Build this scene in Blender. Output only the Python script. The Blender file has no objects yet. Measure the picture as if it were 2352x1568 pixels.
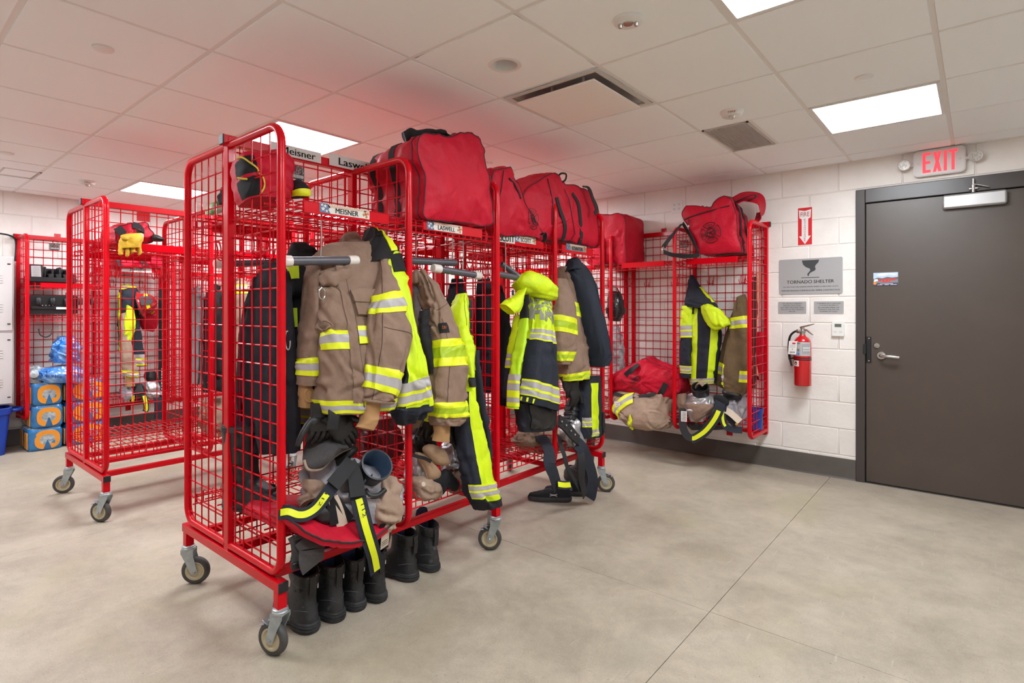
import bpy, math, random
import numpy as np
from mathutils import Vector, Matrix, noise
sc = bpy.context.scene
COL = sc.collection
random.seed(7)
# ---------------------------------------------------------------- camera, world, exposure
F, CYH, YAW, CZ, H = 1281.47, 714.1, 0.69704, 1.287, 2.424
cam_d = bpy.data.cameras.new('camera'); cam = bpy.data.objects.new('camera', cam_d); COL.objects.link(cam)
cam_d.sensor_width = 36.0; cam_d.lens = F / 2352 * 36.0
cam_d.shift_y = -(784 - CYH) / 2352
cam_d.clip_start = 0.05; cam_d.clip_end = 60
cam.location = (0, 0, CZ); cam.rotation_euler = (math.pi / 2, 0, YAW)
sc.camera = cam
w = bpy.data.worlds.new('world'); sc.world = w; w.use_nodes = True
w.node_tree.nodes['Background'].inputs[0].default_value = (1, 1, 1, 1)
w.node_tree.nodes['Background'].inputs[1].default_value = 0.0
sc.view_settings.view_transform = 'Standard'; sc.view_settings.look = 'None'
sc.view_settings.gamma = 1.0; sc.view_settings.use_curve_mapping = False
sc.view_settings.exposure = 1.02
PANEL_POWER = 19.0
WX, WY, EX, FY = -7.08, 4.92, 1.70, -2.60      # left wall, door wall, right wall, wall behind the camera
# ---------------------------------------------------------------- helpers
_c, _s = math.cos(-YAW), math.sin(-YAW)
def onX(px, py, X):
    """point of the plane X seen at a place of the photograph"""
    t = (px - 1176) / F; Y = X * (_c - t * _s) / (t * _c + _s); d = _s * X + _c * Y
    return np.array((X, Y, CZ - (py - CYH) * d / F))
def onY(px, py, Y):
    t = (px - 1176) / F; X = Y * (t * _c + _s) / (_c - t * _s); d = _s * X + _c * Y
    return np.array((X, Y, CZ - (py - CYH) * d / F))
def onZ(px, py, Z):
    d = F * (CZ - Z) / (py - CYH); r = (px - 1176) * d / F
    return np.array((_c * r + _s * d, -_s * r + _c * d, Z))
def proj(p):
    r = _c * p[0] - _s * p[1]; d = _s * p[0] + _c * p[1]
    return np.array((1176 + F * r / d, CYH - F * (p[2] - CZ) / d))
def lin(h):
    h = h.lstrip('#'); o = []
    for i in (0, 2, 4):
        c = int(h[i:i + 2], 16) / 255
        o.append(c / 12.92 if c <= .04045 else ((c + .055) / 1.055) ** 2.4)
    return (*o, 1)
MATS = {}
def mat(name, col, rough=.6, metal=0., col2=None, scale=8., detail=4., bump=0., bscale=60., coat=0., sheen=0., spec=.5, emit=0., alpha=None, trans=0., stretch=None, mixlo=.35, mixhi=.65, bump2=0., bscale2=9., rvar=0.):
    if name in MATS: return MATS[name]
    m = bpy.data.materials.new(name); m.use_nodes = True; nt = m.node_tree; N = nt.nodes; L = nt.links
    b = N['Principled BSDF']; col = lin(col) if isinstance(col, str) else col
    b.inputs['Base Color'].default_value = col; b.inputs['Roughness'].default_value = rough
    b.inputs['Metallic'].default_value = metal; b.inputs['Specular IOR Level'].default_value = spec
    if coat: b.inputs['Coat Weight'].default_value = coat; b.inputs['Coat Roughness'].default_value = .08
    if sheen: b.inputs['Sheen Weight'].default_value = sheen
    if trans: b.inputs['Transmission Weight'].default_value = trans
    if alpha is not None: b.inputs['Alpha'].default_value = alpha
    if emit: b.inputs['Emission Color'].default_value = col; b.inputs['Emission Strength'].default_value = emit
    if col2 or bump or bump2:
        tc = N.new('ShaderNodeTexCoord'); mp = N.new('ShaderNodeMapping'); L.new(tc.outputs['Object'], mp.inputs[0])
        if stretch: mp.inputs['Scale'].default_value = stretch
        oi = N.new('ShaderNodeObjectInfo'); mu = N.new('ShaderNodeMath'); mu.operation = 'MULTIPLY'; mu.inputs[1].default_value = 37
        L.new(oi.outputs['Random'], mu.inputs[0]); cb = N.new('ShaderNodeCombineXYZ')
        for i in range(3): L.new(mu.outputs[0], cb.inputs[i])
        L.new(cb.outputs[0], mp.inputs['Location'])
    if col2:
        n = N.new('ShaderNodeTexNoise'); n.inputs['Scale'].default_value = scale; n.inputs['Detail'].default_value = detail; n.inputs['Roughness'].default_value = .6
        L.new(mp.outputs[0], n.inputs['Vector'])
        r = N.new('ShaderNodeValToRGB'); r.color_ramp.elements[0].position = mixlo; r.color_ramp.elements[1].position = mixhi
        r.color_ramp.elements[0].color = col; r.color_ramp.elements[1].color = lin(col2) if isinstance(col2, str) else col2
        L.new(n.outputs['Fac'], r.inputs[0]); L.new(r.outputs[0], b.inputs['Base Color'])
        if rvar:
            mm = N.new('ShaderNodeMath'); mm.operation = 'MULTIPLY_ADD'; mm.inputs[1].default_value = rvar; mm.inputs[2].default_value = rough - rvar / 2
            L.new(n.outputs['Fac'], mm.inputs[0]); L.new(mm.outputs[0], b.inputs['Roughness'])
    last = None
    for st, s_ in ((bump2, bscale2), (bump, bscale)):
        if st:
            n2 = N.new('ShaderNodeTexNoise'); n2.inputs['Scale'].default_value = s_; n2.inputs['Detail'].default_value = 3
            L.new(mp.outputs[0], n2.inputs['Vector'])
            bp = N.new('ShaderNodeBump'); bp.inputs['Strength'].default_value = st; bp.inputs['Distance'].default_value = 1.0 / s_ * .35
            L.new(n2.outputs['Fac'], bp.inputs['Height'])
            if last: L.new(last.outputs[0], bp.inputs['Normal'])
            L.new(bp.outputs[0], b.inputs['Normal']); last = bp
    MATS[name] = m
    return m
def V(*a): return np.array(a, float)
def unit(v): v = np.asarray(v, float); n = np.linalg.norm(v); return v / n if n > 1e-9 else v
def frame(d):
    d = unit(d); a = V(0, 0, 1) if abs(d[2]) < .9 else V(1, 0, 0)
    x = unit(np.cross(a, d)); return x, np.cross(d, x), d
def wloc(o):
    p = Vector((0, 0, 0))
    while o is not None: p += o.location; o = o.parent
    return np.array(p)
class MB:
    """collects shapes and links them as ONE mesh object"""
    def __init__(s): s.v = []; s.f = []; s.m = []; s.n = 0
    def add(s, vs, fs, mi=0):
        o = s.n; s.v.append(np.asarray(vs, float).reshape(-1, 3)); s.n += len(s.v[-1])
        for k, f in enumerate(fs):
            s.f.append([i + o for i in f]); s.m.append(mi[k] if isinstance(mi, (list, tuple)) else mi)
    def box(s, c, size, R=None, mi=0, bev=0.):
        h = np.array(size, float) / 2
        if bev <= 0:
            vs = np.array([[x, y, z] for x in (-1, 1) for y in (-1, 1) for z in (-1, 1)]) * h
            fs = [(0, 1, 3, 2), (4, 6, 7, 5), (0, 4, 5, 1), (2, 3, 7, 6), (0, 2, 6, 4), (1, 5, 7, 3)]
        else:
            b = min(bev, h.min() * .95); vs = []; idx = {}
            for x in (-1, 1):
                for y in (-1, 1):
                    for z in (-1, 1):
                        for a in range(3):
                            p = np.array((x, y, z)) * (h - b); p[a] = (x, y, z)[a] * h[a]
                            idx[(x, y, z, a)] = len(vs); vs.append(p)
            fs = []
            for a in range(3):
                o1, o2 = [k for k in range(3) if k != a]
                for sg in (-1, 1):
                    q = []
                    for (u, w_) in ((-1, -1), (1, -1), (1, 1), (-1, 1)):
                        t = [0, 0, 0]; t[a] = sg; t[o1] = u; t[o2] = w_; q.append(idx[(*t, a)])
                    if (sg > 0) == (a == 1): q = q[::-1]
                    fs.append(q)
            for a in range(3):
                o1, o2 = [k for k in range(3) if k != a]
                for u in (-1, 1):
                    for w_ in (-1, 1):
                        t0 = [0, 0, 0]; t0[a] = -1; t0[o1] = u; t0[o2] = w_; t1 = list(t0); t1[a] = 1
                        q = [idx[(*t0, o1)], idx[(*t1, o1)], idx[(*t1, o2)], idx[(*t0, o2)]]
                        p = [np.array(vs[i]) for i in q]
                        nn = np.cross(p[1] - p[0], p[2] - p[0])
                        if nn @ (p[0] + p[2]) < 0: q = q[::-1]
                        fs.append(q)
            for x in (-1, 1):
                for y in (-1, 1):
                    for z in (-1, 1):
                        q = [idx[(x, y, z, a)] for a in range(3)]
                        if x * y * z < 0: q = q[::-1]
                        fs.append(q)
            vs = np.array(vs)
        if R is not None: vs = vs @ np.asarray(R, float).T
        s.add(vs + np.array(c, float), fs, mi)
    def span(s, a, b, mi=0, bev=0.):
        a = np.array(a, float); b = np.array(b, float); s.box((a + b) / 2, np.abs(b - a), None, mi, bev)
    def tube(s, pts, r, n=8, mi=0, cap=True, closed=False, sq=None):
        P = np.array(pts, float); k = len(P); rr = np.full(k, r) if np.isscalar(r) else np.array(r, float)
        T = np.zeros_like(P)
        for i in range(k):
            a = P[(i - 1) % k] if closed or i > 0 else P[i]; b = P[(i + 1) % k] if closed or i < k - 1 else P[i]
            T[i] = unit(b - a)
        x, y, _ = frame(T[0]); ang = np.arange(n) * 2 * math.pi / n; rows = []
        for i in range(k):
            x = unit(x - T[i] * (x @ T[i])); y = np.cross(T[i], x)
            rows.append(P[i] + rr[i] * (np.outer(np.cos(ang), x) + np.outer(np.sin(ang), y)))
        fs = []
        for i in range(k if closed else k - 1):
            i2 = (i + 1) % k
            for j in range(n):
                j2 = (j + 1) % n; fs.append((i * n + j, i * n + j2, i2 * n + j2, i2 * n + j))
        if cap and not closed: fs += [tuple(range(n))[::-1], tuple((k - 1) * n + j for j in range(n))]
        s.add(np.concatenate(rows), fs, mi)
    def lathe(s, prof, c=(0, 0, 0), ax=(0, 0, 1), n=24, mi=0, mif=None):
        x, y, z = frame(ax); c = np.array(c, float); vs = []; fs = []; mm = []
        ang = np.arange(n) * 2 * math.pi / n
        for (r, h) in prof: vs.append(c + z * h + max(r, 1e-5) * (np.outer(np.cos(ang), x) + np.outer(np.sin(ang), y)))
        for i in range(len(prof) - 1):
            for j in range(n):
                j2 = (j + 1) % n; fs.append((i * n + j, i * n + j2, (i + 1) * n + j2, (i + 1) * n + j)); mm.append(mif[i] if mif else mi)
        s.add(np.concatenate(vs), fs, mm)
    def grid(s, G, cu=False, cv=False, mi=0, mfn=None, flip=False):
        G = np.asarray(G, float); a, b = G.shape[:2]; fs = []; mm = []
        for i in range(a if cu else a - 1):
            for j in range(b if cv else b - 1):
                i2 = (i + 1) % a; j2 = (j + 1) % b
                q = (i * b + j, i * b + j2, i2 * b + j2, i2 * b + j); fs.append(q[::-1] if flip else q)
                mm.append(mfn(i, j) if mfn else mi)
        s.add(G.reshape(-1, 3), fs, mm)
    def prism(s, poly, o, u, v, d, mi=0):
        """2D outline poly in the plane o+u,v, thickened by vector d"""
        o, u, v, d = [np.array(q, float) for q in (o, u, v, d)]
        A = np.array([o + u * p[0] + v * p[1] for p in poly]); n = len(A)
        fs = [tuple(range(n)), tuple(range(2 * n - 1, n - 1, -1))]
        fs += [(i, i + n, (i + 1) % n + n, (i + 1) % n) for i in range(n)]
        ar = sum(poly[i][0] * poly[(i + 1) % n][1] - poly[(i + 1) % n][0] * poly[i][1] for i in range(n))
        if (ar > 0) == (np.cross(u, v) @ d > 0): fs = [f[::-1] for f in fs]
        s.add(np.concatenate([A, A + d]), fs, mi)
    def ribbon(s, pts, wdir, w, th=.002, mi=0, sub=1):
        """a strap: pts centre line, wdir across (one vector or one per point)"""
        P = np.array(pts, float)
        W = np.array(wdir, float)
        if W.ndim == 1: W = np.tile(W, (len(P), 1))
        ww = np.full(len(P), w) if np.isscalar(w) else np.array(w)
        T = np.gradient(P, axis=0); rows = []
        for i in range(len(P)):
            t = unit(T[i]); a = unit(W[i] - t * (W[i] @ t)); n = np.cross(t, a)
            h = a * ww[i] / 2; q = n * th / 2
            rows.append([P[i] - h - q, P[i] + h - q, P[i] + h + q, P[i] - h + q])
        s.grid(np.array(rows), cv=True, mi=mi)
        a = s.n - 4 * len(P); s.f.append([a + 3, a + 2, a + 1, a]); s.m.append(mi)
        e = s.n - 4; s.f.append([e, e + 1, e + 2, e + 3]); s.m.append(mi)
    def mesh(s, name, mats, off=None, smooth=40):
        me = bpy.data.meshes.new(name); vs = np.concatenate(s.v) if s.v else np.zeros((0, 3))
        if off is not None: vs = vs - off
        me.from_pydata(vs.tolist(), [], s.f)
        for m in (mats if isinstance(mats, (list, tuple)) else [mats]): me.materials.append(m)
        me.polygons.foreach_set('material_index', s.m)
        if smooth:
            me.polygons.foreach_set('use_smooth', [True] * len(s.f))
            me.update(); me.set_sharp_from_angle(angle=math.radians(smooth))
        me.update()
        return me
    def build(s, name, mats, parent=None, smooth=40, world=True, label=None, kind=None):
        off = wloc(parent) if (parent is not None and world) else None
        return link(name, s.mesh(name, mats, off, smooth), parent, label, kind)
def islands(mb):
    V_ = np.concatenate(mb.v); par = list(range(len(V_)))
    def find(a):
        while par[a] != a: par[a] = par[par[a]]; a = par[a]
        return a
    for f in mb.f:
        r = find(f[0])
        for i in f[1:]: par[find(i)] = r
    g = {}
    for f, m in zip(mb.f, mb.m): g.setdefault(find(f[0]), []).append((f, m))
    out = []
    for fl_ in g.values():
        ids = sorted({i for f, _ in fl_ for i in f}); mp = {k: n for n, k in enumerate(ids)}; q = MB()
        q.v = [V_[ids]]; q.n = len(ids); q.f = [[mp[i] for i in f] for f, _ in fl_]; q.m = [m for _, m in fl_]; out.append(q)
    return out
def each(mb, name, mats, parent, smooth=40, label=None):
    for q in islands(mb): q.build(name, mats, parent, smooth, True, label)
def link(name, me, parent=None, label=None, kind=None, loc=None, rz=0):
    o = bpy.data.objects.new(name, me); COL.objects.link(o)
    if parent is not None: o.parent = parent
    if loc is not None: o.location = loc
    if rz: o.rotation_euler = (0, 0, rz)
    if label: o['label'] = label
    if kind: o['kind'] = kind
    return o
def tag(o, label, cat, group=None):
    o['label'] = label; o['category'] = cat
    if group: o['group'] = group
    return o
def thing(name, label, cat, loc=(0, 0, 0), rz=0, group=None):
    o = bpy.data.objects.new(name, None); COL.objects.link(o); o.location = loc; o.rotation_euler = (0, 0, rz); o.empty_display_size = .05
    return tag(o, label, cat, group)
def struct(name, me_or_mb, mats=None, parent=None):
    me = me_or_mb.mesh(name, mats) if isinstance(me_or_mb, MB) else me_or_mb
    return link(name, me, parent, None, 'structure' if parent is None else None)
_txt = {}
def text_mesh(string, bold=0., spacing=1.):
    k = (string, bold, spacing)
    if k not in _txt:
        c = bpy.data.curves.new('lettering', 'FONT'); c.body = string; c.align_x = 'CENTER'; c.align_y = 'CENTER'
        c.offset = bold; c.space_character = spacing; c.resolution_u = 3
        o = bpy.data.objects.new('lettering', c); COL.objects.link(o)
        dg = bpy.context.evaluated_depsgraph_get(); me = bpy.data.meshes.new_from_object(o.evaluated_get(dg))
        bpy.data.objects.remove(o); v = np.zeros(len(me.vertices) * 3); me.vertices.foreach_get('co', v); v = v.reshape(-1, 3)
        fs = [list(p.vertices) for p in me.polygons]; bpy.data.meshes.remove(me)
        if len(v): v = v - (v.min(0) + v.max(0)) / 2
        _txt[k] = (v, fs)
    return _txt[k]
def text(mb, string, c, u, v, w, h, mi=0, bold=0.02, lift=.0006, sx=None, bend=None):
    """flat lettering fitted into w x h around c, on axes u (reading) and v (up)"""
    P, fs = text_mesh(string, 0.)
    if not len(P): return
    sz = P.max(0) - P.min(0); k = h / sz[1] if h else w / sz[0]; kx = (w / sz[0]) if w else k
    u = unit(u); v = unit(v); n = np.cross(u, v)
    A = P[:, :1] * kx * u + P[:, 1:2] * k * v + np.array(c, float) + n * lift
    for k in ((0,) if bold < .006 else (-1, 0, 1)): mb.add(A + u * (k * bold * h * .7) + n * (abs(k) * 5e-5), fs, mi)
def arc(c, r, a0, a1, n, u, v):
    u = np.array(u, float); v = np.array(v, float); c = np.array(c, float)
    return [c + r * (math.cos(a) * u + math.sin(a) * v) for a in np.linspace(a0, a1, n)]
def spline(pts, n=8):
    P = np.array(pts, float); out = []
    Q = np.vstack([2 * P[0] - P[1], P, 2 * P[-1] - P[-2]])
    for i in range(1, len(Q) - 2):
        for t in np.linspace(0, 1, n, endpoint=False):
            a, b, c, d = Q[i - 1], Q[i], Q[i + 1], Q[i + 2]
            out.append(.5 * (2 * b + (c - a) * t + (2 * a - 5 * b + 4 * c - d) * t * t + (3 * b - a - 3 * c + d) * t ** 3))
    out.append(P[-1]); return np.array(out)
def nz(p, s=1., seed=0.):
    return noise.noise(Vector((p[0] * s + seed, p[1] * s - seed, p[2] * s + 2 * seed)))
def ridge(q): return 1 - 2 * abs(noise.noise(q))
def crumple(G, amp, s=(6., 6., 2.5), seed=0., fold=.0, closed=True):
    """push a surface grid in and out along its normals with cloth-like folds"""
    G = np.array(G, float)
    du = np.gradient(G, axis=0)
    dv = (np.roll(G, -1, 1) - np.roll(G, 1, 1)) if closed else np.gradient(G, axis=1)
    N = np.cross(du, dv); N /= np.maximum(np.linalg.norm(N, axis=2, keepdims=True), 1e-9)
    sg = 1.
    if closed:
        c = G.mean(1, keepdims=True); sg = 1. if ((G - c) * N).sum() > 0 else -1.
    out = G.copy()
    for i in range(G.shape[0]):
        for j in range(G.shape[1]):
            p = G[i, j]; q = Vector((p[0] * s[0] + seed, p[1] * s[1] + seed * 1.7, p[2] * s[2] - seed))
            w_ = Vector((noise.noise(q * .7), noise.noise(q * .7 + Vector((9, 2, 4))), noise.noise(q * .8 + Vector((3, 7, 1))))) * .8
            a = noise.noise(q + w_); r = ridge(q * 1.5 + w_ * 1.3 + Vector((5, 3, 1))); r2 = ridge(q * 3.4 + w_ * 2.2)
            out[i, j] = p + N[i, j] * sg * amp * (a * .8 + (r * abs(r)) * .55 + r2 * .10)
    return out
# ---------------------------------------------------------------- room materials
m_block = mat('painted_block', '#efe9e4', .62, col2='#e9e2dc', scale=5, bump=.35, bscale=140, bump2=.15, bscale2=18)
m_mortar = mat('painted_mortar', '#e4ddd7', .75, bump=.3, bscale=160)
m_tile = mat('ceiling_tile', '#f6f7f8', .85, bump=.12, bscale=420)
m_tee = mat('ceiling_tee', '#eae4e0', .6)
m_base = mat('rubber_base', '#57504b', .42, col2='#4f4944', scale=6, bump=.05, bscale=50)
m_white = mat('white_plastic', '#e6e3e0', .4)
m_bulb = mat('lit_diffuser', (.95, 1.02, 1.07, 1), .5, emit=PANEL_POWER)
m_black = mat('black_plastic', '#17171a', .45)
def concrete():
    m = bpy.data.materials.new('concrete'); m.use_nodes = True; nt = m.node_tree; N = nt.nodes; L = nt.links; b = N['Principled BSDF']
    tc = N.new('ShaderNodeTexCoord')
    def nse(s, d, r=.6, dist=0.):
        n = N.new('ShaderNodeTexNoise'); n.inputs['Scale'].default_value = s; n.inputs['Detail'].default_value = d; n.inputs['Roughness'].default_value = r; n.inputs['Distortion'].default_value = dist
        L.new(tc.outputs['Object'], n.inputs['Vector']); return n
    def ramp(n, a, ca, b_, cb):
        r = N.new('ShaderNodeValToRGB'); e = r.color_ramp.elements; e[0].position = a; e[0].color = ca; e[1].position = b_; e[1].color = cb
        L.new(n.outputs['Fac'], r.inputs[0]); return r
    def mix(f, a, b_, t='MIX'):
        x = N.new('ShaderNodeMix'); x.data_type = 'RGBA'; x.blend_type = t
        if isinstance(f, float): x.inputs[0].default_value = f
        else: L.new(f, x.inputs[0])
        for k, q in ((6, a), (7, b_)):
            if isinstance(q, tuple): x.inputs[k].default_value = q
            else: L.new(q, x.inputs[k])
        return x.outputs[2]
    n1 = nse(.9, 7, .62, .3); n2 = nse(3.1, 8, .68, .35); n3 = nse(150, 3, .7); n4 = nse(.75, 5, .6, 1.2); n5 = nse(1.7, 6, .62, .6); n7 = nse(16, 6, .7, .4)
    base = ramp(n1, .30, lin('#958877'), .70, lin('#b9ac9a'))
    c = mix(.55, base.outputs[0], ramp(n2, .32, lin('#7f7263'), .68, lin('#c3b6a3')).outputs[0])
    c = mix(.20, c, ramp(n7, .30, lin('#7c7162'), .70, lin('#c2b5a3')).outputs[0])
    c = mix(.16, c, ramp(n3, .35, lin('#6f685e'), .65, lin('#c4bcb0')).outputs[0])
    yl = ramp(n4, .54, (0, 0, 0, 1), .72, (.42, .42, .42, 1)); c = mix(yl.outputs[0], c, lin('#a29a78'))
    gy = ramp(n5, .58, (0, 0, 0, 1), .75, (.4, .4, .4, 1)); c = mix(gy.outputs[0], c, lin('#8d887e'))
    for ang, sx, sy, pos in ((.6, 46, 4.5, .68), (2.2, 60, 7, .68), (1.3, 38, 5, .70)):
        mp = N.new('ShaderNodeMapping'); mp.inputs['Rotation'].default_value = (0, 0, ang); mp.inputs['Scale'].default_value = (sx, sy, 1); L.new(tc.outputs['Object'], mp.inputs[0])
        ns = N.new('ShaderNodeTexNoise'); ns.inputs['Scale'].default_value = 1.; ns.inputs['Detail'].default_value = 3; ns.inputs['Distortion'].default_value = .3; L.new(mp.outputs[0], ns.inputs['Vector'])
        st = ramp(ns, pos, (0, 0, 0, 1), pos + .08, (.22, .22, .22, 1)); c = mix(st.outputs[0], c, lin('#cfc8bd') if sx != 60 else lin('#6f685f'))
    sp = nse(95, 2, .5); dk = ramp(sp, .725, (0, 0, 0, 1), .75, (.8, .8, .8, 1)); c = mix(dk.outputs[0], c, lin('#3b3733'))
    L.new(c, b.inputs['Base Color'])
    rr = N.new('ShaderNodeMapRange'); rr.inputs[3].default_value = .38; rr.inputs[4].default_value = .6; L.new(n2.outputs['Fac'], rr.inputs[0]); L.new(rr.outputs[0], b.inputs['Roughness'])
    bp = N.new('ShaderNodeBump'); bp.inputs['Strength'].default_value = .12; bp.inputs['Distance'].default_value = .004; L.new(n3.outputs['Fac'], bp.inputs['Height']); L.new(bp.outputs[0], b.inputs['Normal'])
    b.inputs['Specular IOR Level'].default_value = .35
    return m
m_conc = concrete()
# ---------------------------------------------------------------- floor: slabs between saw cuts
fl = MB(); fl.span((WX - .2, FY - .2, -.2), (EX + .2, WY + .2, -.006)); floor = struct('floor', fl, mat('saw_cut', '#8d8578', .8))
XC, YC = -.885, 2.375
xs = [WX, -3.93, XC, EX]; ys = [FY, -.6, YC, WY]
for i in range(3):
    for j in range(3):
        q = MB(); g = .0011; q.span((xs[i] + g, ys[j] + g, -.03), (xs[i + 1] - g, ys[j + 1] - g, 0), 0, .0008); q.build('slab', m_conc, floor)
# ---------------------------------------------------------------- ceiling: tees and lay-in tiles
TS, OX, OY = .6096, -1.966, 2.246
cl = MB(); cl.span((WX - .2, FY - .2, H + .15), (EX + .2, WY + .2, H + .3)); ceiling = struct('ceiling', cl, m_tile)
a0, a1 = -9, 6; b0, b1 = -8, 5
special = {(2, 2): 'L', (2, -1): 'L', (-3, -1): 'L', (-7, -1): 'L', (-3, 2): 'L', (-7, 2): 'L', (2, -4): 'L', (-3, -4): 'L', (-7, -4): 'L', 
           (0, 0): 'D', (1, 2): 'V', (0, -1): 'H'}
tile_cache = {}
for i in range(a0, a1):
    for j in range(b0, b1):
        x0 = max(OX + i * TS, WX); x1 = min(OX + (i + 1) * TS, EX); y0 = max(OY + j * TS, FY); y1 = min(OY + (j + 1) * TS, WY)
        if x1 - x0 < .03 or y1 - y0 < .03: continue
        k = special.get((i, j))
        if k in ('L', 'D'): continue
        if k == 'H':      # tile with a round hole for the downlight
            q = MB(); cx, cy = -1.68, 1.955; g = .0105; ang = np.arange(32) * 2 * math.pi / 32; ci = [V(cx + .072 * math.cos(a), cy + .072 * math.sin(a), H) for a in ang]; so = []
            for a in ang:
                d_ = V(math.cos(a), math.sin(a)); ts_ = [((x1 - g if d_[0] > 0 else x0 + g) - cx) / d_[0] if abs(d_[0]) > 1e-6 else 9e9, ((y1 - g if d_[1] > 0 else y0 + g) - cy) / d_[1] if abs(d_[1]) > 1e-6 else 9e9]; so.append(V(cx + d_[0] * min(ts_), cy + d_[1] * min(ts_), H))
            rows = [[p + V(0, 0, .02) for p in so], so, ci, [p + V(0, 0, .02) for p in ci]]; q.grid(np.array(rows), cv=True); cs_ = [V(x, y, H) for x in (x0 + g, x1 - g) for y in (y0 + g, y1 - g)]
            for c_ in cs_:
                near = sorted(range(32), key=lambda n_: np.linalg.norm(so[n_] - c_))[:2]; q.add([c_, so[near[0]], so[near[1]]], [(0, 1, 2)])
            q.build('ceiling_tile', m_tile, ceiling); continue
        x1c = x1
        if k == 'V': x0 += TS / 2
        key = (round(x1c - x0, 3), round(y1 - y0, 3))
        if key not in tile_cache:
            q = MB(); g = .0105; q.box((0, 0, .010), (key[0] - 2 * g, key[1] - 2 * g, .02), None, 0, .0018); tile_cache[key] = q.mesh('ceiling_tile', m_tile)
        link('ceiling_tile', tile_cache[key], ceiling, loc=((x0 + x1c) / 2, (y0 + y1) / 2, H))
tee = MB()
for i in range(a0 + 1, a1): tee.span((OX + i * TS - .012, FY, H + .004), (OX + i * TS + .012, WY, H + .03))
for j in range(b0 + 1, b1): tee.span((WX, OY + j * TS - .012, H + .0045), (EX, OY + j * TS + .012, H + .03))
tee.span((OX + 1.5 * TS - .012, OY + 2 * TS, H + .004), (OX + 1.5 * TS + .012, OY + 3 * TS, H + .03))
tee.build('ceiling_tee', m_tee, ceiling, kind='stuff')
for nm, a, b in (('trim_1', (WX, WY - .022, H - .004), (EX, WY, H + .004)), ('trim_2', (WX, FY, H - .004), (WX + .022, WY, H + .004))):
    q = MB(); q.span(a, b); struct(nm, q, m_tee)
# lay-in light panels
for (i, j), k in special.items():
    if k != 'L': continue
    cx, cy = OX + (i + .5) * TS, OY + (j + .5) * TS; near = i in (2, 5)
    lab = {(2, 2): 'bright square ceiling light panel near the exit sign', (2, -1): 'bright square ceiling light panel cut by the top edge of the photo', (-3, -1): 'bright square ceiling light panel above the nearest red rack', (-7, -1): 'bright square ceiling light panel farthest left, above the left red rack'}.get((i, j), 'square ceiling light panel out of view of the photo')
    t = thing('light_panel', lab, 'ceiling light', (cx, cy, H), group='ceiling light panels' if 'out of view' in lab else None)
    h = TS / 2 - .012; q = MB()
    for s in (-1, 1):
        q.span((cx + s * h, cy - h, H - .004), (cx + s * (h - .016), cy + h, H + .03)); q.span((cx - h + .016, cy + s * h, H - .004), (cx + h - .016, cy + s * (h - .016), H + .03))
    q.build('frame', m_white, t)
    q = MB(); q.span((cx - h + .016, cy - h + .016, H + .002), (cx + h - .016, cy + h - .016, H + .012)); q.build('diffuser', m_bulb, t)
# ---------------------------------------------------------------- block walls
def block_wall(name, axis, w0, w1, face, sgn, holes=(), shift=(0, .2032)):
    """courses of blocks on a wall; axis 0: wall runs along X at Y=face, axis 1: runs along Y at X=face; sgn: side the back lies on"""
    q = MB(); d = .2
    if axis == 0: q.span((w0, face + sgn * .0045, 0), (w1, face + sgn * d, H + .15))
    else: q.span((face + sgn * .0045, w0, 0), (face + sgn * d, w1, H + .15))
    if holes:
        q = MB(); hx0, hx1, hz = holes[0]
        q.span((w0, face + sgn * .0045, 0), (hx0, face + sgn * d, H + .15)); q.span((hx1, face + sgn * .0045, 0), (w1, face + sgn * d, H + .15)); q.span((hx0, face + sgn * .0045, hz), (hx1, face + sgn * d, H + .15))
    wall = struct(name, q, m_mortar); cache = {}; g = .0028
    zs = [0.0] + [.177 + .2032 * k for k in range(12)]; zs[-1] = H + .06
    for r in range(len(zs) - 1):
        x = w0 - 1 + ((shift[r % 2] - w0 + 1) % .4064) - .4064
        ex = []
        while x < w1:
            ex.append((max(x, w0), min(x + .4064, w1))); x += .4064
        for (a, b) in ex:
            segs = [(a, b)]
            for (h0, h1, hz) in holes:
                if zs[r] < hz - .05: segs = [(p, q_) for s_ in segs for (p, q_) in ((s_[0], min(s_[1], h0)), (max(s_[0], h1), s_[1])) if q_ - p > .02]
            for (p, e) in segs:
                if e - p < .03: continue
                z0, z1 = zs[r], zs[r + 1]; key = (round(e - p, 3), round(z1 - z0, 3))
                if key not in cache:
                    bb = MB(); sz = (key[0] - 2 * g, .02, key[1] - 2 * g) if axis == 0 else (.02, key[0] - 2 * g, key[1] - 2 * g); bb.box((0, 0, 0), sz, None, 0, .004); cache[key] = bb.mesh('block', m_block)
                c = ((p + e) / 2, face + sgn * .01, (z0 + z1) / 2) if axis == 0 else (face + sgn * .01, (p + e) / 2, (z0 + z1) / 2)
                link('block', cache[key], wall, loc=c)
    return wall
wall_back = block_wall('wall_back', 0, WX, EX, WY, 1, [(-.705, .335, 2.196)], (-1.035, -.832))
wall_left = block_wall('wall_left', 1, FY, WY, WX, -1, (), (.35, .55))
q = MB(); q.span((EX, FY, 0), (EX + .2, WY, H + .15)); struct('wall_right', q, m_block)
q = MB(); q.span((WX, FY - .2, 0), (EX, FY, H + .15)); struct('wall_front', q, m_block)
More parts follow.
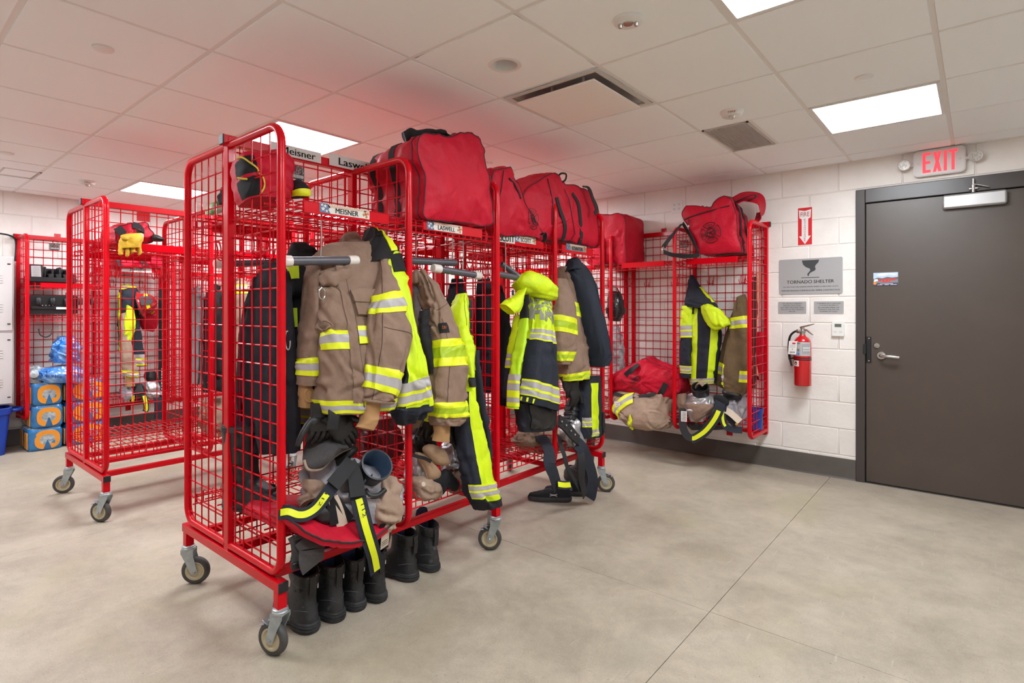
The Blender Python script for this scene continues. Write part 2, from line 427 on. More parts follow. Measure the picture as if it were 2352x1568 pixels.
def baseboard(name, a, b, n):
    """rubber cove base from a to b, n: direction off the wall"""
    a = V(*a, 0); b = V(*b, 0); n = V(*n, 0); prof = [(0, 0), (.016, 0), (.010, .006), (.0065, .014), (.006, .148), (.003, .1555), (0, .156)]
    q = MB(); q.grid([[p + n * x + V(0, 0, z) for (x, z) in prof] for p in (a, b)], flip=np.cross(b - a, n)[2] > 0); 
    q.add([p + n * x + V(0, 0, z) for p in (a, b) for (x, z) in prof], [tuple(range(7)), tuple(range(13, 6, -1))])
    struct(name, q, m_base)
baseboard('baseboard_back', (WX, WY), (-.717, WY), (0, -1))
baseboard('baseboard_left', (WX, FY), (WX, WY), (1, 0))
# ---------------------------------------------------------------- red wire racks
m_red = mat('red_powder_coat', '#cf0016', .3, coat=.12, spec=.18, col2='#c50014', scale=14, bump=.05, bscale=220)
m_redw = mat('red_wire', '#c80018', .32, coat=.1, spec=.2)
m_rubber = mat('caster_rubber', '#4a4846', .6, col2='#3e3c3a', scale=20)
m_beige = mat('caster_core', '#b7a98a', .5)
m_zinc = mat('zinc_plate', '#b3bbbd', .35, metal=.55, col2='#9fa8ab', scale=25)
m_steel = mat('steel', '#b9b7b4', .28, metal=.95)
m_dkmetal = mat('dark_steel', '#6d6a67', .35, metal=.9)
_mc = {}
def cached(key, fn, mats, smooth=40):
    if key not in _mc: q = MB(); fn(q); _mc[key] = q.mesh(key[0], mats, None, smooth)
    return _mc[key]
MZ = .0735
def f_loop(D, s):
    def f(q):
        r = .072; x0, x1, z0, z1 = .018, D, .303, 1.985
        pts = [V(x0, 0, z0), V(x1 - r, 0, z0)] + arc((x1 - r, 0, z0 + r), r, -math.pi / 2, 0, 7, (1, 0, 0), (0, 0, 1))[1:] + arc((x1 - r, 0, z1 - r), r, 0, math.pi / 2, 7, (1, 0, 0), (0, 0, 1)) + [V(x0, 0, z1)]
        q.tube([p * V(s, 1, 1) for p in pts], .0162, 12)
    return f
def f_lmesh(D, s):
    def f(q):
        x = .06
        while x < D - .012: q.tube([V(s * x, 0, .31), V(s * x, 0, 1.98)], .0032, 6); x += MZ
        z = .345
        while z < 1.96: q.tube([V(s * .02, .005, z), V(s * (D - .005), .005, z)], .0032, 6); z += MZ
    return f
def f_back(L):
    def f(q):
        n = round((L - .04) / MZ); y = (L - (n - 1) * MZ) / 2
        for k in range(n): q.tube([V(0, y + k * MZ, .29), V(0, y + k * MZ, 1.99)], .0032, 6)
        z = .345
        while z < 1.97: q.tube([V(.005, .012, z), V(.005, L - .012, z)], .0032, 6); z += MZ
    return f
def f_shelf(D, L, z, s, lip=.062):
    def f(q):
        n = int((L - .06) / .0405); y0 = (L - (n - 1) * .0405) / 2
        for k in range(n):
            y = y0 + k * .0405
            pts = [V(.012, y, z), V(D - .035, y, z)] + arc((D - .035, y, z - .013), .013, math.pi / 2, 0, 4, (1, 0, 0), (0, 0, 1))[1:] + [V(D - .022, y, z - lip)]
            q.tube([p * V(s, 1, 1) for p in pts], .0029, 6)
        for (x, zz) in ((.03, z - .006), (.15, z - .006), (.28, z - .006), (D - .07, z - .006), (D - .018, z - .03), (D - .018, z - lip)):
            q.tube([V(s * x, .014, zz), V(s * x, L - .014, zz)], .0034, 6)
        for y in (.02, L - .02):
            q.tube([V(s * .02, y, z - .006), V(s * .02, y, z - .045), V(s * (D - .05), y, z - .045), V(s * (D - .05), y, z - .006)], .0034, 6)
    return f
def f_hook(q):
    for dy in (-.017, .017):
        q.tube(spline([V(.004, dy, .05), V(.012, dy, .02), V(.012, dy, -.02), V(.03, dy, -.03), V(.045, dy * 1.3, -.01), V(.05, dy * 1.4, .012)], 4), .0028, 6)
    q.tube([V(.004, -.017, .05), V(.004, .017, .05)], .0028, 6); q.tube([V(.012, -.017, -.015), V(.012, .017, -.015)], .0028, 6)
def f_fork(q):
    q.lathe([(0, .185), (.024, .185), (.028, .182), (.028, .176), (.03, .174), (.03, .166), (.025, .162), (0, .162)], n=20)
    for s in (-1, 1):
        poly = [(-.028, .168), (.026, .168), (.026, .15), (.008, .115), (-.018, .055), (-.030, .049), (-.045, .052), (-.048, .064), (-.036, .11), (-.028, .14)]
        q.prism(poly, (0, s * .0205, 0), (1, 0, 0), (0, 0, 1), (0, s * .003, 0))
    q.box((-.001, 0, .163), (.054, .046, .004), None, 0, .0015)
def f_tire(q): q.lathe([(.043, -.0155), (.055, -.0155), (.0605, -.011), (.0633, -.005), (.0635, .005), (.0605, .011), (.055, .0155), (.043, .0155)], (-.033, 0, .0635), (0, 1, 0), 32)
def f_hub(q): q.lathe([(0, -.019), (.013, -.019), (.014, -.010), (.03, -.009), (.036, -.0145), (.0435, -.0145), (.0435, .0145), (.036, .0145), (.03, .009), (.014, .010), (.013, .019), (0, .019)], (-.033, 0, .0635), (0, 1, 0), 32)
def f_axle(q):
    q.lathe([(0, -.029), (.006, -.029), (.008, -.027), (.008, -.024), (.004, -.023), (.004, .023), (.008, .024), (.008, .027), (.006, .029), (0, .029)], (-.033, 0, .0635), (0, 1, 0), 12)
def f_brake(q):
    q.box((-.055, 0, .125), (.03, .04, .003), Matrix.Rotation(.5, 3, 'Y'), 0, .001); q.box((-.075, 0, .112), (.02, .034, .003), Matrix.Rotation(-.2, 3, 'Y'), 0, .001); q.tube([V(-.03, 0, .133), V(-.055, 0, .125)], .004, 6)
def caster(t, x, y, yaw, brake):
    c = link('caster', cached(('caster',), f_fork, m_zinc), t, loc=(x, y, 0), rz=yaw)
    link('tire', cached(('tire',), f_tire, m_rubber), c); link('wheel_core', cached(('wheel_core',), f_hub, m_beige), c); link('axle', cached(('axle',), f_axle, m_steel), c)
    if brake: link('brake_lever', cached(('brake_lever',), f_brake, m_zinc), c)
def rack(label, loc, rz, double=True, L=.605, nb=2, D=.44, yaws=(0, 0, 0, 0), group=None, hooks=True, shelfz=(.435, 1.715), plates=True, skip=()):
    t = thing('gear_rack', label, 'rack', loc, rz, group); tot = L * nb
    sides = (1, -1) if double else (1,)
    for k in range(nb + 1):
        y = k * L
        link('post', cached(('post', double), lambda q: q.span((-.022 if double else -.0, -.014, .27), (.022 if double else .036, .014, 2.02), 0, .003), m_red), t, loc=(0, y, 0))
        for s in sides:
            lp = link('tube_frame', cached(('tube_frame', D, s), f_loop(D, s), m_red), t, loc=(0, y, 0))
            link('wire_mesh', cached(('wire_mesh', D, s), f_lmesh(D, s), m_redw), lp)
    for k in range(nb):
        link('back_mesh', cached(('back_mesh', L), f_back(L), m_redw), t, loc=(0, k * L, 0))
        for s in sides:
            for z in shelfz:
                if (k, s, z) in skip: continue
                link('bottom_shelf' if z < .6 else 'top_shelf', cached(('shelf', D, L, z, s), f_shelf(D, L, z, s), m_redw), t, loc=(0, k * L, 0))
                if z > .6 and plates and z != 1.25:
                    link('shelf_plate', cached(('shelf_plate', D, L, z, s), lambda q: (q.span((s * (D - .019), .1, z - .045), (s * (D - .014), L - .1, z + .002), 0, .001), q.span((s * (D - .03), .1, z - .002), (s * (D - .014), L - .1, z + .002))), m_red), t, loc=(0, k * L, 0))
            if hooks:
                for (hy, hx, rr) in ((.15, 0, 0), (.42, 0, 0), (.02, .17, math.pi / 2), (L - .02, .3, -math.pi / 2)):
                    o = link('hook', cached(('hook',), f_hook, m_redw), t, loc=(s * (hx + .004), k * L + hy, shelfz[-1] - .17)); o.rotation_euler = (0, 0, (rr if s > 0 else (math.pi - rr)))
    x0, x1 = (-.02, .02) if double else (0, .03)
    for (z0, z1, e) in ((1.985, 2.025, .03), (.262, .295, .0)):
        q = MB(); q.span((x0, -e, z0), (x1, tot + e, z1), 0, .002); link('beam', q.mesh('beam', m_red), t)
    for y in (-.031, tot + .031):
        link('end_cap', cached(('end_cap', x0), lambda q: q.box(((x0 + x1) / 2, 0, 2.005), (x1 - x0 + .001, .006, .041), None, 0, .002), m_black), t, loc=(0, y, 0))
    if double:
        W = D + .015
        for y in (0, tot):
            link('end_rail', cached(('end_rail', W), lambda q: q.span((-W, -.019, .246), (W, .019, .284), 0, .002), m_red), t, loc=(0, y, 0))
            for s in (1, -1):
                link('end_cap', cached(('rail_cap',), lambda q: q.box((0, 0, .265), (.006, .0385, .0385), None, 0, .002), m_black), t, loc=(s * (W + .001), y, 0))
        for s in (1, -1):
            q = MB(); q.span((s * (D - .115) - .016, .019, .25), (s * (D - .115) + .016, tot - .019, .282), 0, .002); link('side_rail', q.mesh('side_rail', m_red), t)
        i = 0
        for y in (0, tot):
            for s in (1, -1):
                link('leg', cached(('leg',), lambda q: q.span((-.018, -.018, .183), (.018, .018, .248), 0, .002), m_red), t, loc=(s * (W - .022), y, 0))
                caster(t, s * (W - .022), y, yaws[i], i % 2 == 0); i += 1
    else:
        for k in range(nb):
            for z in (2.03, .24):
                link('wall_bracket', cached(('wall_bracket', z), lambda q: (q.box((.003, 0, z), (.005, .05, .06), None, 0, .001), q.lathe([(0, 0), (.007, 0), (.006, .004), (0, .005)], (.006, 0, z + .008 * (1 if z > 1 else -1)), (1, 0, 0), 10)), m_red), t, loc=(0, (k + .5) * L, 0))
    return t
m_cardblk = mat('printed_black', '#191618', .4); m_cardwht = mat('printed_white', '#e6e1de', .5); m_cardred = mat('printed_red', '#d81f2c', .4)
def brand_tag(t, x, y, z, s=1):
    """small maker's tag on the back mesh"""
    q = MB(); X = V(s, 0, 0); Yv = V(0, s, 0)
    q.box((x, y, z), (.003, .078, .066), None, 0, .001)
    c = V(x + s * .0016, y, z)
    for k, (wd, dz) in enumerate((('GEAR', .021), ('GRID', .001))):
        text(q, wd, c + V(0, 0, dz), Yv, (0, 0, 1), .066, .0185, 2, .07, .0004); text(q, wd, c + V(0, 0, dz), Yv, (0, 0, 1), .063, .016, 1, .02, .0008)
    q.box(c + V(0, 0, -.019), (.0012, .066, .013), None, 2)
    for k in range(9): q.box(c + V(s * .0004, (k - 4) * .0068, -.019), (.0012, .0034, .012), None, 0)
    q.build('maker_tag', [m_cardblk, m_cardred, m_cardwht], t, 0, world=False)
R_A = rack('nearest red wire rack on casters with four open bays', (-2.43, 1.04, 0), 0, yaws=(.35, 3.95, .62, 2.4))
R_B = rack('red wire rack on casters standing behind the nearest one, towards the exit door', (-2.50, 2.305, 0), 0, yaws=(2.0, 1.9, 3.75, 2.4), L=.578)
R_C = rack('left red wire rack on casters with a yellow glove on its shelf bar', (-4.52, 1.02, 0), 0, yaws=(.6, 1.1, 2.2, 2.4))
R_D = rack('red wire rack on casters in the back row behind the left one', (-4.54, 2.40, 0), 0, yaws=(2.2, 1.9, 2.2, 2.4))
R_W = rack('red wire rack bolted to the wall beside the fire extinguisher', (-2.565, WY, 0), -math.pi / 2, False, .605, 2, .455)
R_W2 = rack('red wire rack bolted to the door wall behind the far end of the row', (-3.86, WY, 0), -math.pi / 2, False, .605, 2, .455)
R_L1 = rack('red wire rack bolted to the left wall with radio chargers and water packs', (WX, 1.06, 0), 0, False, .605, 2, .44, shelfz=(.42, 1.25, 1.55, 1.735), skip={(0, 1, .42), (0, 1, 1.735), (1, 1, 1.25), (1, 1, 1.55)})
R_L2 = rack('red wire rack bolted to the left wall, second from the lockers', (WX, 2.35, 0), 0, False, .605, 2, .44)
# ---------------------------------------------------------------- exit door
m_door = mat('door_paint', '#51463f', .36, col2='#4d423c', scale=3, bump=.03, bscale=30)
m_frame = mat('frame_paint', '#443d3b', .33, bump=.04, bscale=40)
m_dark = mat('gap_black', '#0c0b0b', .8)
m_alu = mat('aluminium_paint', '#b9b7b6', .35, metal=.55)
m_grey = mat('sign_grey', '#a7a5a5', .45); m_ink = mat('sign_ink', '#3f4143', .5)
m_led = mat('exit_led', '#ff3c48', .6, emit=.62)
m_signred = mat('sign_red', '#d8202a', .4); m_paper = mat('paper', '#e9e6e4', .6)
m_chrome = mat('satin_chrome', '#c2bfbc', .22, metal=1.)
XR = V(1, 0, 0); ZU = V(0, 0, 1); NY = V(0, -1, 0)
q = MB(); q.span((-.652, 4.926, .008), (.262, 4.966, 2.092), 0, .002)
door = struct('door_1', q, m_door)
q = MB()
for a, b in (((-.716, 4.902, 0), (-.655, 5.04, 2.2)), ((.265, 4.902, 0), (.326, 5.04, 2.2)), ((-.655, 4.902, 2.096), (.265, 5.04, 2.2))): q.span(a, b, 0, .004)
q.span((-.655, 4.968, 0), (.265, 5.04, 2.096), 1)
q.build('door_frame', [m_frame, m_dark], door)
q = MB(); q.span((-.70, 4.908, 0), (.3, 5.0, .006)); q.build('threshold', m_dkmetal, door)
q = MB(); q.span((-.197, 4.878, 1.992), (.142, 4.926, 2.088), 0, .012); cl_ = q.build('door_closer', m_alu, door, label='silver door closer box')
q = MB()
q.lathe([(0, 0), (.011, 0), (.011, .03), (.014, .032), (.014, .05), (0, .05)], (-.03, 4.888, 2.088), (0, 0, 1), 14)
q.box((.01, 4.878, 2.128), (.09, .018, .006), Matrix.Rotation(.35, 3, 'Y'), 0, .002); q.box((-.03, 4.896, 2.115), (.05, .03, .012), None, 0, .003)
q.lathe([(0, 0), (.008, 0), (.008, .05), (0, .05)], (-.03, 4.886, 2.13), (0, 0, 1), 12)
q.build('closer_arm', m_chrome, cl_)
q = MB(); q.lathe([(0, 0), (.031, 0), (.031, .006), (.027, .011), (0, .012)], (-.555, 4.926, .958), (0, -1, 0), 28)
q.tube(spline([V(-.555, 4.92, .958), V(-.555, 4.885, .958), V(-.535, 4.872, .957), V(-.48, 4.868, .955), V(-.442, 4.872, .951)], 5), [.0105] * 6 + [.0115] * 15, 10)
q.build('lever_handle', m_chrome, door, label='satin chrome lever handle')
q = MB(); q.lathe([(0, 0), (.02, 0), (.02, .006), (.016, .010), (0, .011)], (-.585, 4.926, 1.03), (0, -1, 0), 24); q.box((-.585, 4.912, 1.03), (.005, .006, .014)); q.build('lock_cylinder', m_chrome, door)
q = MB(); q.span((-.648, 4.916, .902), (-.618, 4.926, 1.095), 0, .002); q.span((-.668, 4.897, .965), (-.648, 4.91, 1.04), 0, .002)
for z in (.915, 1.082): q.lathe([(0, 0), (.006, 0), (.005, .003), (0, .004)], (-.633, 4.916, z), (0, -1, 0), 10, 1)
q.build('latch_guard', [m_black, m_chrome], door)
# postcard stuck to the door
t = thing('postcard', 'small colour photo card of red trucks stuck on the brown door', 'card', (-.529, 4.925, 1.523))
q = MB(); cx = -.529
m_sky = mat('print_sky', '#b7cbe6', .4); m_sky2 = mat('print_cloud', '#e3e3ea', .4); m_tk = mat('print_truck', '#c9393a', .4); m_rd = mat('print_road', '#7d7f86', .4); m_tr = mat('print_tree', '#6f5c55', .4); m_nv = mat('print_band', '#3d3a55', .4); m_or = mat('print_orange', '#e28a3a', .4)
y = 4.9235
def flat(poly, mi, k): q.prism([(p[0], p[1]) for p in poly], (cx, y - .0002 * k, 1.523), XR, ZU, (0, -.0002, 0), mi)
q.span((cx - .076, y, 1.475), (cx + .076, 4.926, 1.571))
flat([(-.076, -.0), (.076, -.0), (.076, .048), (-.076, .048)], 0, 0); flat([(-.06, .03), (-.02, .022), (.02, .034), (.05, .026), (.076, .036), (.03, .042), (-.03, .044)], 1, 1)
flat([(-.076, -.03), (.076, -.03), (.076, .004), (-.076, .004)], 3, 1); flat([(-.076, .0), (-.05, .012), (-.02, .006), (.01, .016), (.04, .01), (.076, .014), (.076, -.004), (-.076, -.006)], 4, 2)
for k in range(5): flat([(-.045 + k * .022, -.016 + k * .001), (-.028 + k * .022, -.016 + k * .001), (-.028 + k * .022, -.002 + k * .002), (-.045 + k * .022, -.004 + k * .002)], 2, 3 + k * .2)
flat([(-.02, -.024), (.03, -.02), (.03, -.012), (-.02, -.014)], 2, 5); flat([(-.072, -.02), (-.046, -.012), (-.05, .002), (-.07, .0)], 1, 3)
flat([(-.076, -.048), (.076, -.048), (.076, -.028), (-.076, -.030)], 5, 6)
flat([(-.066 + .011 * math.cos(a), -.03 + .011 * math.sin(a)) for a in np.linspace(0, 6.1, 14)], 6, 7)
for (x0, x1, zz) in ((-.035, .045, -.0345), (-.05, -.02, -.042), (-.005, .02, -.042), (.03, .068, -.042)):
    flat([(x0, zz - .0016), (x1, zz - .0016), (x1, zz + .0016), (x0, zz + .0016)], 1, 7)
q.build('print', [m_sky, m_sky2, m_tk, m_rd, m_tr, m_nv, m_or], t)
# ---------------------------------------------------------------- signs
def rrect(w, h, r, n=5):
    o = []
    for (sx, sy, a) in ((1, 1, 0), (-1, 1, 90), (-1, -1, 180), (1, -1, 270)):
        for k in range(n + 1):
            b = math.radians(a + 90 * k / n); o.append((sx * (w / 2 - r) + r * math.cos(b), sy * (h / 2 - r) + r * math.sin(b)))
    return o
def sign(name, label, x0, x1, z0, z1, th, m, r=.012, cat='sign'):
    c = V((x0 + x1) / 2, WY, (z0 + z1) / 2); t = thing(name, label, cat, tuple(c))
    q = MB(); q.prism(rrect(x1 - x0, z1 - z0, r), c, XR, ZU, (0, -th, 0)); q.build('plate', m, t, smooth=20)
    return t, c + V(0, -th, 0)
t, c = sign('shelter_sign', 'large grey tornado shelter sign with a black funnel picture', -1.257, -.803, 1.422, 1.705, .006, m_grey)
q = MB()
text(q, 'TORNADO SHELTER', c + V(0, 0, -.043), XR, ZU, .338, .026, 0, .025)
text(q, '250 MPH SHELTER DESIGN WIND SPEED ( 3 SECOND GUST)', c + V(0, 0, -.084), XR, ZU, .395, .0105, 0, .03)
text(q, 'SHELTER MANUFACTURER/BUILDER: PEPPER CONSTRUCTION', c + V(0, 0, -.112), XR, ZU, .415, .0105, 0, .03)
q.build('lettering', m_ink, t)
q = MB(); q.prism([(-.058, .128), (.066, .128), (.06, .108), (.04, .085), (.036, .07), (.042, .058), (.036, .044), (.015, .034), (.002, .026), (-.006, .014), (-.010, -.002), (-.018, .008), (-.017, .022), (-.004, .036), (.003, .048), (.0, .06), (-.03, .074), (-.05, .096)][::-1], c + V(0, -.0001, 0), XR, ZU, (0, -.0006, 0))
q.prism([(-.062, -.013), (.066, -.013), (.066, -.008), (-.062, -.008)], c + V(0, -.0001, 0), XR, ZU, (0, -.0006, 0)); q.build('funnel_symbol', m_ink, t)
for (lab, x0, x1, lines) in (('small grey notice left below the big shelter sign', -1.264, -1.057, ('YOU ARE IN A TORNADO', 'SHELTER. LOCK DOOR.', 'EXIT THRU THIS DOOR TAKES', 'YOU OUT OF THE TORNADO', 'SHELTER')),
                             ('small grey notice about water below the big shelter sign, over the thermostat', -1.001, -.797, ('A MINIMUM OF 57 GALLONS', 'OF WATER IS REQUIRED TO', 'BE AVAILABLE INSIDE THE', 'TORNADO SHELTER FOR', 'FLUSHING OF TOILET'))):
    t, c = sign('notice_sign', lab, x0, x1, 1.267, 1.363, .004, m_grey, .006); q = MB()
    for k, s_ in enumerate(lines): text(q, s_, c + V(0, 0, .032 - .016 * k), XR, ZU, None, .0088, 0, .03)
    q.build('lettering', m_ink, t)
t, c = sign('extinguisher_sign', 'red and white fire extinguisher arrow sign above the shelter sign', -1.117, -1.016, 1.816, 2.112, .0015, m_signred, .001)
q = MB(); q.prism([(-.044, .132), (-.040, .067), (-.0235, .058), (-.0235, -.078), (-.043, -.078), (0, -.143), (.043, -.078), (.0235, -.078), (.0235, .058), (.040, .067), (.044, .132), (.0, .122)], c, XR, ZU, (0, -.0003, 0)); q.build('arrow', m_paper, t)
q = MB(); text(q, 'FIRE', c + V(0, -.0004, .095), XR, ZU, .064, .034, 0, .004)
for k, ch in enumerate('EXTINGUISHER'): text(q, ch, c + V(0, -.0004, .052 - .0152 * k), XR, ZU, .013 if ch != 'I' else .004, .0118, 0, .004)
q.build('lettering', mat('sign_red_ink', '#a8262e', .5), t)
# exit sign
t = thing('exit_sign', 'lit exit sign with two round emergency lamps over the door', 'exit sign', (-.214, WY, 2.32)); c = V(-.214, WY - .045, 2.327)
q = MB(); q.prism(rrect(.29, .182, .03), (c[0], WY, c[2]), XR, ZU, (0, -.04, 0)); q.prism(rrect(.28, .172, .028), (c[0], WY - .04, c[2]), XR, ZU, (0, -.005, 0)); q.build('housing', mat('exit_housing', '#d6d0cd', .45), t, smooth=25)
q = MB()
L_ = {'E': [[(0, 0), (.046, 0), (.046, .02), (.018, .02), (.018, .062), (.044, .062), (.044, .08), (.018, .08), (.018, .122), (.046, .122), (.046, .14), (0, .14)]],
      'X': [[(0, 0), (.017, 0), (.024, .028), (.031, 0), (.049, 0), (.034, .072), (.048, .14), (.031, .14), (.025, .112), (.019, .14), (.001, .14), (.015, .072)]],
      'I': [[(0, 0), (.018, 0), (.018, .14), (0, .14)]], 'T': [[(.015, 0), (.033, 0), (.033, .122), (.048, .122), (.048, .14), (0, .14), (0, .122), (.015, .122)]]}
for ch, x in (('E', -.092), ('X', -.034), ('I', .026), ('T', .053)):
    for poly in L_[ch]: q.prism(poly, c + V(x, 0, -.07), XR, ZU, (0, -.0008, 0))
q.build('letters', m_led, t, label='glowing red letters EXIT')
for s in (-1, 1): 
    q = MB(); q.prism([(-.01, -.006), (.0, -.011), (.008, 0), (0, .011), (-.01, .006)], c + V(s * .118, 0, 0), XR * s, ZU, (0, -.001, 0)); q.build('arrow_knockout', mat('exit_housing2', '#cdc7c4', .45), t)
m_lens = mat('lamp_reflector', '#d6d2cc', .3, metal=.35, col2='#a9a49d', scale=120, detail=1, bump=.8, bscale=110)
for s in (-1, 1):
    cc = V(-.214 + s * .196, WY - .052, 2.33); ax = unit(V(.06 + s * .05, -1, -.10))
    q = MB(); q.lathe([(0, -.025), (.02, -.025), (.039, -.008), (.041, .006), (.038, .012), (.034, .008)], cc, ax, 28)
    q.tube([cc - ax * .02, V(-.214 + s * .14, WY - .03, 2.325)], .011, 8)
    l = q.build('lamp_head', mat('exit_housing', '#d6d0cd'), t); q = MB(); q.lathe([(0, .006), (.02, .006), (.035, .008)], cc, ax, 28); q.build('lens', m_lens, l)
# thermostat and outlet
t = thing('thermostat', 'white wall thermostat with a small grey display by the door frame', 'thermostat', (-.832, WY, 1.152)); c = V(-.832, WY - .022, 1.152)
q = MB(); q.prism(rrect(.082, .116, .008), (c[0], WY, c[2]), XR, ZU, (0, -.022, 0)); q.build('case', m_white, t, smooth=25)
q = MB(); q.prism(rrect(.046, .026, .002), c + V(0, 0, .024), XR, ZU, (0, -.0012, 0)); q.build('display', mat('lcd', '#6f7a6c', .25), t)
q = MB(); text(q, '12:43', c + V(0, -.0012, .025), XR, ZU, .026, .012, 0, .02, .0004); q.build('digits', m_ink, t)
q = MB()
for x in (-.018, .018): q.prism(rrect(.022, .012, .003), c + V(x, 0, -.025), XR, ZU, (0, -.0015, 0))
q.build('button', mat('white_button', '#d5d2d0', .4), t)
t = thing('outlet', 'white double socket plate high on the wall between the racks and bag', 'outlet', (-2.135, WY, 2.247)); c = V(-2.135, WY - .006, 2.247)
q = MB(); q.prism(rrect(.112, .116, .006), (c[0], WY, c[2]), XR, ZU, (0, -.006, 0)); q.build('cover_plate', m_white, t, smooth=25)
for x in (-.023, .023):
    q = MB()
    for z in (-.02, .02):
        q.prism(rrect(.033, .028, .008), c + V(x, 0, z), XR, ZU, (0, -.002, 0), 0)
        for dx in (-.0065, .0065): q.box(c + V(x + dx, -.0022, z + .004), (.0024, .001, .009), None, 1)
        q.box(c + V(x, -.0022, z - .007), (.005, .001, .005), None, 1)
    q.build('socket', [m_white, m_dark], t)
# ---------------------------------------------------------------- fire extinguisher
m_exred = mat('extinguisher_red', '#c8121c', .22, coat=.6)
ex = V(-1.066, WY - .085, 0); t = thing('fire_extinguisher', 'red fire extinguisher with black hose hanging on the block wall', 'fire extinguisher', (ex[0], WY, .70))
q = MB(); q.lathe([(0, .702), (.058, .702), (.0625, .71), (.0625, 1.03), (.058, 1.055), (.045, 1.075), (.026, 1.09), (.022, 1.10), (0, 1.10)], ex, (0, 0, 1), 40); q.build('cylinder', m_exred, t)
def band(q, z0, z1, r, a0, a1, mi=0, n=18):
    q.grid([[ex + V(r * math.cos(a), r * math.sin(a), z) for a in np.linspace(a0, a1, n)] for z in (z0, z1)], mi=mi)
q = MB(); band(q, .918, .925, .064, 0, 6.283, 0, 40); band(q, .903, .911, .064, 0, 6.283, 0, 40); q.build('strap', m_black, t)
q = MB(); A0, A1 = -math.pi / 2 - 1.15, -math.pi / 2 + 1.25
band(q, .938, 1.045, .0629, A0, A1, 0); band(q, 1.03, 1.04, .0632, A0 + .3, A0 + 1.1, 1)
for k in range(9): band(q, .953 + k * .009, .956 + k * .009, .0632, A0 + 1.3, A1 - .15, 1)
for k in range(3):
    for r_ in range(2): band(q, .942 + r_ * .03, .962 + r_ * .03, .0632, A0 + .12 + k * .33, A0 + .36 + k * .33, 3 if r_ == 0 else 1)
band(q, .993, 1.006, .0635, A1 - .95, A1 - .1, 2); band(q, .976, .986, .0635, A1 - .95, A1 - .1, 2)
for z in (.998, .981): band(q, z, z + .003, .0638, A1 - .9, A1 - .2, 1)
q.build('label', [mat('ext_label', '#b9b6b6', .4), mat('ext_ink', '#77757a', .5), m_paper, mat('ext_blue', '#4d86c4', .5)], t, label='grey printed label band')
q = MB(); band(q, .855, .9, .0632, A0 + .15, A0 + .95, 0)
a = A0 + .55; n_ = V(math.cos(a), math.sin(a), 0); u_ = V(-math.sin(a), math.cos(a), 0); cc = ex + n_ * .0642 + V(0, 0, .879)
q.prism([(.013 * math.cos(b), .013 * math.sin(b)) for b in np.linspace(0, 6.0, 20)], cc, u_, ZU, n_ * .0003, 1); q.prism([(.0075 * math.cos(b), .0075 * math.sin(b) - .001) for b in np.linspace(0, math.pi, 10)], cc + n_ * .0004, u_, ZU, n_ * .0003, 2)
q.prism([(.0075 * math.cos(b), .0075 * math.sin(b) - .001) for b in np.linspace(math.pi, 6.28, 10)], cc + n_ * .0004, u_, ZU, n_ * .0003, 0)
q.build('sticker', [m_paper, m_cardblk, m_cardred], t)
q = MB(); q.lathe([(0, 1.10), (.02, 1.10), (.02, 1.118), (.026, 1.12), (.026, 1.135), (.015, 1.14), (.015, 1.16), (0, 1.16)], ex, (0, 0, 1), 20)
q.lathe([(0, 0), (.017, 0), (.017, .014), (0, .016)], ex + V(-.02, -.02, 1.128), (-.5, -1, .1), 16)
q.build('valve', m_steel, t)
q = MB()
q.prism([(-.02, -.006), (.03, .006), (.088, .026), (.088, .032), (.028, .016), (-.02, .006)], ex + V(0, -.008, 1.158), V(.95, -.3, 0), ZU, V(.3, .95, 0) * .016)
q.prism([(-.015, .004), (.03, -.004), (.078, -.038), (.082, -.034), (.034, .006), (-.015, .012)], ex + V(0, -.008, 1.138), V(.95, -.3, 0), ZU, V(.3, .95, 0) * .016)
q.build('lever', m_steel, t)
q = MB(); q.tube(spline([ex + V(-.015, -.01, 1.13), ex + V(-.05, -.015, 1.125), ex + V(-.085, -.01, 1.09), ex + V(-.1, 0, 1.02), ex + V(-.095, .0, .93), ex + V(-.075, -.01, .85)], 6), [.0085] * 20 + [.0095] * 6 + [.007] * 5, 10); q.tube([ex + V(-.1, -.002, .905), ex + V(-.06, 0, .915)], .006, 6); q.build('hose', m_black, t)
q = MB(); c0 = ex + V(-.055, -.07, 1.0); u_ = unit(V(1, -.15, 0)); v_ = unit(V(.06, .05, 1))
q.prism(rrect(.062, .105, .003), c0, u_, v_, np.cross(u_, v_) * .0008)
n_ = np.cross(u_, v_) * .0008
text(q, '2024', c0 + v_ * -.036 + n_, u_, v_, .038, .013, 1, .04); text(q, '+', c0 + v_ * -.012 + n_, u_, v_, .01, .01, 1, .05)
q.prism(rrect(.026, .012, .001), c0 + u_ * .008 + v_ * .034 + n_, u_, v_, n_ * .3, 2)
for k in range(4): q.prism(rrect(.042, .0016, .0005), c0 + v_ * (.02 - k * .006) + n_, u_, v_, n_ * .3, 3)
q.build('inspection_tag', [m_paper, m_cardblk, m_cardred, mat('grey_ink', '#a09ea0', .6)], t, label='white paper tag reading 2024')
q = MB(); q.span((ex[0] - .02, WY - .03, .98), (ex[0] + .02, WY, 1.06)); q.build('wall_hook', m_dkmetal, t)
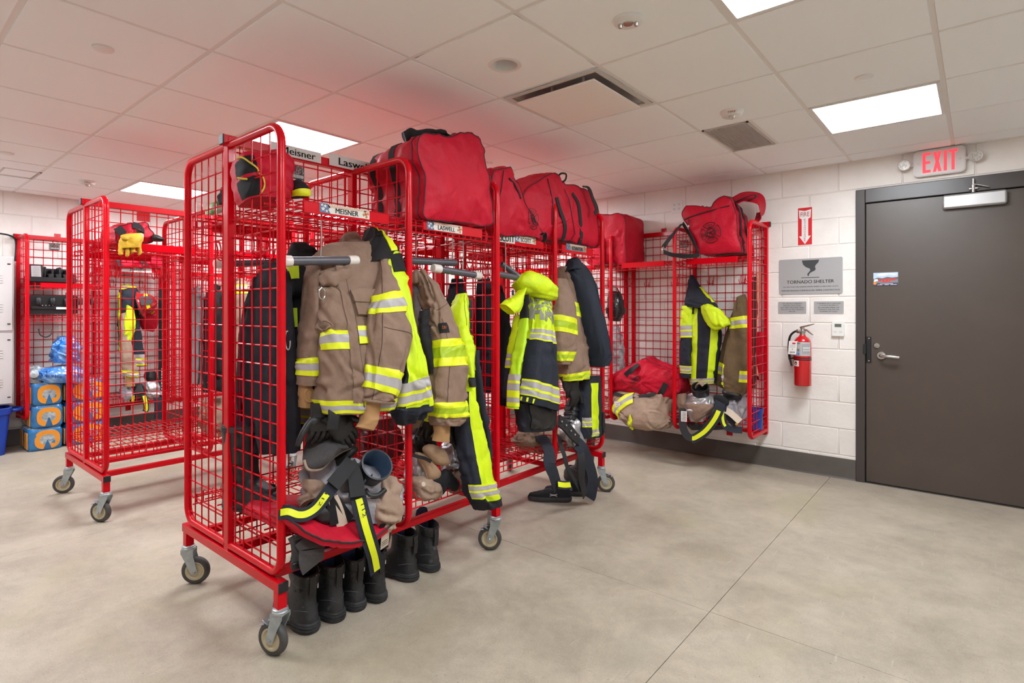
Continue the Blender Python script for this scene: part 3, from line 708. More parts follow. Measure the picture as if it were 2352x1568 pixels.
# ---------------------------------------------------------------- ceiling fixtures
def dome(name, label, x, y, prof, m, cat, n=32):
    t = thing(name, label, cat, (x, y, H)); q = MB(); q.lathe(prof, (x, y, H), (0, 0, -1), n); q.build('cover', m, t); return t
capp = [(0, .009), (.036, .009), (.040, .0065), (.041, 0)]
for lab, x, y in (('round white sprinkler cover plate in the left ceiling, above the left rack', -2.905, .715), ('round white sprinkler cover plate at the left edge of the photo', -5.36, .745), ('round white sprinkler cover plate beside the right light panel', -.43, 3.18), ('round white sprinkler cover plate partly hidden behind the large red bag', -2.9, 3.17)):
    dome('sprinkler_cover', lab, x, y, capp, m_white, 'sprinkler')
t = dome('downlight', 'round recessed white downlight left of the air diffuser', -1.68, 1.955, [(.0, -.075), (.045, -.07), (.056, -.01), (.058, .003), (.062, .005), (.078, .003), (.08, 0)], m_white, 'downlight')
q = MB(); q.lathe([(0, .0), (.03, .002), (.044, .0)], (-1.68, 1.955, H + .062), (0, 0, -1), 24); q.build('lens', mat('downlight_lens', '#8d8782', .3), t)
t = dome('ceiling_strobe', 'round white ceiling device with two clear strobes near the top of the photo', -1.05, 1.96, [(0, .016), (.045, .016), (.056, .012), (.06, 0)], m_white, 'alarm')
q = MB()
for s in (-1, 1): q.lathe([(0, .03), (.006, .03), (.009, .02), (.009, .012)], (-1.05 + s * .028, 1.96 + s * .012, H), (0, 0, -1), 10)
q.lathe([(.0, .02), (.018, .019), (.022, .015)], (-1.05, 1.96, H), (0, 0, -1), 16); q.build('strobe', m_steel, t)
def alarm(lab, x, y):
    t = dome('smoke_alarm', lab, x, y, [(0, .034), (.04, .034), (.052, .028), (.058, .014), (.062, .01), (.064, 0)], m_white, 'alarm')
    q = MB(); d = unit(V(-x, -y, 0)); q.lathe([(0, .02), (.012, .02), (.017, .01), (.018, 0)], V(x, y, H - .03) + d * .018, unit(d * .8 - ZU), 12); q.build('strobe', m_lens, t)
    q = MB(); u_ = np.cross(ZU, d) * -1; c0 = V(x, y, H - .021) + d * .0575; 
    text(q, 'FIRE', c0 + d * .001, np.cross(d, ZU) * -1, unit(ZU + d * .25), .04, .0095, 0, .004); q.build('lettering', mat('sign_red_ink', '#a8262e'), t)
alarm('white fire alarm strobe on the ceiling next to the grey return vent', -1.08, 3.24)
alarm('white fire alarm strobe on the ceiling above the left red rack', -5.99, 1.36)
# air diffuser with a hung plate
x0, y0 = OX, OY; t = thing('air_diffuser', 'square ceiling air diffuser with a hanging centre plate', 'air diffuser', (x0 + .305, y0 + .305, H)); g = .014
q = MB(); o = [(g, g), (TS - g, g), (TS - g, TS - g), (g, TS - g)]; i_ = [(.045, .045), (TS - .045, .045), (TS - .045, TS - .045), (.045, TS - .045)]; j_ = [(.13, .13), (TS - .13, .13), (TS - .13, TS - .13), (.13, TS - .13)]
rows = [[V(x0 + p[0], y0 + p[1], H + z) for p in P_] for P_, z in ((o, 0), (i_, .0), (i_, .012), (j_, .07))]
q.grid(rows, cv=True); q.add(rows[3], [(0, 1, 2, 3)]); q.build('housing', mat('duct_grey', '#cfc8c3', .5), t, smooth=0)
q = MB(); q.span((x0 + .062, y0 + .062, H - .026), (x0 + TS - .062, y0 + TS - .062, H - .018), 0, .003); 
for (dx, dy) in ((.2, .2), (.4, .2), (.2, .4), (.4, .4)): q.span((x0 + dx - .005, y0 + dy - .005, H - .018), (x0 + dx + .005, y0 + dy + .005, H + .085))
q.build('centre_plate', mat('diffuser_plate', '#f4efeb', .5), t)
def grille(lab, x0, y0, x1, y1, m):
    t = thing('return_vent', lab, 'vent', ((x0 + x1) / 2, (y0 + y1) / 2, H)); q = MB()
    for a, b in (((x0, y0), (x1, y0 + .014)), ((x0, y1 - .014), (x1, y1)), ((x0, y0), (x0 + .014, y1)), ((x1 - .014, y0), (x1, y1))): q.span((*a, H - .002), (*b, H + .014))
    q.build('frame', m, t); q = MB(); k = x0 + .016
    while k < x1 - .016: q.span((k, y0 + .014, H + .001), (k + .0035, y1 - .014, H + .012)); k += .0125
    k = y0 + .016
    while k < y1 - .016: q.span((x0 + .014, k, H + .001), (x1 - .014, k + .0035, H + .012)); k += .0125
    q.span((x0, y0, H + .02), (x1, y1, H + .022), 0); q.build('grid', [m, m_dark], t, kind='stuff')
m_vent = mat('vent_grey', '#c9c3be', .5)
grille('grey egg crate return vent beside the fire alarm strobe', OX + TS + .012, OY + 2 * TS + .012, OX + 1.5 * TS - .012, OY + 3 * TS - .012, m_vent)
grille('grey ceiling vent at the far left of the photo', -6.27, .80, -5.92, 1.04, m_vent)
# small red sign on the left wall
p0 = onX(314, 485, WX); p1 = onX(344, 510, WX); t = thing('wall_sign', 'plain red square sign on the left wall above the gloves', 'sign', tuple((p0 + p1) / 2))
q = MB(); q.span((WX, p0[1], p1[2]), (WX + .004, p1[1], p0[2]), 0, .001); q.build('plate', m_signred, t)
# ---------------------------------------------------------------- cloth helpers and fabrics
m_tan = mat('tan_canvas', '#8d7261', .85, col2='#806756', scale=14, bump=.5, bscale=420, bump2=.4, bscale2=14)
m_tan2 = mat('brown_canvas', '#6b5638', .85, col2='#5c4a31', scale=12, bump=.5, bscale=420, bump2=.35, bscale2=26)
m_tanpale = mat('pale_tan_canvas', '#a58c78', .85, col2='#947a68', scale=10, bump=.4, bscale=380, bump2=.5, bscale2=20)
m_knit = mat('tan_knit', '#a98055', .9, bump=.5, bscale=300, stretch=(1, 1, .3))
m_hv = mat('hi_vis_yellow', '#d3ea00', .6, col2='#c3dc00', scale=11, bump=.25, bscale=420, bump2=.35, bscale2=14)
m_lime = mat('reflective_lime', '#dfe615', .5, bump=.3, bscale=300)
m_limed = mat('reflective_lime_dark', '#a9c21a', .45, bump=.2, bscale=300)
m_silver = mat('reflective_silver', '#aaa4a3', .42, bump=.15, bscale=300)
m_navy = mat('navy_fabric', '#1a1f2d', .8, col2='#151925', scale=10, bump=.3, bscale=420, bump2=.4, bscale2=14)
m_navyd = mat('dark_navy_fleece', '#1c1a24', .95, col2='#17151e', scale=10, bump=.3, bscale=300)
m_blk = mat('black_webbing', '#1b191c', .75, bump=.4, bscale=320)
m_blkf = mat('black_fabric', '#141316', .85, col2='#100f12', scale=9, bump=.3, bscale=300)
m_leather = mat('black_leather', '#201f20', .42, col2='#161516', scale=16, bump=.35, bscale=90)
m_lining = mat('silver_lining', '#a8a2a4', .5, metal=.15, col2='#97929a', scale=12, bump=.5, bscale=70, bump2=.6, bscale2=22)
m_foil = mat('bright_foil_lining', '#c3bfc0', .3, metal=.5, col2='#a5a0a2', scale=16, bump=.6, bscale=45)
m_greyf = mat('grey_fleece', '#4b4747', .95, col2='#434041', scale=60, bump=.3, bscale=300)
m_nylon = mat('red_nylon', '#c40f2c', .55, spec=.25, col2='#b60d28', scale=6, bump=.12, bscale=600, bump2=.4, bscale2=10)
m_pipe = mat('black_piping', '#2a1d20', .6)
m_zip = mat('zipper', '#3a1c22', .5)
m_cream = mat('cream_webbing', '#cbb9a6', .8, bump=.3, bscale=300)
m_pvc = mat('grey_pvc', '#55535a', .38, col2='#504e55', scale=20); m_cap = mat('white_pvc', '#ded5cd', .35)
m_bluelin = mat('blue_lining', '#3c5470', .9, col2='#324963', scale=14, bump=.3, bscale=200)
m_bootblk = mat('boot_leather', '#28282a', .5, col2='#1e1e20', scale=14, bump=.4, bscale=60, bump2=.3, bscale2=16)
m_scuff = mat('scuffed_leather', '#28282a', .55, col2='#686f6e', scale=17, detail=10, mixlo=.56, mixhi=.72, bump=.4, bscale=60)
m_sole = mat('boot_sole', '#242426', .7, col2='#343435', scale=30, bump=.3, bscale=60)
m_orange = mat('orange_print', '#c96a28', .6)
def splin(A, n):
    """spline resample of rows (any columns) to n rows"""
    A = np.array(A, float); k = len(A); t = np.linspace(0, k - 1, n); Q = np.vstack([2 * A[0] - A[1], A, 2 * A[-1] - A[-2]]); out = []
    for x in t:
        i = min(int(x), k - 2); u = x - i; a, b, c, d = Q[i], Q[i + 1], Q[i + 2], Q[i + 3]
        out.append(.5 * (2 * b + (c - a) * u + (2 * a - 5 * b + 4 * c - d) * u * u + (3 * b - a - 3 * c + d) * u ** 3))
    return np.array(out)
class Cloth:
    """a hollow cloth tube: stations (left px,py, right px,py, half depth, plane[, plane of right edge]) lofted into one skin"""
    def __init__(s, st, ax='X', nv=44, nu=26, e=.75, amp=.006, seed=0., cs=(9., 9., 3.5), folds=0., nf=5, tail=1., cr=1.):
        pick = onX if ax == 'X' else onY; base = V(1, 0, 0) if ax == 'X' else V(0, -1, 0)
        R_ = []
        for q in st:
            D = q[5]; D2 = q[6] if len(q) > 6 else D
            R_.append(np.concatenate([pick(q[0], q[1], D), pick(q[2], q[3], D2), [q[4]]]))
        S = splin(R_, nv); L, R, hd = S[:, :3], S[:, 3:6], np.maximum(S[:, 6], .003); C = (L + R) / 2; W = (R - L) / 2; T = np.gradient(C, axis=0)
        ang = np.concatenate([np.linspace(math.pi, 0, nu, endpoint=False), np.linspace(0, -math.pi, nu, endpoint=False)])
        ca = np.sign(np.cos(ang)) * np.abs(np.cos(ang)) ** e; sa = np.sign(np.sin(ang)) * np.abs(np.sin(ang)) ** e
        G = np.zeros((nv, 2 * nu, 3))
        for i in range(nv):
            n = np.cross(T[i], W[i]); n = unit(n) if np.linalg.norm(n) > 1e-9 else base
            if n @ base < 0: n = -n
            n = unit(n + base * .6)
            a_ = proj(C[i] + W[i]) - proj(C[i] - W[i]); b_ = proj(C[i] + n * hd[i]) - proj(C[i] - n * hd[i]); wp = np.linalg.norm(a_); hp = abs(a_ @ b_) / max(wp, 1e-6)
            W[i] *= math.sqrt(max(.22, 1 - min((hp / max(wp, 1e-6)) ** 2, .78)))
            fo = folds * np.sin(ca * nf * 2.2 + seed + i * .05) * (i / nv) ** tail if folds else 0
            G[i] = C[i] + np.outer(ca, W[i]) + np.outer(sa * hd[i] + fo * np.sign(sa), n)
        if amp: G = s.crease(crumple(G, amp * .8, cs, seed), amp * .85 * cr, seed, L, R)
        s.G = G
        s.nv, s.nu = nv, nu
    def crease(s, G, dep, seed, L, R, k=None):
        """long soft folds pulled across the skin"""
        nv, m = G.shape[:2]; nu = m // 2; rg = random.Random(int(seed * 1000) + 5); ln = np.linalg.norm(np.diff((L + R) / 2, axis=0), axis=1).sum(); wd = np.linalg.norm(R - L, axis=1).mean()
        vv = np.linspace(0, ln, nv)[:, None] * np.ones((1, m)); uu = np.ones((nv, 1)) * (np.arange(m)[None] / nu) * wd * 1.3
        du = np.gradient(G, axis=0); dv = np.roll(G, -1, 1) - np.roll(G, 1, 1); N = np.cross(du, dv); N /= np.maximum(np.linalg.norm(N, axis=2, keepdims=True), 1e-9)
        c = G.mean(1, keepdims=True); sg = 1. if ((G - c) * N).sum() > 0 else -1.
        H_ = np.zeros((nv, m)); k = k or int(8 + 26 * ln * wd / .15)
        for _ in range(k):
            a0 = rg.uniform(0, ln); b0 = rg.uniform(0, wd * 2.6); an = rg.gauss(0, .55) if rg.random() < .65 else rg.gauss(1.35, .3) * rg.choice((-1, 1)); le = rg.uniform(.05, .16); w_ = rg.uniform(.007, .016); dd = dep * rg.uniform(.5, 1.3)
            x = vv - a0; y = (uu - b0 + wd * 1.3) % (wd * 2.6) - wd * 1.3; al = x * math.cos(an) + y * math.sin(an); ac = -x * math.sin(an) + y * math.cos(an) + .25 * al * al / le * rg.choice((-1, 1))
            f = np.clip(1 - np.abs(al) / le, 0, 1); f = f * f * (3 - 2 * f)
            f = f * np.clip(np.minimum(vv, ln - vv) / .04, .15, 1)
            H_ += dd * f * (np.exp(-(ac / w_) ** 2) * .9 - np.exp(-((ac - 1.5 * w_) / w_) ** 2) * .9)
        return G + N * (sg * np.clip(H_, -2.2 * dep, 2.2 * dep))[:, :, None]
    def at(s, v, u):
        """point and outward normal at v (0 top..1) and u (0..1 left to right over the front, 1..2 back)"""
        G = s.G; nv, m = G.shape[:2]
        if not hasattr(s, 'N'):
            du = np.gradient(G, axis=0); dv = np.roll(G, -1, 1) - np.roll(G, 1, 1); N = np.cross(du, dv); N /= np.maximum(np.linalg.norm(N, axis=2, keepdims=True), 1e-9)
            c = G.mean(1, keepdims=True)
            if ((G - c) * N).sum() < 0: N = -N
            s.N = N
        x = min(max(v, 0), 1) * (nv - 1); y = (u % 2) * s.nu; i = min(int(x), nv - 2); j = int(y) % m; a = x - i; b = y - int(y); j2 = (j + 1) % m
        def mx(A): return (A[i, j] * (1 - b) + A[i, j2] * b) * (1 - a) + (A[i + 1, j] * (1 - b) + A[i + 1, j2] * b) * a
        return mx(G), unit(mx(s.N))
    def skin(s, q, mi=0, mfn=None, caps=(True, True)):
        G = s.G; nv, m = G.shape[:2]
        f = (lambda i, j: mfn((i + .5) / (nv - 1), (j + .5) / s.nu)) if mfn else None
        q.grid(G, cv=True, mi=mi, mfn=f)
        for k, r in ((0, 0), (1, nv - 1)):
            if caps[k]:
                c = G[r].mean(0); ring = [c + (p - c) * .55 for p in G[r]]; sh = (G[r] - G[1 if k == 0 else nv - 2]).mean(0) * -.6
                q.grid([G[r], [p + sh for p in ring]] if k else [[p + sh for p in ring], G[r]], cv=True, mi=mi)
                q.add([p + sh for p in ring], [tuple(range(m)) if k == 0 else tuple(range(m))[::-1]], mi)
        return q
    def band(s, q, v0, v1, mi=0, off=.0034, u0=0., u1=2., n=None, tilt=0., rows=3, bow=0.):
        """a strip lying on the skin between v0 and v1 (tilt: v rises across the front)"""
        full = u1 - u0 >= 1.999; n = n or max(5, int((u1 - u0) * s.nu * 2)); us = np.linspace(u0, u1, n, endpoint=not full)
        rows = max(rows, int(abs(v1 - v0) * s.nv * 1.6) + 2); vv = [v0, *np.linspace(v0, v1, rows), v1]; of = [-.002] + [off] * rows + [-.002]; rowsG = []
        for v, o in zip(vv, of):
            r = []
            for u in us:
                h = -math.cos(math.pi * u); pn = s.at(v + tilt * h + bow * (1 - h * h), u); r.append(pn[0] + pn[1] * o)
            rowsG.append(r)
        if not full:
            rowsG = [[r[0] - s.at(.5, us[0])[1] * 0 - (0 if k in (0, len(rowsG) - 1) else 1) * s.at(vv[k], us[0])[1] * (off + .002), *r, r[-1] - (0 if k in (0, len(rowsG) - 1) else 1) * s.at(vv[k], us[-1])[1] * (off + .002)] for k, r in enumerate(rowsG)]
        q.grid(rowsG, cv=full, mi=mi)
    def stripe(s, q, v0, v1, kind='lsl', **k):
        """three-part reflective trim: lime, silver, lime (or others), material slots 0 lime 1 silver 2 dark lime"""
        parts = {'lsl': ((0, .3, 0), (.3, .7, 1), (.7, 1, 0)), 'ldl': ((0, .3, 0), (.3, .7, 2), (.7, 1, 0)), 'slsl': ((0, .36, 1), (.36, .5, 0), (.5, .86, 1), (.86, 1, 0)), 'lslsl': ((0, .1, 0), (.1, .42, 1), (.42, .56, 0), (.56, .9, 1), (.9, 1, 0))}[kind]
        for a, b, m in parts: s.band(q, v0 + (v1 - v0) * a, v0 + (v1 - v0) * b, m, **k)
MS = [m_lime, m_silver, m_limed]
def seam(cl, q, pts, r=.0012, mi=0, off=.001):
    P = []; pts = splin(pts, len(pts) * 4)
    for (v, u) in pts:
        p, n = cl.at(v, u); P.append(p + n * off)
    q.tube(P, r, 4, mi)
def top_of(*clo): return np.concatenate([c.G.reshape(-1, 3) for c in clo])
def thing_at(name, label, cat, pts, group=None):
    P = np.asarray(pts).reshape(-1, 3); return thing(name, label, cat, ((P[:, 0].min() + P[:, 0].max()) / 2, (P[:, 1].min() + P[:, 1].max()) / 2, P[:, 2].min()), 0, group)
# ---------------------------------------------------------------- bags
def creases3(G, k, dep, seed, w0=.012, le0=.10):
    """sharp pulled folds on any skin: dents along short random lines with a swelling beside them"""
    G = np.array(G, float); rg = random.Random(int(seed * 977) + 3); du = np.gradient(G, axis=0); dv = np.roll(G, -1, 1) - np.roll(G, 1, 1); N = np.cross(du, dv); N /= np.maximum(np.linalg.norm(N, axis=2, keepdims=True), 1e-9); c = G.reshape(-1, 3).mean(0)
    if ((G - c) * N).sum() < 0: N = -N
    H_ = np.zeros(G.shape[:2])
    for _ in range(k):
        i = rg.randrange(2, G.shape[0] - 2); j = rg.randrange(G.shape[1]); p = G[i, j]; n = N[i, j]; t = unit(np.cross(n, V(rg.gauss(0, 1), rg.gauss(0, 1), rg.gauss(0, 1)))); s_ = np.cross(n, t); L_ = le0 * rg.uniform(.5, 1.5); w_ = w0 * rg.uniform(.6, 1.5); d = dep * rg.uniform(.4, 1.2)
        D = G - p; al = D @ t; ac = D @ s_ + 1.2 * al * al * rg.choice((-1, 1)); ok = (N @ n > .3) & (np.abs(D @ n) < .08); f = np.clip(1 - np.abs(al) / L_, 0, 1); f = f * f * (3 - 2 * f) * ok
        H_ += d * f * (np.exp(-(ac / w_) ** 2) * .7 - np.where(ac < 0, 1., .35) * np.exp(-((np.abs(ac) - 1.9 * w_) / (1.5 * w_)) ** 2) * .8)
    return G + N * np.clip(H_, -2 * dep, 2 * dep)[:, :, None]
def closed_spline(P, n):
    P = np.array(P, float); k = len(P); Q = np.vstack([P[-1], P, P[0], P[1]]); out = []
    seg = np.linalg.norm(np.diff(np.vstack([P, P[:1]]), axis=0), axis=1); cum = np.concatenate([[0], np.cumsum(seg)]); 
    for x in np.linspace(0, cum[-1], n, endpoint=False):
        i = min(np.searchsorted(cum, x, 'right') - 1, k - 1); u = (x - cum[i]) / max(seg[i], 1e-9); a, b, c, d = Q[i], Q[i + 1], Q[i + 2], Q[i + 3]
        out.append(.5 * (2 * b + (c - a) * u + (2 * a - 5 * b + 4 * c - d) * u * u + (3 * b - a - 3 * c + d) * u ** 3))
    return np.array(out)
class Bag:
    """soft holdall: the outline of its end panel on a plane, swept back along `stations` (shift, width scale, height scale)"""
    def __init__(s, px, ax, D, stations, n=108, amp=.012, seed=0., cs=(7, 7, 5), bulge=.03, P=None):
        pick = onX if ax == 'X' else onY; s.nrm = V(1, 0, 0) if ax == 'X' else V(0, -1, 0)
        P = closed_spline([pick(x, y, D) for x, y in px] if P is None else P, n); lo = P[:, 2].min(); c = V(*P[:, :2].mean(0), lo); s.P0 = P; s.c = c; s.lo = lo
        rows = []
        def ring(k, dn, sh, sv):
            d = P - c; return c + V(d[:, 0] * sh, d[:, 1] * sh, d[:, 2] * sv).reshape(3, -1).T - s.nrm * dn
        mid = (P[:, 2].max() - lo) * .5
        def cap(base, outv, ks):
            m = base.mean(0); return [m + (base - m) * k + outv * b for k, b in ks]
        R0 = ring(0, stations[0][0], *stations[0][1:3]); R1 = ring(0, stations[-1][0], *stations[-1][1:3])
        ks = [(.06, 1.), (.15, .99), (.25, .96), (.35, .92), (.45, .84), (.55, .75), (.65, .62), (.75, .5), (.84, .36), (.92, .19), (.975, .06)]
        rows += cap(R0, s.nrm * bulge, ks); s.i0 = len(rows)
        st = splin(stations, max(16, len(stations) * 7))
        for q in st: rows.append(ring(0, *q[:3]))
        s.i1 = len(rows) - 1
        rows += cap(R1, -s.nrm * bulge, ks[::-1])
        G = np.array(rows)
        s.G = creases3(crumple(G, amp, cs, seed), 46, .007, seed); s.G[:, :, 2] = np.maximum(s.G[:, :, 2], lo + .0)
    def skin(s, q, mi=0):
        q.grid(s.G, cv=True, mi=mi); m = s.G.shape[1]; L = len(s.G)
        q.add(s.G[0], [tuple(range(m))], mi); q.add(s.G[-1], [tuple(range(m))[::-1]], mi)
    def pt(s, i, j, off=0.):
        G = s.G; i = min(max(i, 0), len(G) - 1); m = G.shape[1]; j %= m
        a, b = int(i), int(j); i2 = min(a + 1, len(G) - 1); f, g = i - a, j - b; b2 = (b + 1) % m
        p = (G[a, b] * (1 - g) + G[a, b2] * g) * (1 - f) + (G[i2, b] * (1 - g) + G[i2, b2] * g) * f
        n = unit(np.cross(G[min(a + 1, len(G) - 1), b] - G[max(a - 1, 0), b], G[a, (b + 1) % m] - G[a, b - 1])); 
        if n @ (p - G[s.i0:s.i1 + 1].reshape(-1, 3).mean(0)) < 0: n = -n
        return p + n * off
    def piping(s, q, i, r=.0024, mi=0): q.tube([s.pt(i, j, .0015) for j in range(s.G.shape[1])], r, 6, mi, closed=True)
    def strap(s, q, j0, j1, i, w=.038, off=.003, mi=0, n=26, th=.003, steps=None):
        """webbing around the bag at sweep position i from ring index j0 to j1"""
        js = np.linspace(j0, j1, n); q.ribbon([s.pt(i, j, off) for j in js], s.nrm, w, th, mi)
    def lstrap(s, q, j, i0, i1, w=.038, off=.003, mi=0, n=14): 
        P = [s.pt(i, j, off) for i in np.linspace(i0, i1, n)]; Wd = [s.pt(i, j + 1) - s.pt(i, j - 1) for i in np.linspace(i0, i1, n)]; q.ribbon(P, Wd, w, .003, mi)
    def near(s, p): 
        d = np.linalg.norm(s.G - np.array(p), axis=2); return np.unravel_index(d.argmin(), d.shape)
    def drop(s, P, d=None, off=.0035):
        """lay points onto the front end panel along the bag's axis"""
        A = s.G[:s.i0 + 1].reshape(-1, 3); out = []; ax = 0 if abs(s.nrm[0]) > .5 else 1; o = 1 - ax
        for p in P:
            w_ = 1 / (((A[:, o] - p[o]) ** 2 + (A[:, 2] - p[2]) ** 2) ** 1.5 + 1e-7); x = (A[:, ax] * w_).sum() / w_.sum(); r = np.array(p, float); r[ax] = x + s.nrm[ax] * off; out.append(r)
        return np.array(out)
def emblem(q, bag, c, u, v, R, mi=0):
    """fire-service cross badge drawn in lines on a bag's end panel"""
    def line(P, closed=True, r=.0016):
        P = np.array(P); P3 = bag.drop([c + u * a * R + v * b * R for a, b in P]); q.tube(P3, r * R / .06, 4, mi, closed=closed)
    rot = .0
    for k in range(4):
        a = k * math.pi / 2
        def T(x, y): return (x * math.cos(a) - y * math.sin(a), x * math.sin(a) + y * math.cos(a))
        pts = [(.30, .42)]
        shape = [(-.27, .46), (-.60, .76), (-.5, .87), (-.25, .97), (0, 1.), (.25, .97), (.5, .87), (.60, .76), (.27, .46), (.1, .52), (-.1, .52)]
        line([T(x, y) for x, y in shape]); 
        wd = ('FIRE', 'FD', 'DEPT', 'FD')[k]; tp, tf = text_mesh(wd, 0.); sz = tp.max(0) - tp.min(0); kk = .22 / sz[1]; kx = (.62 if len(wd) > 2 else .3) / sz[0]; sgn = -1 if k == 2 else 1
        Pt = [T(p[0] * kx * sgn, .72 + p[1] * kk * sgn) for p in tp]; q.add(bag.drop([c + u * a_ * R + v * b_ * R for a_, b_ in Pt], off=.004), tf, mi)
    line([(.44 * math.cos(t), .44 * math.sin(t)) for t in np.linspace(0, 2 * math.pi, 30, endpoint=False)])
    line([(.36 * math.cos(t), .36 * math.sin(t)) for t in np.linspace(0, 2 * math.pi, 30, endpoint=False)], True, .001)
    for k in range(5):
        t = k * 1.256 + .3; line([(.08 * math.cos(t), .08 * math.sin(t)), (.3 * math.cos(t + .2), .3 * math.sin(t + .2))], False, .0024)
    line([(-.12, -.1), (0, .14), (.12, -.1), (-.05, -.02)], True, .0022)
def bag_thing(label, bag, group=None):
    t = thing_at('gear_bag', label, 'bag', bag.G[bag.i0:bag.i1 + 1], group); q = MB(); bag.skin(q); q.build('bag_body', m_nylon, t, smooth=60); return t
N_ = 108
# large bag above the second name plate
b = Bag([(979, 501), (975, 458), (977, 405), (962, 363), (959, 330), (970, 311), (1000, 312), (1036, 318), (1062, 308), (1090, 313), (1107, 337), (1115, 382), (1125, 433), (1130, 484), (1129, 512), (1108, 518), (1051, 508)], 'X', -1.985, [(0, 1, 1), (.05, 1.03, 1.0), (.2, .98, .97), (.36, .9, .93), (.45, .82, .86)], amp=.016, seed=3.1, bulge=.035)
bag1 = b; t = bag_thing('largest red holdall, on the top shelf above the second name plate', b)
q = MB(); b.piping(q, b.i0); b.piping(q, b.i0 + 7); each(q, 'piping', m_pipe, t)
q = MB()
pts = [b.pt(b.i0 + 10, j, .004) for j in np.linspace(14, 30, 10)]
k_ = b.near(onX(925, 345, -2.22)); i_ = b.i0 + 17
lo_j = [j for j in range(N_) if b.G[i_, j, 1] < b.c[1]]
js = sorted(lo_j, key=lambda j: b.G[i_, j, 2]); 
def sidejs(bg, i, side=-1):
    """ring indices up one side of a bag, bottom to top"""
    ax = 1 if abs(bg.nrm[0]) > .5 else 0
    m = bg.G.shape[1]; bot = min(range(m), key=lambda j: abs(bg.G[i, j, ax] - bg.c[ax]) + (bg.G[i, j, 2] - bg.lo) * 3); top = max(range(m), key=lambda j: bg.G[i, j, 2] - abs(bg.G[i, j, ax] - bg.c[ax]) * .5)
    a = (bot, top if top > bot else top + m); mid = bg.G[i, ((a[0] + a[1]) // 2) % m, ax]
    if (mid < bg.c[ax]) == (side < 0): return a
    return (bot + m if bot < top else bot, top)
j0, j1 = sidejs(b, i_); b.strap(q, j0, j1, i_, .042); b.strap(q, j0, j1, i_ + 9, .042); each(q, 'strap', m_blk, t)
HANDLE_1 = t
# slumped triangular bag
b = Bag([(1148, 536), (1137, 470), (1132, 402), (1150, 392), (1172, 387), (1181, 411), (1199, 441), (1217, 487), (1245, 531), (1242, 545), (1205, 541)], 'X', -2.06, [(0, 1, 1), (.08, 1.04, 1.03), (.22, 1.0, .92), (.38, .9, .8)], amp=.014, seed=8.3, bulge=.03)
t = bag_thing('slumped triangular red holdall with a badge, on the shelf above the doubled name plate', b)
q = MB(); b.piping(q, b.i0); seam_pts = b.drop([onX(1171, 388, -2.0), onX(1163, 430, -2.0), onX(1155, 485, -2.0), onX(1148, 533, -2.0)], off=.004); q.tube(seam_pts, .0025, 5); each(q, 'piping', m_pipe, t)
q = MB(); c = onX(1222, 503, -2.05); emblem(q, b, c, V(0, 1, 0), unit(V(0, -.05, 1)), .062); q.build('badge', m_pipe, t, label='dark printed badge')
q = MB(); q.tube(b.drop([onX(1180, 408, -2), onX(1192, 418, -2), onX(1199, 438, -2), onX(1204, 455, -2)], off=.003), .006, 6); j0, j1 = sidejs(b, b.i0 + 14); b.strap(q, j0, j1, b.i0 + 14, .04)
q.ribbon(spline([onX(1243, 540, -2.0), onX(1250, 535, -1.99), onX(1252, 548, -1.99), onX(1246, 556, -2.0)], 4), V(1, 0, 0), .03, .004); each(q, 'strap', m_blk, t)
# bag with two upright black straps
b = Bag([(1288, 545), (1284, 480), (1283, 440), (1285, 408), (1300, 424), (1328, 429), (1352, 440), (1364, 456), (1374, 489), (1377, 560), (1372, 566), (1340, 558)], 'X', -2.07, [(0, 1, 1), (.1, 1.02, 1.04), (.25, 1.0, 1.04), (.4, .95, .95)], amp=.012, seed=13.3, bulge=.03)
P_ = b.P0
b2 = Bag([(1207, 552), (1203, 500), (1204, 445), (1236, 417), (1262, 401), (1275, 398), (1284, 405), (1297, 424), (1328, 429), (1352, 440), (1364, 456), (1374, 489), (1377, 560), (1340, 560), (1288, 550)], 'X', -2.10, [(0, 1, 1), (.1, 1.02, 1.02), (.28, 1.0, 1.0), (.42, .95, .92)], amp=.014, seed=13.3, bulge=.04)
b = b2; t = bag_thing('red holdall with two upright black straps, third along the top shelves', b)
q = MB(); b.piping(q, b.i0); q.tube(b.drop([onX(1284, 405, -2), onX(1288, 460, -2), onX(1287, 510, -2), onX(1293, 540, -2), onX(1330, 554, -2), onX(1372, 563, -2)], off=.005), .0028, 5); q.tube(b.drop([onX(1316, 430, -2), onX(1325, 455, -2), onX(1330, 500, -2), onX(1342, 535, -2), onX(1338, 550, -2)], off=.005), .0024, 5); each(q, 'piping', m_pipe, t)
q = MB()
for P in ([(1297, 450), (1303, 480), (1314, 515), (1318, 542), (1316, 549)], [(1336, 440), (1345, 465), (1350, 500), (1356, 540), (1357, 558)]):
    q.ribbon(splin(b.drop([onX(x, y, -2) for x, y in P], off=.003), 14), V(0, 1, 0), .034, .003)
q.ribbon(spline([onX(1338, 428, -2.08), onX(1352, 432, -2.05), onX(1361, 455, -2.03), onX(1370, 480, -2.02), onX(1366, 492, -2.02)], 6), V(0, 1, .3), .035, .004)
q.tube(spline([onX(1284, 402, -2.1), onX(1290, 398, -2.08), onX(1300, 400, -2.07), onX(1299, 412, -2.07), onX(1292, 418, -2.08)], 5), .006, 6); each(q, 'strap', m_blk, t)
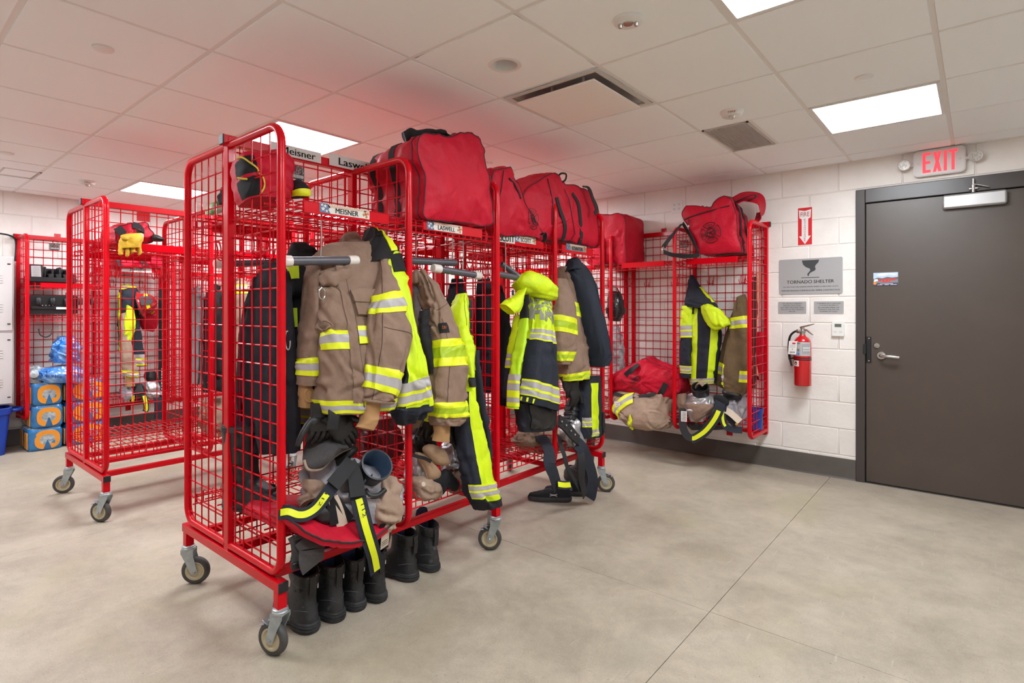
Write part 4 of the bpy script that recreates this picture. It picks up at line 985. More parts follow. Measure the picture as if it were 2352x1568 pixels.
# dark bag on the wall rack behind the row
b = Bag([(1352, 604), (1350, 540), (1356, 500), (1372, 492), (1400, 494), (1421, 491), (1435, 505), (1436, 560), (1434, 606), (1400, 604)], 'Y', 4.50, [(0, 1, 1), (.15, 1.03, 1.03), (.36, 1, 1)], amp=.01, seed=23.3, bulge=.02)
t = bag_thing('dark red holdall on the wall rack shelf, half hidden behind the rack row', b)
q = MB(); b.piping(q, b.i0); each(q, 'piping', m_pipe, t)
# badge bag on the wall rack
b = Bag([(1610, 582), (1600, 560), (1580, 520), (1569, 500), (1568, 485), (1575, 473), (1592, 472), (1615, 474), (1632, 476), (1645, 460), (1656, 453), (1668, 452), (1680, 462), (1688, 490), (1694, 535), (1701, 560), (1702, 578), (1690, 580), (1650, 582)], 'Y', 4.50, [(0, 1, 1), (.07, 1.02, 1.0), (.2, 1.0, .95), (.36, .96, .85)], amp=.011, seed=33.3, bulge=.03)
t = bag_thing('red holdall with a black badge on the wall rack shelf beside the extinguisher sign', b)
q = MB(); b.piping(q, b.i0); each(q, 'piping', m_pipe, t)
q = MB(); q.tube(splin(b.drop([onY(1574, 504, 4.5), onY(1600, 495, 4.5), onY(1640, 483, 4.5), onY(1677, 473, 4.5)], off=.006), 16), .005, 6); zp = b.drop([onY(1584, 502, 4.5)], off=.006)[0]
q.box(zp + V(0, 0, -.03), (.008, .004, .05)); q.build('zipper', m_zip, t); q = MB(); q.box(zp + V(0, -.003, -.066), (.013, .004, .022), None, 0, .003); q.build('zipper_pull', m_chrome, t)
q = MB(); emblem(q, b, onY(1635, 535, 4.5), unit(V(1, 0, .16)), unit(V(-.16, 0, 1)), .083); q.build('badge', mat('badge_ink', '#2b1219', .6), t, label='black printed fire service cross badge')
q = MB(); q.ribbon(spline([onY(1566, 514, 4.5), onY(1548, 535, 4.44), onY(1530, 558, 4.42), onY(1524, 568, 4.42)], 6), V(1, 0, .5), .036, .004)
q.ribbon(spline([onY(1524, 578, 4.42), onY(1545, 585, 4.40), onY(1580, 588, 4.42), onY(1604, 584, 4.46), onY(1600, 570, 4.48), onY(1585, 540, 4.49), onY(1568, 512, 4.5)], 6), V(0, -.3, 1), .034, .004)
j0, j1 = sidejs(b, b.i0 + 9, 1); b.strap(q, j0, j1, b.i0 + 9, .04); b.strap(q, j0, j1, b.i0 + 19, .04); each(q, 'strap', m_blk, t)
q = MB(); q.tube(spline([onY(1525, 566, 4.42), onY(1521, 572, 4.42), onY(1524, 580, 4.42)], 4), .004, 6); q.build('clip', m_chrome, t)
q = MB(); q.ribbon(spline([onY(1684, 462, 4.62), onY(1710, 452, 4.66), onY(1740, 455, 4.7), onY(1750, 470, 4.72), onY(1748, 495, 4.72), onY(1735, 500, 4.72)], 7), V(.0, .8, .6), .16, .006); q.build('end_flap', m_nylon, t)
q = MB(); q.ribbon(spline([onY(1690, 463, 4.58), onY(1712, 453, 4.6), onY(1733, 447, 4.6), onY(1736, 453, 4.6), onY(1720, 460, 4.62)], 6), V(0, 1, .2), .04, .005); each(q, 'handle', m_blk, t)
# collapsed bag on the bottom of the wall rack
b = Bag([(1402, 895), (1400, 875), (1408, 860), (1440, 848), (1474, 830), (1500, 840), (1545, 858), (1556, 880), (1550, 905), (1520, 918), (1470, 908), (1430, 900)], 'Y', 4.52, [(0, 1, 1), (.12, 1.04, 1.1), (.26, 1, .95)], amp=.022, seed=43.3, bulge=.05, cs=(8, 8, 9))
t = bag_thing('crumpled empty red holdall lying on folded tan trousers in the wall rack', b)
q = MB(); q.tube(splin(b.drop([onY(1420, 858, 4.5), onY(1436, 876, 4.5), onY(1455, 892, 4.5), onY(1472, 894, 4.5)], off=.003), 12), .003, 5); b.piping(q, b.i0 + 4); each(q, 'piping', m_pipe, t)
q = MB(); q.ribbon(spline(list(b.drop([onY(1532, 880, 4.5), onY(1522, 900, 4.5), onY(1510, 918, 4.5)], off=.008)) + [onY(1506, 932, 4.45)], 5), V(1, 0, .4), .05, .004)
q.ribbon(splin(b.drop([onY(1468, 836, 4.5), onY(1455, 848, 4.5), onY(1440, 862, 4.5)], off=.01), 10), V(1, 0, .4), .05, .004); q.ribbon(spline([onY(1408, 902, 4.48), onY(1440, 910, 4.455), onY(1478, 909, 4.45), onY(1505, 903, 4.46)], 5), V(0, .5, 1), .026, .006); each(q, 'strap', m_blk, t)
q = MB(); emblem(q, b, onY(1462, 871, 4.5), unit(V(1, 0, 0)), unit(V(.3, 0, .5)), .05); q.build('badge', m_pipe, t)
# red bags on the left: rack shelf and wall shelf behind
b = Bag([(268, 556), (268, 530), (275, 518), (300, 514), (325, 512), (338, 516), (350, 535), (348, 554), (310, 556)], 'X', -4.16, [(0, 1, 1), (.15, 1.03, 1.05), (.34, 1, 1)], amp=.012, seed=53.3, bulge=.03)
t = bag_thing('small red holdall behind the yellow glove on the left rack shelf', b)
q = MB(); b.piping(q, b.i0); each(q, 'piping', m_pipe, t); q = MB(); q.ribbon(splin(b.drop([onX(276, 520, -4.1), onX(286, 534, -4.1), onX(296, 546, -4.1)], off=.004), 8), V(0, 1, .5), .05, .004); q.ribbon(splin(b.drop([onX(310, 514, -4.1), onX(324, 520, -4.1), onX(328, 532, -4.1), onX(318, 533, -4.1)], off=.006), 10), V(0, 1, .5), .04, .004); each(q, 'strap', m_blk, t)
b = Bag([(272, 613), (272, 592), (290, 586), (330, 586), (362, 588), (372, 598), (370, 613), (320, 615)], 'X', -6.62, [(0, 1, 1), (.15, 1.03, 1.05), (.38, 1, 1)], amp=.012, seed=63.3, bulge=.03)
t = bag_thing('red holdall on the left wall shelf over the white name strip', b)
q = MB(); b.piping(q, b.i0); each(q, 'piping', m_pipe, t); q = MB()
for x in (276, 329): q.ribbon(splin(b.drop([onX(x - 6, 590, -6.6), onX(x, 600, -6.6), onX(x + 4, 611, -6.6)], off=.004), 8), V(0, 1, 0), .055, .004)
each(q, 'strap', m_blk, t)
# empty bag used as a mat under the piled trousers of the nearest rack
b = Bag([(640, 1200), (650, 1165), (700, 1150), (800, 1150), (900, 1150), (922, 1165), (926, 1185), (885, 1210), (850, 1228), (800, 1240), (770, 1245), (720, 1228), (660, 1210)], 'X', -2.0, [(0, 1, 1), (.1, 1, 1), (.3, 1, 1)], P=[onX(652, 1222, -2.0), onX(660, 1190, -2.02), onX(700, 1180, -2.02), onX(800, 1165, -2.02), onX(900, 1148, -2.02), onX(918, 1160, -2.0), onX(915, 1172, -2.0), onX(860, 1196, -1.99), onX(790, 1206, -1.98), onX(730, 1210, -1.98)], amp=.008, seed=71., bulge=.02)
t = bag_thing('flattened red holdall under the piled trousers at the bottom of the nearest bay', b)
fr = [onX(640, 1180, -2.0), onX(668, 1198, -1.93), onX(700, 1220, -1.89), onX(740, 1243, -1.87), onX(790, 1247, -1.86), onX(840, 1245, -1.87), onX(880, 1222, -1.89), onX(912, 1192, -1.93), onX(925, 1168, -1.98)]
bk = [onX(640, 1150, -2.2), onX(690, 1150, -2.2), onX(740, 1145, -2.2), onX(790, 1140, -2.2), onX(840, 1135, -2.2), onX(880, 1130, -2.2), onX(900, 1128, -2.2), onX(915, 1125, -2.2), onX(920, 1125, -2.2)]
fr = splin(fr, 40); bk = splin(bk, 40); gg = []
for k in np.linspace(0, 1, 16): gg.append([(a * k + c_ * (1 - k)) + V(0, 0, .028 * math.sin(k * 2.4) - .02 * k ** 3) for a, c_ in zip(fr, bk)])
gg = crumple(np.array(gg), .010, (9, 9, 9), 4., closed=False)
q = MB(); q.grid(gg); low = [p + V(-.005, 0, -.02) for p in gg[-1]]; q.grid([gg[-1], low, [p + V(-.12, 0, .0) for p in low]]); q.build('bag_flap', m_nylon, t, smooth=60)
q = MB(); q.tube([p + V(.001, 0, .003) for p in gg[-1]], .004, 6); q.tube([p + V(0, 0, .003) for p in gg[11]], .003, 5); each(q, 'piping', m_pipe, t)
q = MB()
q.ribbon(spline([onX(676, 1228, -1.97), onX(684, 1245, -1.955), onX(686, 1275, -1.95), onX(683, 1300, -1.95)], 5), V(0, 1, 0), .055, .006)
q.ribbon(spline([onX(700, 1232, -1.95), onX(716, 1255, -1.93), onX(714, 1280, -1.92), onX(720, 1300, -1.925)], 5), V(0, 1, .3), .095, .006)
each(q, 'strap', m_greyf, t)
q = MB(); q.box(onX(684, 1298, -1.945), (.012, .05, .03), None, 0, .004); q.box(onX(690, 1230, -1.94), (.012, .05, .025), None, 0, .004); each(q, 'buckle', m_black, t)
# ---------------------------------------------------------------- hanging clothes
COATS = 'coats hanging in the racks'
def part(t, name, cl, m, mfn=None, caps=(True, True), label=None):
    q = MB(); cl.skin(q, 0, mfn, caps); return q.build(name, m, t, smooth=70, label=label)
def stripes(t, specs):
    for (cl, v0, v1, kind, kw) in specs:
        q = MB(); cl.stripe(q, v0, v1, kind, **kw); q.build('reflective_stripe', MS, t, smooth=50)
def clip_hook(t, pts, r=.003, name='hanger_hook'):
    q = MB(); q.tube(spline(pts, 5), r, 6); return q.build(name, m_steel, t)
hw = Cloth([(925, 304, 932, 326, .03, -2.16), (938, 300, 946, 322, .05, -2.14), (962, 299, 966, 314, .05, -2.13), (990, 297, 990, 312, .045, -2.12), (1015, 301, 1012, 315, .04, -2.12), (1034, 313, 1030, 321, .02, -2.12)], nv=30, nu=18, amp=.008, seed=77.7); part(HANDLE_1, 'handle_wrap', hw, m_blkf, label='black padded handle wrap')
# tan coat in the nearest bay
body = Cloth([(745, 574, 858, 566, .05, -2.19, -2.15), (714, 592, 884, 584, .08, -2.18, -2.11), (706, 630, 894, 638, .095, -2.15, -2.07), (712, 690, 900, 690, .105, -2.10, -2.05), (718, 750, 905, 750, .11, -2.05), (722, 800, 912, 800, .11, -2.02), (726, 860, 918, 860, .115, -2.01), (724, 915, 922, 905, .115, -2.0), (728, 950, 918, 930, .11, -2.0)], nv=90, nu=56, amp=.016, seed=1.3, cs=(9, 9, 5), folds=.012, nf=4)
slR = Cloth([(852, 576, 872, 571, .035, -2.12), (853, 604, 886, 596, .055, -2.07), (851, 640, 897, 632, .062, -2.01), (846, 690, 917, 680, .066, -1.95), (842, 730, 930, 724, .068, -1.93), (838, 785, 939, 775, .07, -1.91), (832, 840, 928, 836, .066, -1.90), (827, 882, 912, 888, .062, -1.89), (824, 908, 898, 915, .058, -1.89), (822, 919, 896, 925, .054, -1.89)], nv=84, nu=40, amp=.014, seed=2.7, cs=(12, 12, 7))
slL = Cloth([(708, 612, 730, 604, .05, -2.12), (698, 680, 726, 672, .06, -2.11), (690, 745, 726, 742, .062, -2.1), (684, 800, 727, 798, .06, -2.09), (681, 845, 728, 843, .058, -2.08), (680, 884, 727, 882, .055, -2.08)], nv=44, nu=22, amp=.009, seed=4.1, cs=(12, 12, 7))
t = thing_at('turnout_coat', 'tan firefighter coat with lime and silver bands hanging open in the nearest bay', 'coat', top_of(body, slR, slL), COATS)
part(t, 'coat_body', body, m_tan, caps=(True, False)); part(t, 'sleeve', slR, m_tan); part(t, 'sleeve', slL, m_tan)
wR = Cloth([(834, 912, 874, 918, .035, -1.89), (828, 948, 869, 952, .033, -1.89), (826, 968, 866, 970, .03, -1.885), (818, 980, 856, 988, .02, -1.88)], nv=20, nu=16, amp=.004, seed=6.)
wL = Cloth([(686, 878, 716, 878, .03, -2.08), (686, 910, 716, 910, .03, -2.08), (686, 935, 714, 935, .028, -2.08)], nv=14, nu=16, amp=.003, seed=7.)
part(t, 'wristlet', wR, m_knit, label='pale knitted wristlet'); w_ = part(t, 'wristlet', wL, m_knit)
q = MB(); q.tube([wL.at(.45 + .26 * math.sin(a), .5 + .24 * math.cos(a))[0] + V(.002, 0, 0) for a in np.linspace(0, 6.28, 20, endpoint=False)], .004, 6, closed=True); q.build('thumb_hole', m_knit, w_)
co = Cloth([(789, 538, 816, 536, .02, -2.22), (780, 556, 830, 556, .045, -2.2), (768, 578, 848, 576, .06, -2.18), (755, 596, 862, 594, .06, -2.16)], nv=20, nu=20, amp=.008, seed=8.)
part(t, 'collar', co, m_tan)
fl_ = Cloth([(734, 634, 735, 648, .012, -2.05), (742, 626, 745, 656, .02, -2.035), (766, 622, 772, 654, .02, -2.03), (790, 617, 796, 645, .018, -2.03), (806, 612, 808, 632, .01, -2.04)], nv=22, nu=14, amp=.007, seed=9.)
part(t, 'throat_tab', fl_, m_tan)
stripes(t, [(body, .545, .635, 'lsl', dict(u0=.03, u1=.405, tilt=.0)), (body, .525, .615, 'lsl', dict(u0=.41, u1=.64, tilt=-.004, off=.010)), (body, .53, .62, 'lsl', dict(u0=.645, u1=.95, tilt=0)), (body, .885, .985, 'lsl', dict(off=.003)),
            (slR, .325, .43, 'lsl', dict(tilt=0)), (slR, .69, .82, 'lsl', dict(tilt=.026)), (slL, .70, .88, 'lsl', {})])
q = MB(); body.band(q, .352, .465, 0, .016, .425, .575, rows=5); body.band(q, .352, .405, 0, .021, .42, .58, rows=3); q.build('chest_pocket', m_tan, t, smooth=50)
q = MB(); body.band(q, .64, .86, 0, .006, .47, .66, rows=5); q.build('hand_pocket', m_tan, t, smooth=50)
q = MB(); body.band(q, .2, .9, 0, .005, .345, .408, rows=20); q.build('storm_flap', m_tan, t, smooth=50)
q = MB(); seam(body, q, [(v, .409) for v in np.linspace(.25, .93, 30)], .0022, 0, .003); seam(slR, q, [(v, .28) for v in np.linspace(.1, .96, 24)], .0014); seam(slR, q, [(.5 + .1 * (u - .3), u) for u in np.linspace(.3, .8, 10)], .0013); seam(body, q, [(v, .72) for v in np.linspace(.05, .9, 20)], .0013); q.build('seam', mat('dark_thread', '#4d3b30', .9), t, kind='stuff')
q = MB(); slR.band(q, .93, .995, 0, .004); q.build('cuff_hem', m_tan, t)
c = onX(739, 660, -2.0); q = MB(); q.tube([onX(736, 652, -2.02), c], .002, 5); q.tube(spline([c, c + V(.003, -.012, -.012), c + V(.003, -.012, -.035), c + V(.003, 0, -.048), c + V(.003, .012, -.035), c + V(.003, .010, -.012), c], 4), .0028, 6); q.build('snap_hook', m_steel, t, label='small metal snap hook')
q = MB(); seam(body, q, [(.5, .06), (.52, .1), (.545, .14), (.55, .16), (.52, .17), (.5, .13)], .004, 0, .014); q.build('mic_loop', m_tan, t)
# black gloves clipped under the coat
def glove(t, base, d, right, n, L, m, spread=.14, curl=.25, w=.085, seed=0.):
    """limp glove: palm and five fingers pointing along d; right: across, n: out"""
    d, right, n = unit(d), unit(right), unit(n); pl = L * .52; G = []
    for k, x in enumerate(np.linspace(0, 1, 12)):
        wd = w * (.42 + .1 * math.sin(x * 3)) ; th = .017 + .006 * math.sin(x * 3); c = base + d * pl * x
        G.append([c + right * wd * math.cos(a) + n * th * math.sin(a) for a in np.linspace(0, 2 * math.pi, 24, endpoint=False)])
    G = crumple(np.array(G), .006, (30, 30, 30), seed); q = MB(); q.grid(G, cv=True, flip=True); q.add(G[-1], [tuple(range(24))]); q.build('palm', m, t, smooth=70)
    fl = (.78, .95, 1., .85)
    for k in range(4):
        x = (k - 1.5) / 1.5; b0 = base + d * pl * .93 + right * w * .33 * x; dd = unit(d + right * spread * x); P = [b0]; 
        for s_ in np.linspace(.15, 1, 7): P.append(b0 + dd * L * .46 * fl[k] * s_ + n * (-curl * L * .3 * s_ * s_))
        q = MB(); q.tube(P, [.0125, .0135, .0132, .0128, .012, .0115, .0105, .007], 10); q.build('finger', m, t, smooth=70)
    b0 = base + d * pl * .35 + right * w * .40; dd = unit(d + right * .75); q = MB(); q.tube([b0, b0 + dd * .025, b0 + dd * .05 + d * .008, b0 + dd * .068 + d * .022, b0 + dd * .078 + d * .036], [.013, .0145, .0135, .0125, .008], 10); q.build('thumb', m, t, smooth=70)
    q = MB(); q.grid([[base + d * z + right * (w * .44 + o) * math.cos(a) + n * (.022 + o) * math.sin(a) for a in np.linspace(0, 2 * math.pi, 24, endpoint=False)] for z, o in ((-.045, .008), (-.02, .006), (-.005, .003), (.012, .004))], cv=True, flip=True); q.build('cuff', m, t, smooth=70)
def glove_thing(label, *a, **k):
    b = a[0]; t = thing('glove', label, 'glove', tuple(b)); glove(t, *a, **k); return t
tg = glove_thing('crumpled black leather glove hanging under the tan coat, left of its pair', onX(742, 950, -2.0), V(0, -.15, -1), V(0, -1, .1), V(1, 0, 0), .125, m_leather, spread=.05, curl=.75, w=.115, seed=3.)
tg2 = glove_thing('black leather glove hanging under the tan coat with fingers bent right', onX(770, 962, -1.98), V(0, .6, -.8), V(0, .8, .6), V(1, 0, .1), .165, m_leather, spread=.04, curl=.35, w=.10, seed=5.)
q = MB(); q.ribbon(spline([onX(766, 936, -1.945), onX(767, 955, -1.93), onX(763, 985, -1.93)], 5), V(0, 1, 0), .045, .008); q.build('strap', m_blk, tg2)
q = MB(); q.tube(spline([onX(768, 918, -1.95), onX(774, 926, -1.945), onX(770, 936, -1.94), onX(764, 930, -1.945), onX(768, 918, -1.95)], 4), .003, 6); q.build('clip', m_steel, tg2)
# hi-vis coat behind it
hood = Cloth([(842, 526, 850, 524, .03, -2.18), (830, 550, 872, 545, .08, -2.16), (820, 585, 905, 575, .10, -2.12), (815, 615, 918, 600, .10, -2.10)], nv=24, nu=26, amp=.010, seed=11.)
hv = Cloth([(850, 592, 914, 580, .07, -2.08), (860, 640, 928, 634, .07, -2.04), (875, 700, 940, 693, .07, -2.0), (890, 760, 952, 755, .07, -1.97), (895, 820, 967, 810, .07, -1.945), (898, 870, 979, 860, .07, -1.93), (896, 915, 988, 900, .07, -1.925), (898, 948, 988, 925, .065, -1.925), (915, 975, 968, 950, .05, -1.935)], nv=80, nu=40, amp=.013, seed=12.5, cs=(10, 10, 4), folds=.008, nf=4)
t = thing_at('turnout_coat', 'hi-vis yellow and navy coat with a black hood behind the tan coat', 'coat', top_of(hood, hv), COATS)
part(t, 'hood', hood, m_blkf); part(t, 'coat_body', hv, [m_hv, m_navy], lambda v, u: 1 if (v > .84 or (v > .5 and (u < .27 or u > 1.2))) else 0)
q = MB(); hood.band(q, .02, .8, 0, .004, .50, .60, rows=10); q.build('reflective_stripe', MS, t)
q = MB(); hv.band(q, .02, .115, 0, .006, .42, .78, rows=4); q.build('shoulder_patch', m_blkf, t)
stripes(t, [(hv, .64, .80, 'slsl', dict(u0=.08, u1=.98, tilt=-.02))])
q = MB(); hv.band(q, .79, .86, 0, .003, .60, .97, tilt=-.02); q.build('hem_patch', m_hv, t)
# tan coat with a grey liner in the second bay
ln = Cloth([(936, 640, 953, 631, .03, -2.14), (936, 690, 962, 690, .04, -2.13), (940, 750, 963, 750, .045, -2.11), (950, 800, 975, 798, .045, -2.09), (962, 850, 988, 848, .04, -2.07), (975, 885, 988, 880, .03, -2.05)], nv=40, nu=18, amp=.014, seed=15., cs=(26, 26, 4))
sl = Cloth([(948, 624, 970, 630, .05, -2.10), (962, 668, 996, 668, .06, -2.06), (972, 712, 1026, 708, .064, -2.02), (982, 750, 1043, 745, .066, -1.99), (989, 785, 1056, 780, .066, -1.965), (992, 830, 1067, 825, .065, -1.945), (991, 880, 1066, 875, .063, -1.93), (990, 925, 1066, 920, .06, -1.92), (990, 957, 1067, 953, .058, -1.92), (993, 976, 1048, 974, .052, -1.92)], nv=84, nu=40, amp=.015, seed=16., cs=(13, 13, 7))
cr = Cloth([(938, 630, 940, 652, .03, -2.12), (952, 620, 956, 655, .035, -2.1), (968, 625, 966, 662, .035, -2.08), (978, 650, 966, 672, .02, -2.07)], nv=20, nu=16, amp=.008, seed=17.)
fc = Cloth([(964, 715, 986, 708, .02, -2.0), (962, 750, 984, 748, .02, -1.99), (967, 790, 990, 790, .02, -1.975), (978, 835, 994, 832, .02, -1.965), (984, 858, 993, 856, .015, -1.96)], nv=30, nu=14, amp=.006, seed=18.)
t = thing_at('turnout_coat', 'tan coat with a grey liner and wide lime bands in the second bay', 'coat', top_of(ln, sl, cr, fc), COATS)
part(t, 'liner', ln, mat('grey_liner', '#8f8a8c', .85, col2='#7d787b', scale=20, bump=.4, bscale=200), label='grey quilted liner'); part(t, 'sleeve', sl, m_tan); part(t, 'collar', cr, m_tan); part(t, 'facing', fc, m_blkf)
stripes(t, [(sl, .44, .585, 'ldl', dict(tilt=.0)), (sl, .775, .885, 'ldl', {})])
q = MB(); sl.band(q, .33, .40, 0, .004, .18, .42); q.build('brand_patch', m_blkf, t)
q = MB(); p, n = sl.at(.365, .3); text(q, 'LINE', p + n * .006 + V(.002, 0, 0), unit(V(-.25, 1, -.1)), ZU, .045, .016, 0, .03, .002); q.build('lettering', m_orange, t)
wr = Cloth([(996, 972, 1032, 972, .03, -1.92), (997, 995, 1031, 995, .03, -1.92), (994, 1012, 1031, 1015, .025, -1.92)], nv=12, nu=14, amp=.003, seed=19.); part(t, 'wristlet', wr, m_knit)
q = MB(); sl.band(q, .915, .99, 0, .004); q.build('cuff_hem', m_tan, t)
q = MB()
for k in range(24):
    p, n = fc.at(.05 + k * .038, .93); q.box(p + n * .003, (.004, .004, .004))
q.build('zip_teeth', m_steel, t, kind='stuff')
q = MB(); seam(sl, q, [(v, .33) for v in np.linspace(.3, .95, 24)], .0014); seam(sl, q, [(.22 + .02 * math.sin(u * 6), u) for u in np.linspace(.25, .7, 10)], .0016); q.build('seam', mat('dark_thread', '#4d3b30'), t, kind='stuff')
# hi-vis bib trousers in the second bay
up = Cloth([(1048, 675, 1070, 677, .03, -2.09), (1034, 715, 1073, 712, .05, -2.07), (1034, 760, 1077, 758, .055, -2.05), (1044, 800, 1088, 800, .055, -2.03), (1055, 850, 1084, 850, .05, -2.0), (1060, 900, 1086, 900, .05, -1.975), (1058, 960, 1097, 960, .05, -1.96)], nv=46, nu=22, amp=.011, seed=21., cs=(16, 16, 5))
l1 = Cloth([(1050, 900, 1084, 895, .045, -1.96), (1046, 960, 1099, 955, .05, -1.95), (1050, 1010, 1112, 1005, .055, -1.94), (1057, 1060, 1121, 1053, .055, -1.92), (1065, 1105, 1129, 1098, .055, -1.90), (1074, 1138, 1138, 1128, .055, -1.89), (1094, 1172, 1147, 1157, .05, -1.88)], nv=50, nu=24, amp=.011, seed=22., cs=(14, 14, 5))
l2 = Cloth([(1076, 805, 1096, 803, .04, -2.06), (1083, 860, 1097, 858, .04, -2.04), (1090, 930, 1109, 927, .045, -2.02), (1099, 1000, 1119, 998, .045, -2.0), (1104, 1060, 1125, 1058, .045, -1.99), (1108, 1105, 1127, 1100, .04, -1.98)], nv=40, nu=18, amp=.010, seed=23., cs=(14, 14, 5))
t = thing_at('turnout_trousers', 'hi-vis yellow and navy trousers hanging low out of the second bay', 'trousers', top_of(up, l1, l2))
part(t, 'bib', up, m_hv); part(t, 'trouser_leg', l1, [m_hv, m_navy], lambda v, u: 1 if (v > .90 or u < .36 or u > .9) else 0); part(t, 'trouser_leg', l2, m_navy)
stripes(t, [(l1, .70, .86, 'lslsl', dict(u0=.04, u1=.96))])
q = MB(); l1.band(q, .86, .91, 0, .003, .42, .93); q.build('hem_patch', m_hv, t); q = MB(); l1.band(q, .91, .99, 0, .003); q.build('scuff_guard', m_blkf, t)
q = MB(); up.band(q, .73, .80, 0, .004, .2, .98); q.build('waist_strap', m_blk, t); q = MB(); up.band(q, .53, .57, 0, .008, .78, .99); q.build('buckle', m_black, t)
q = MB(); seam(up, q, [(v, .42 + .25 * v) for v in np.linspace(.02, .3, 12)], .0015); seam(up, q, [(v, .6) for v in np.linspace(.02, .8, 16)], .0012); q.build('seam', mat('lime_thread', '#8a9a10', .8), t, kind='stuff')
# hi-vis coat with back lettering in the third bay
bd = Cloth([(1198, 640, 1250, 640, .05, -2.10), (1204, 690, 1261, 690, .08, -2.07), (1203, 740, 1267, 745, .085, -2.04), (1196, 790, 1269, 800, .09, -2.02), (1188, 850, 1274, 865, .095, -2.0), (1180, 900, 1276, 920, .095, -1.99), (1177, 918, 1277, 945, .09, -1.99)], nv=60, nu=36, amp=.010, seed=25., cs=(10, 10, 3), folds=.012, nf=4)
cp = Cloth([(1176, 655, 1200, 628, .05, -2.08), (1196, 672, 1212, 622, .075, -2.05), (1222, 680, 1236, 632, .08, -2.03), (1248, 690, 1262, 650, .07, -2.02), (1270, 690, 1272, 668, .03, -2.03)], nv=30, nu=22, amp=.010, seed=26.)
s1 = Cloth([(1192, 668, 1208, 660, .03, -2.02), (1172, 684, 1192, 710, .035, -2.0), (1150, 698, 1177, 722, .03, -1.99)], nv=20, nu=16, amp=.006, seed=27.)
s2 = Cloth([(1186, 722, 1200, 722, .035, -2.03), (1176, 770, 1194, 770, .04, -2.01), (1168, 812, 1190, 812, .04, -2.0), (1160, 880, 1176, 880, .04, -1.99), (1160, 915, 1174, 915, .035, -1.99)], nv=30, nu=16, amp=.008, seed=28.)
gs = Cloth([(1204, 678, 1211, 676, .02, -2.0), (1199, 720, 1210, 724, .03, -1.98), (1190, 770, 1205, 772, .035, -1.96), (1180, 820, 1196, 822, .035, -1.95), (1171, 870, 1189, 872, .035, -1.94), (1166, 938, 1190, 938, .035, -1.93)], nv=36, nu=16, amp=.006, seed=29.)
li = Cloth([(1180, 925, 1276, 938, .07, -2.02), (1188, 955, 1275, 960, .065, -2.01), (1190, 980, 1273, 975, .06, -2.01), (1194, 992, 1268, 984, .05, -2.01)], nv=22, nu=26, amp=.009, seed=30.)
t = thing_at('turnout_coat', 'hi-vis yellow coat with grey FIRE lettering on its back in the third bay', 'coat', top_of(bd, cp, s1, s2, gs, li), COATS)
part(t, 'coat_body', bd, [m_hv, m_navy], lambda v, u: 1 if v > .47 + .03 * (u - .5) and u < 1 else 0, caps=(True, False)); part(t, 'hood', cp, m_hv); part(t, 'collar_tab', s1, m_hv)
part(t, 'sleeve', s2, [m_hv, m_navy], lambda v, u: 1 if v > .62 else 0)
part(t, 'side_panel', gs, [mat('hi_vis_lime', '#b4dd12', .6, bump=.25, bscale=400), m_blkf], lambda v, u: 1 if v < .0 else 0); part(t, 'lining', li, [m_navy, m_blkf], lambda v, u: 1 if .15 < u < .8 and v < .75 else 0)
stripes(t, [(bd, .385, .475, 'lslsl', dict(u0=.06, u1=.97, tilt=.01)), (bd, .735, .87, 'lslsl', dict(u0=.02, u1=.98, tilt=.018)), (s2, .50, .62, 'slsl', {}), (gs, .76, .90, 'slsl', {}), (gs, .90, .985, 'lsl', {})])
q = MB(); gs.band(q, -.0, .24, 0, .002); q.build('black_panel', m_blkf, t)
def skin_text(t, cl, s_, v0, v1, u0, u1, m, off=.003, bold=.02, tilt=0.):
    P, fs = text_mesh(s_, bold); a = P.min(0); b = P.max(0); out = []
    for p in P:
        u = u0 + (u1 - u0) * (p[0] - a[0]) / (b[0] - a[0]); v = v1 + (v0 - v1) * (p[1] - a[1]) / (b[1] - a[1]); h = -math.cos(math.pi * u)
        x, n = cl.at(v + tilt * h, u); out.append(x + n * off)
    q = MB(); q.add(out, fs); return q.build('lettering', m, t, smooth=0)
m_grylet = mat('grey_letter', '#8d8a80', .5)
skin_text(t, bd, 'APPLETON', .165, .215, -.02, .80, m_grylet, .004, .03, .015); skin_text(t, bd, 'FIRE', .225, .335, .02, .86, m_grylet, .004, .05, .02)
skin_text(t, bd, '111', .885, .985, .05, .27, m_lime, .004, .03, .005)
q = MB(); cl_p, n = s1.at(.35, .5); q.box(onX(1178, 672, -1.96), (.01, .015, .03), None, 0, .003); q.build('toggle', m_black, t)
q = MB(); li.band(q, .02, .7, 0, .008, .25, .62, rows=5); q.build('lining_pocket', m_leather, t)
# tan and navy coats in the fourth bay
tb = Cloth([(1276, 612, 1298, 616, .05, -2.16), (1274, 660, 1317, 662, .075, -2.13), (1274, 705, 1330, 712, .08, -2.10), (1275, 760, 1342, 762, .085, -2.08), (1276, 810, 1346, 812, .085, -2.07), (1280, 850, 1350, 845, .08, -2.06), (1284, 874, 1352, 866, .075, -2.06)], nv=56, nu=30, amp=.012, seed=33., cs=(13, 13, 6), folds=.01, nf=4)
sv = Cloth([(1268, 640, 1300, 645, .04, -2.08), (1268, 700, 1318, 705, .055, -2.05), (1270, 760, 1322, 765, .055, -2.03), (1272, 805, 1320, 806, .052, -2.02), (1273, 835, 1308, 836, .048, -2.02)], nv=40, nu=22, amp=.010, seed=34., cs=(13, 13, 7))
t = thing_at('turnout_coat', 'tan coat with lime bands partly behind a rack tube in the fourth bay', 'coat', top_of(tb, sv), COATS)
part(t, 'coat_body', tb, m_tan); part(t, 'sleeve', sv, m_tan)
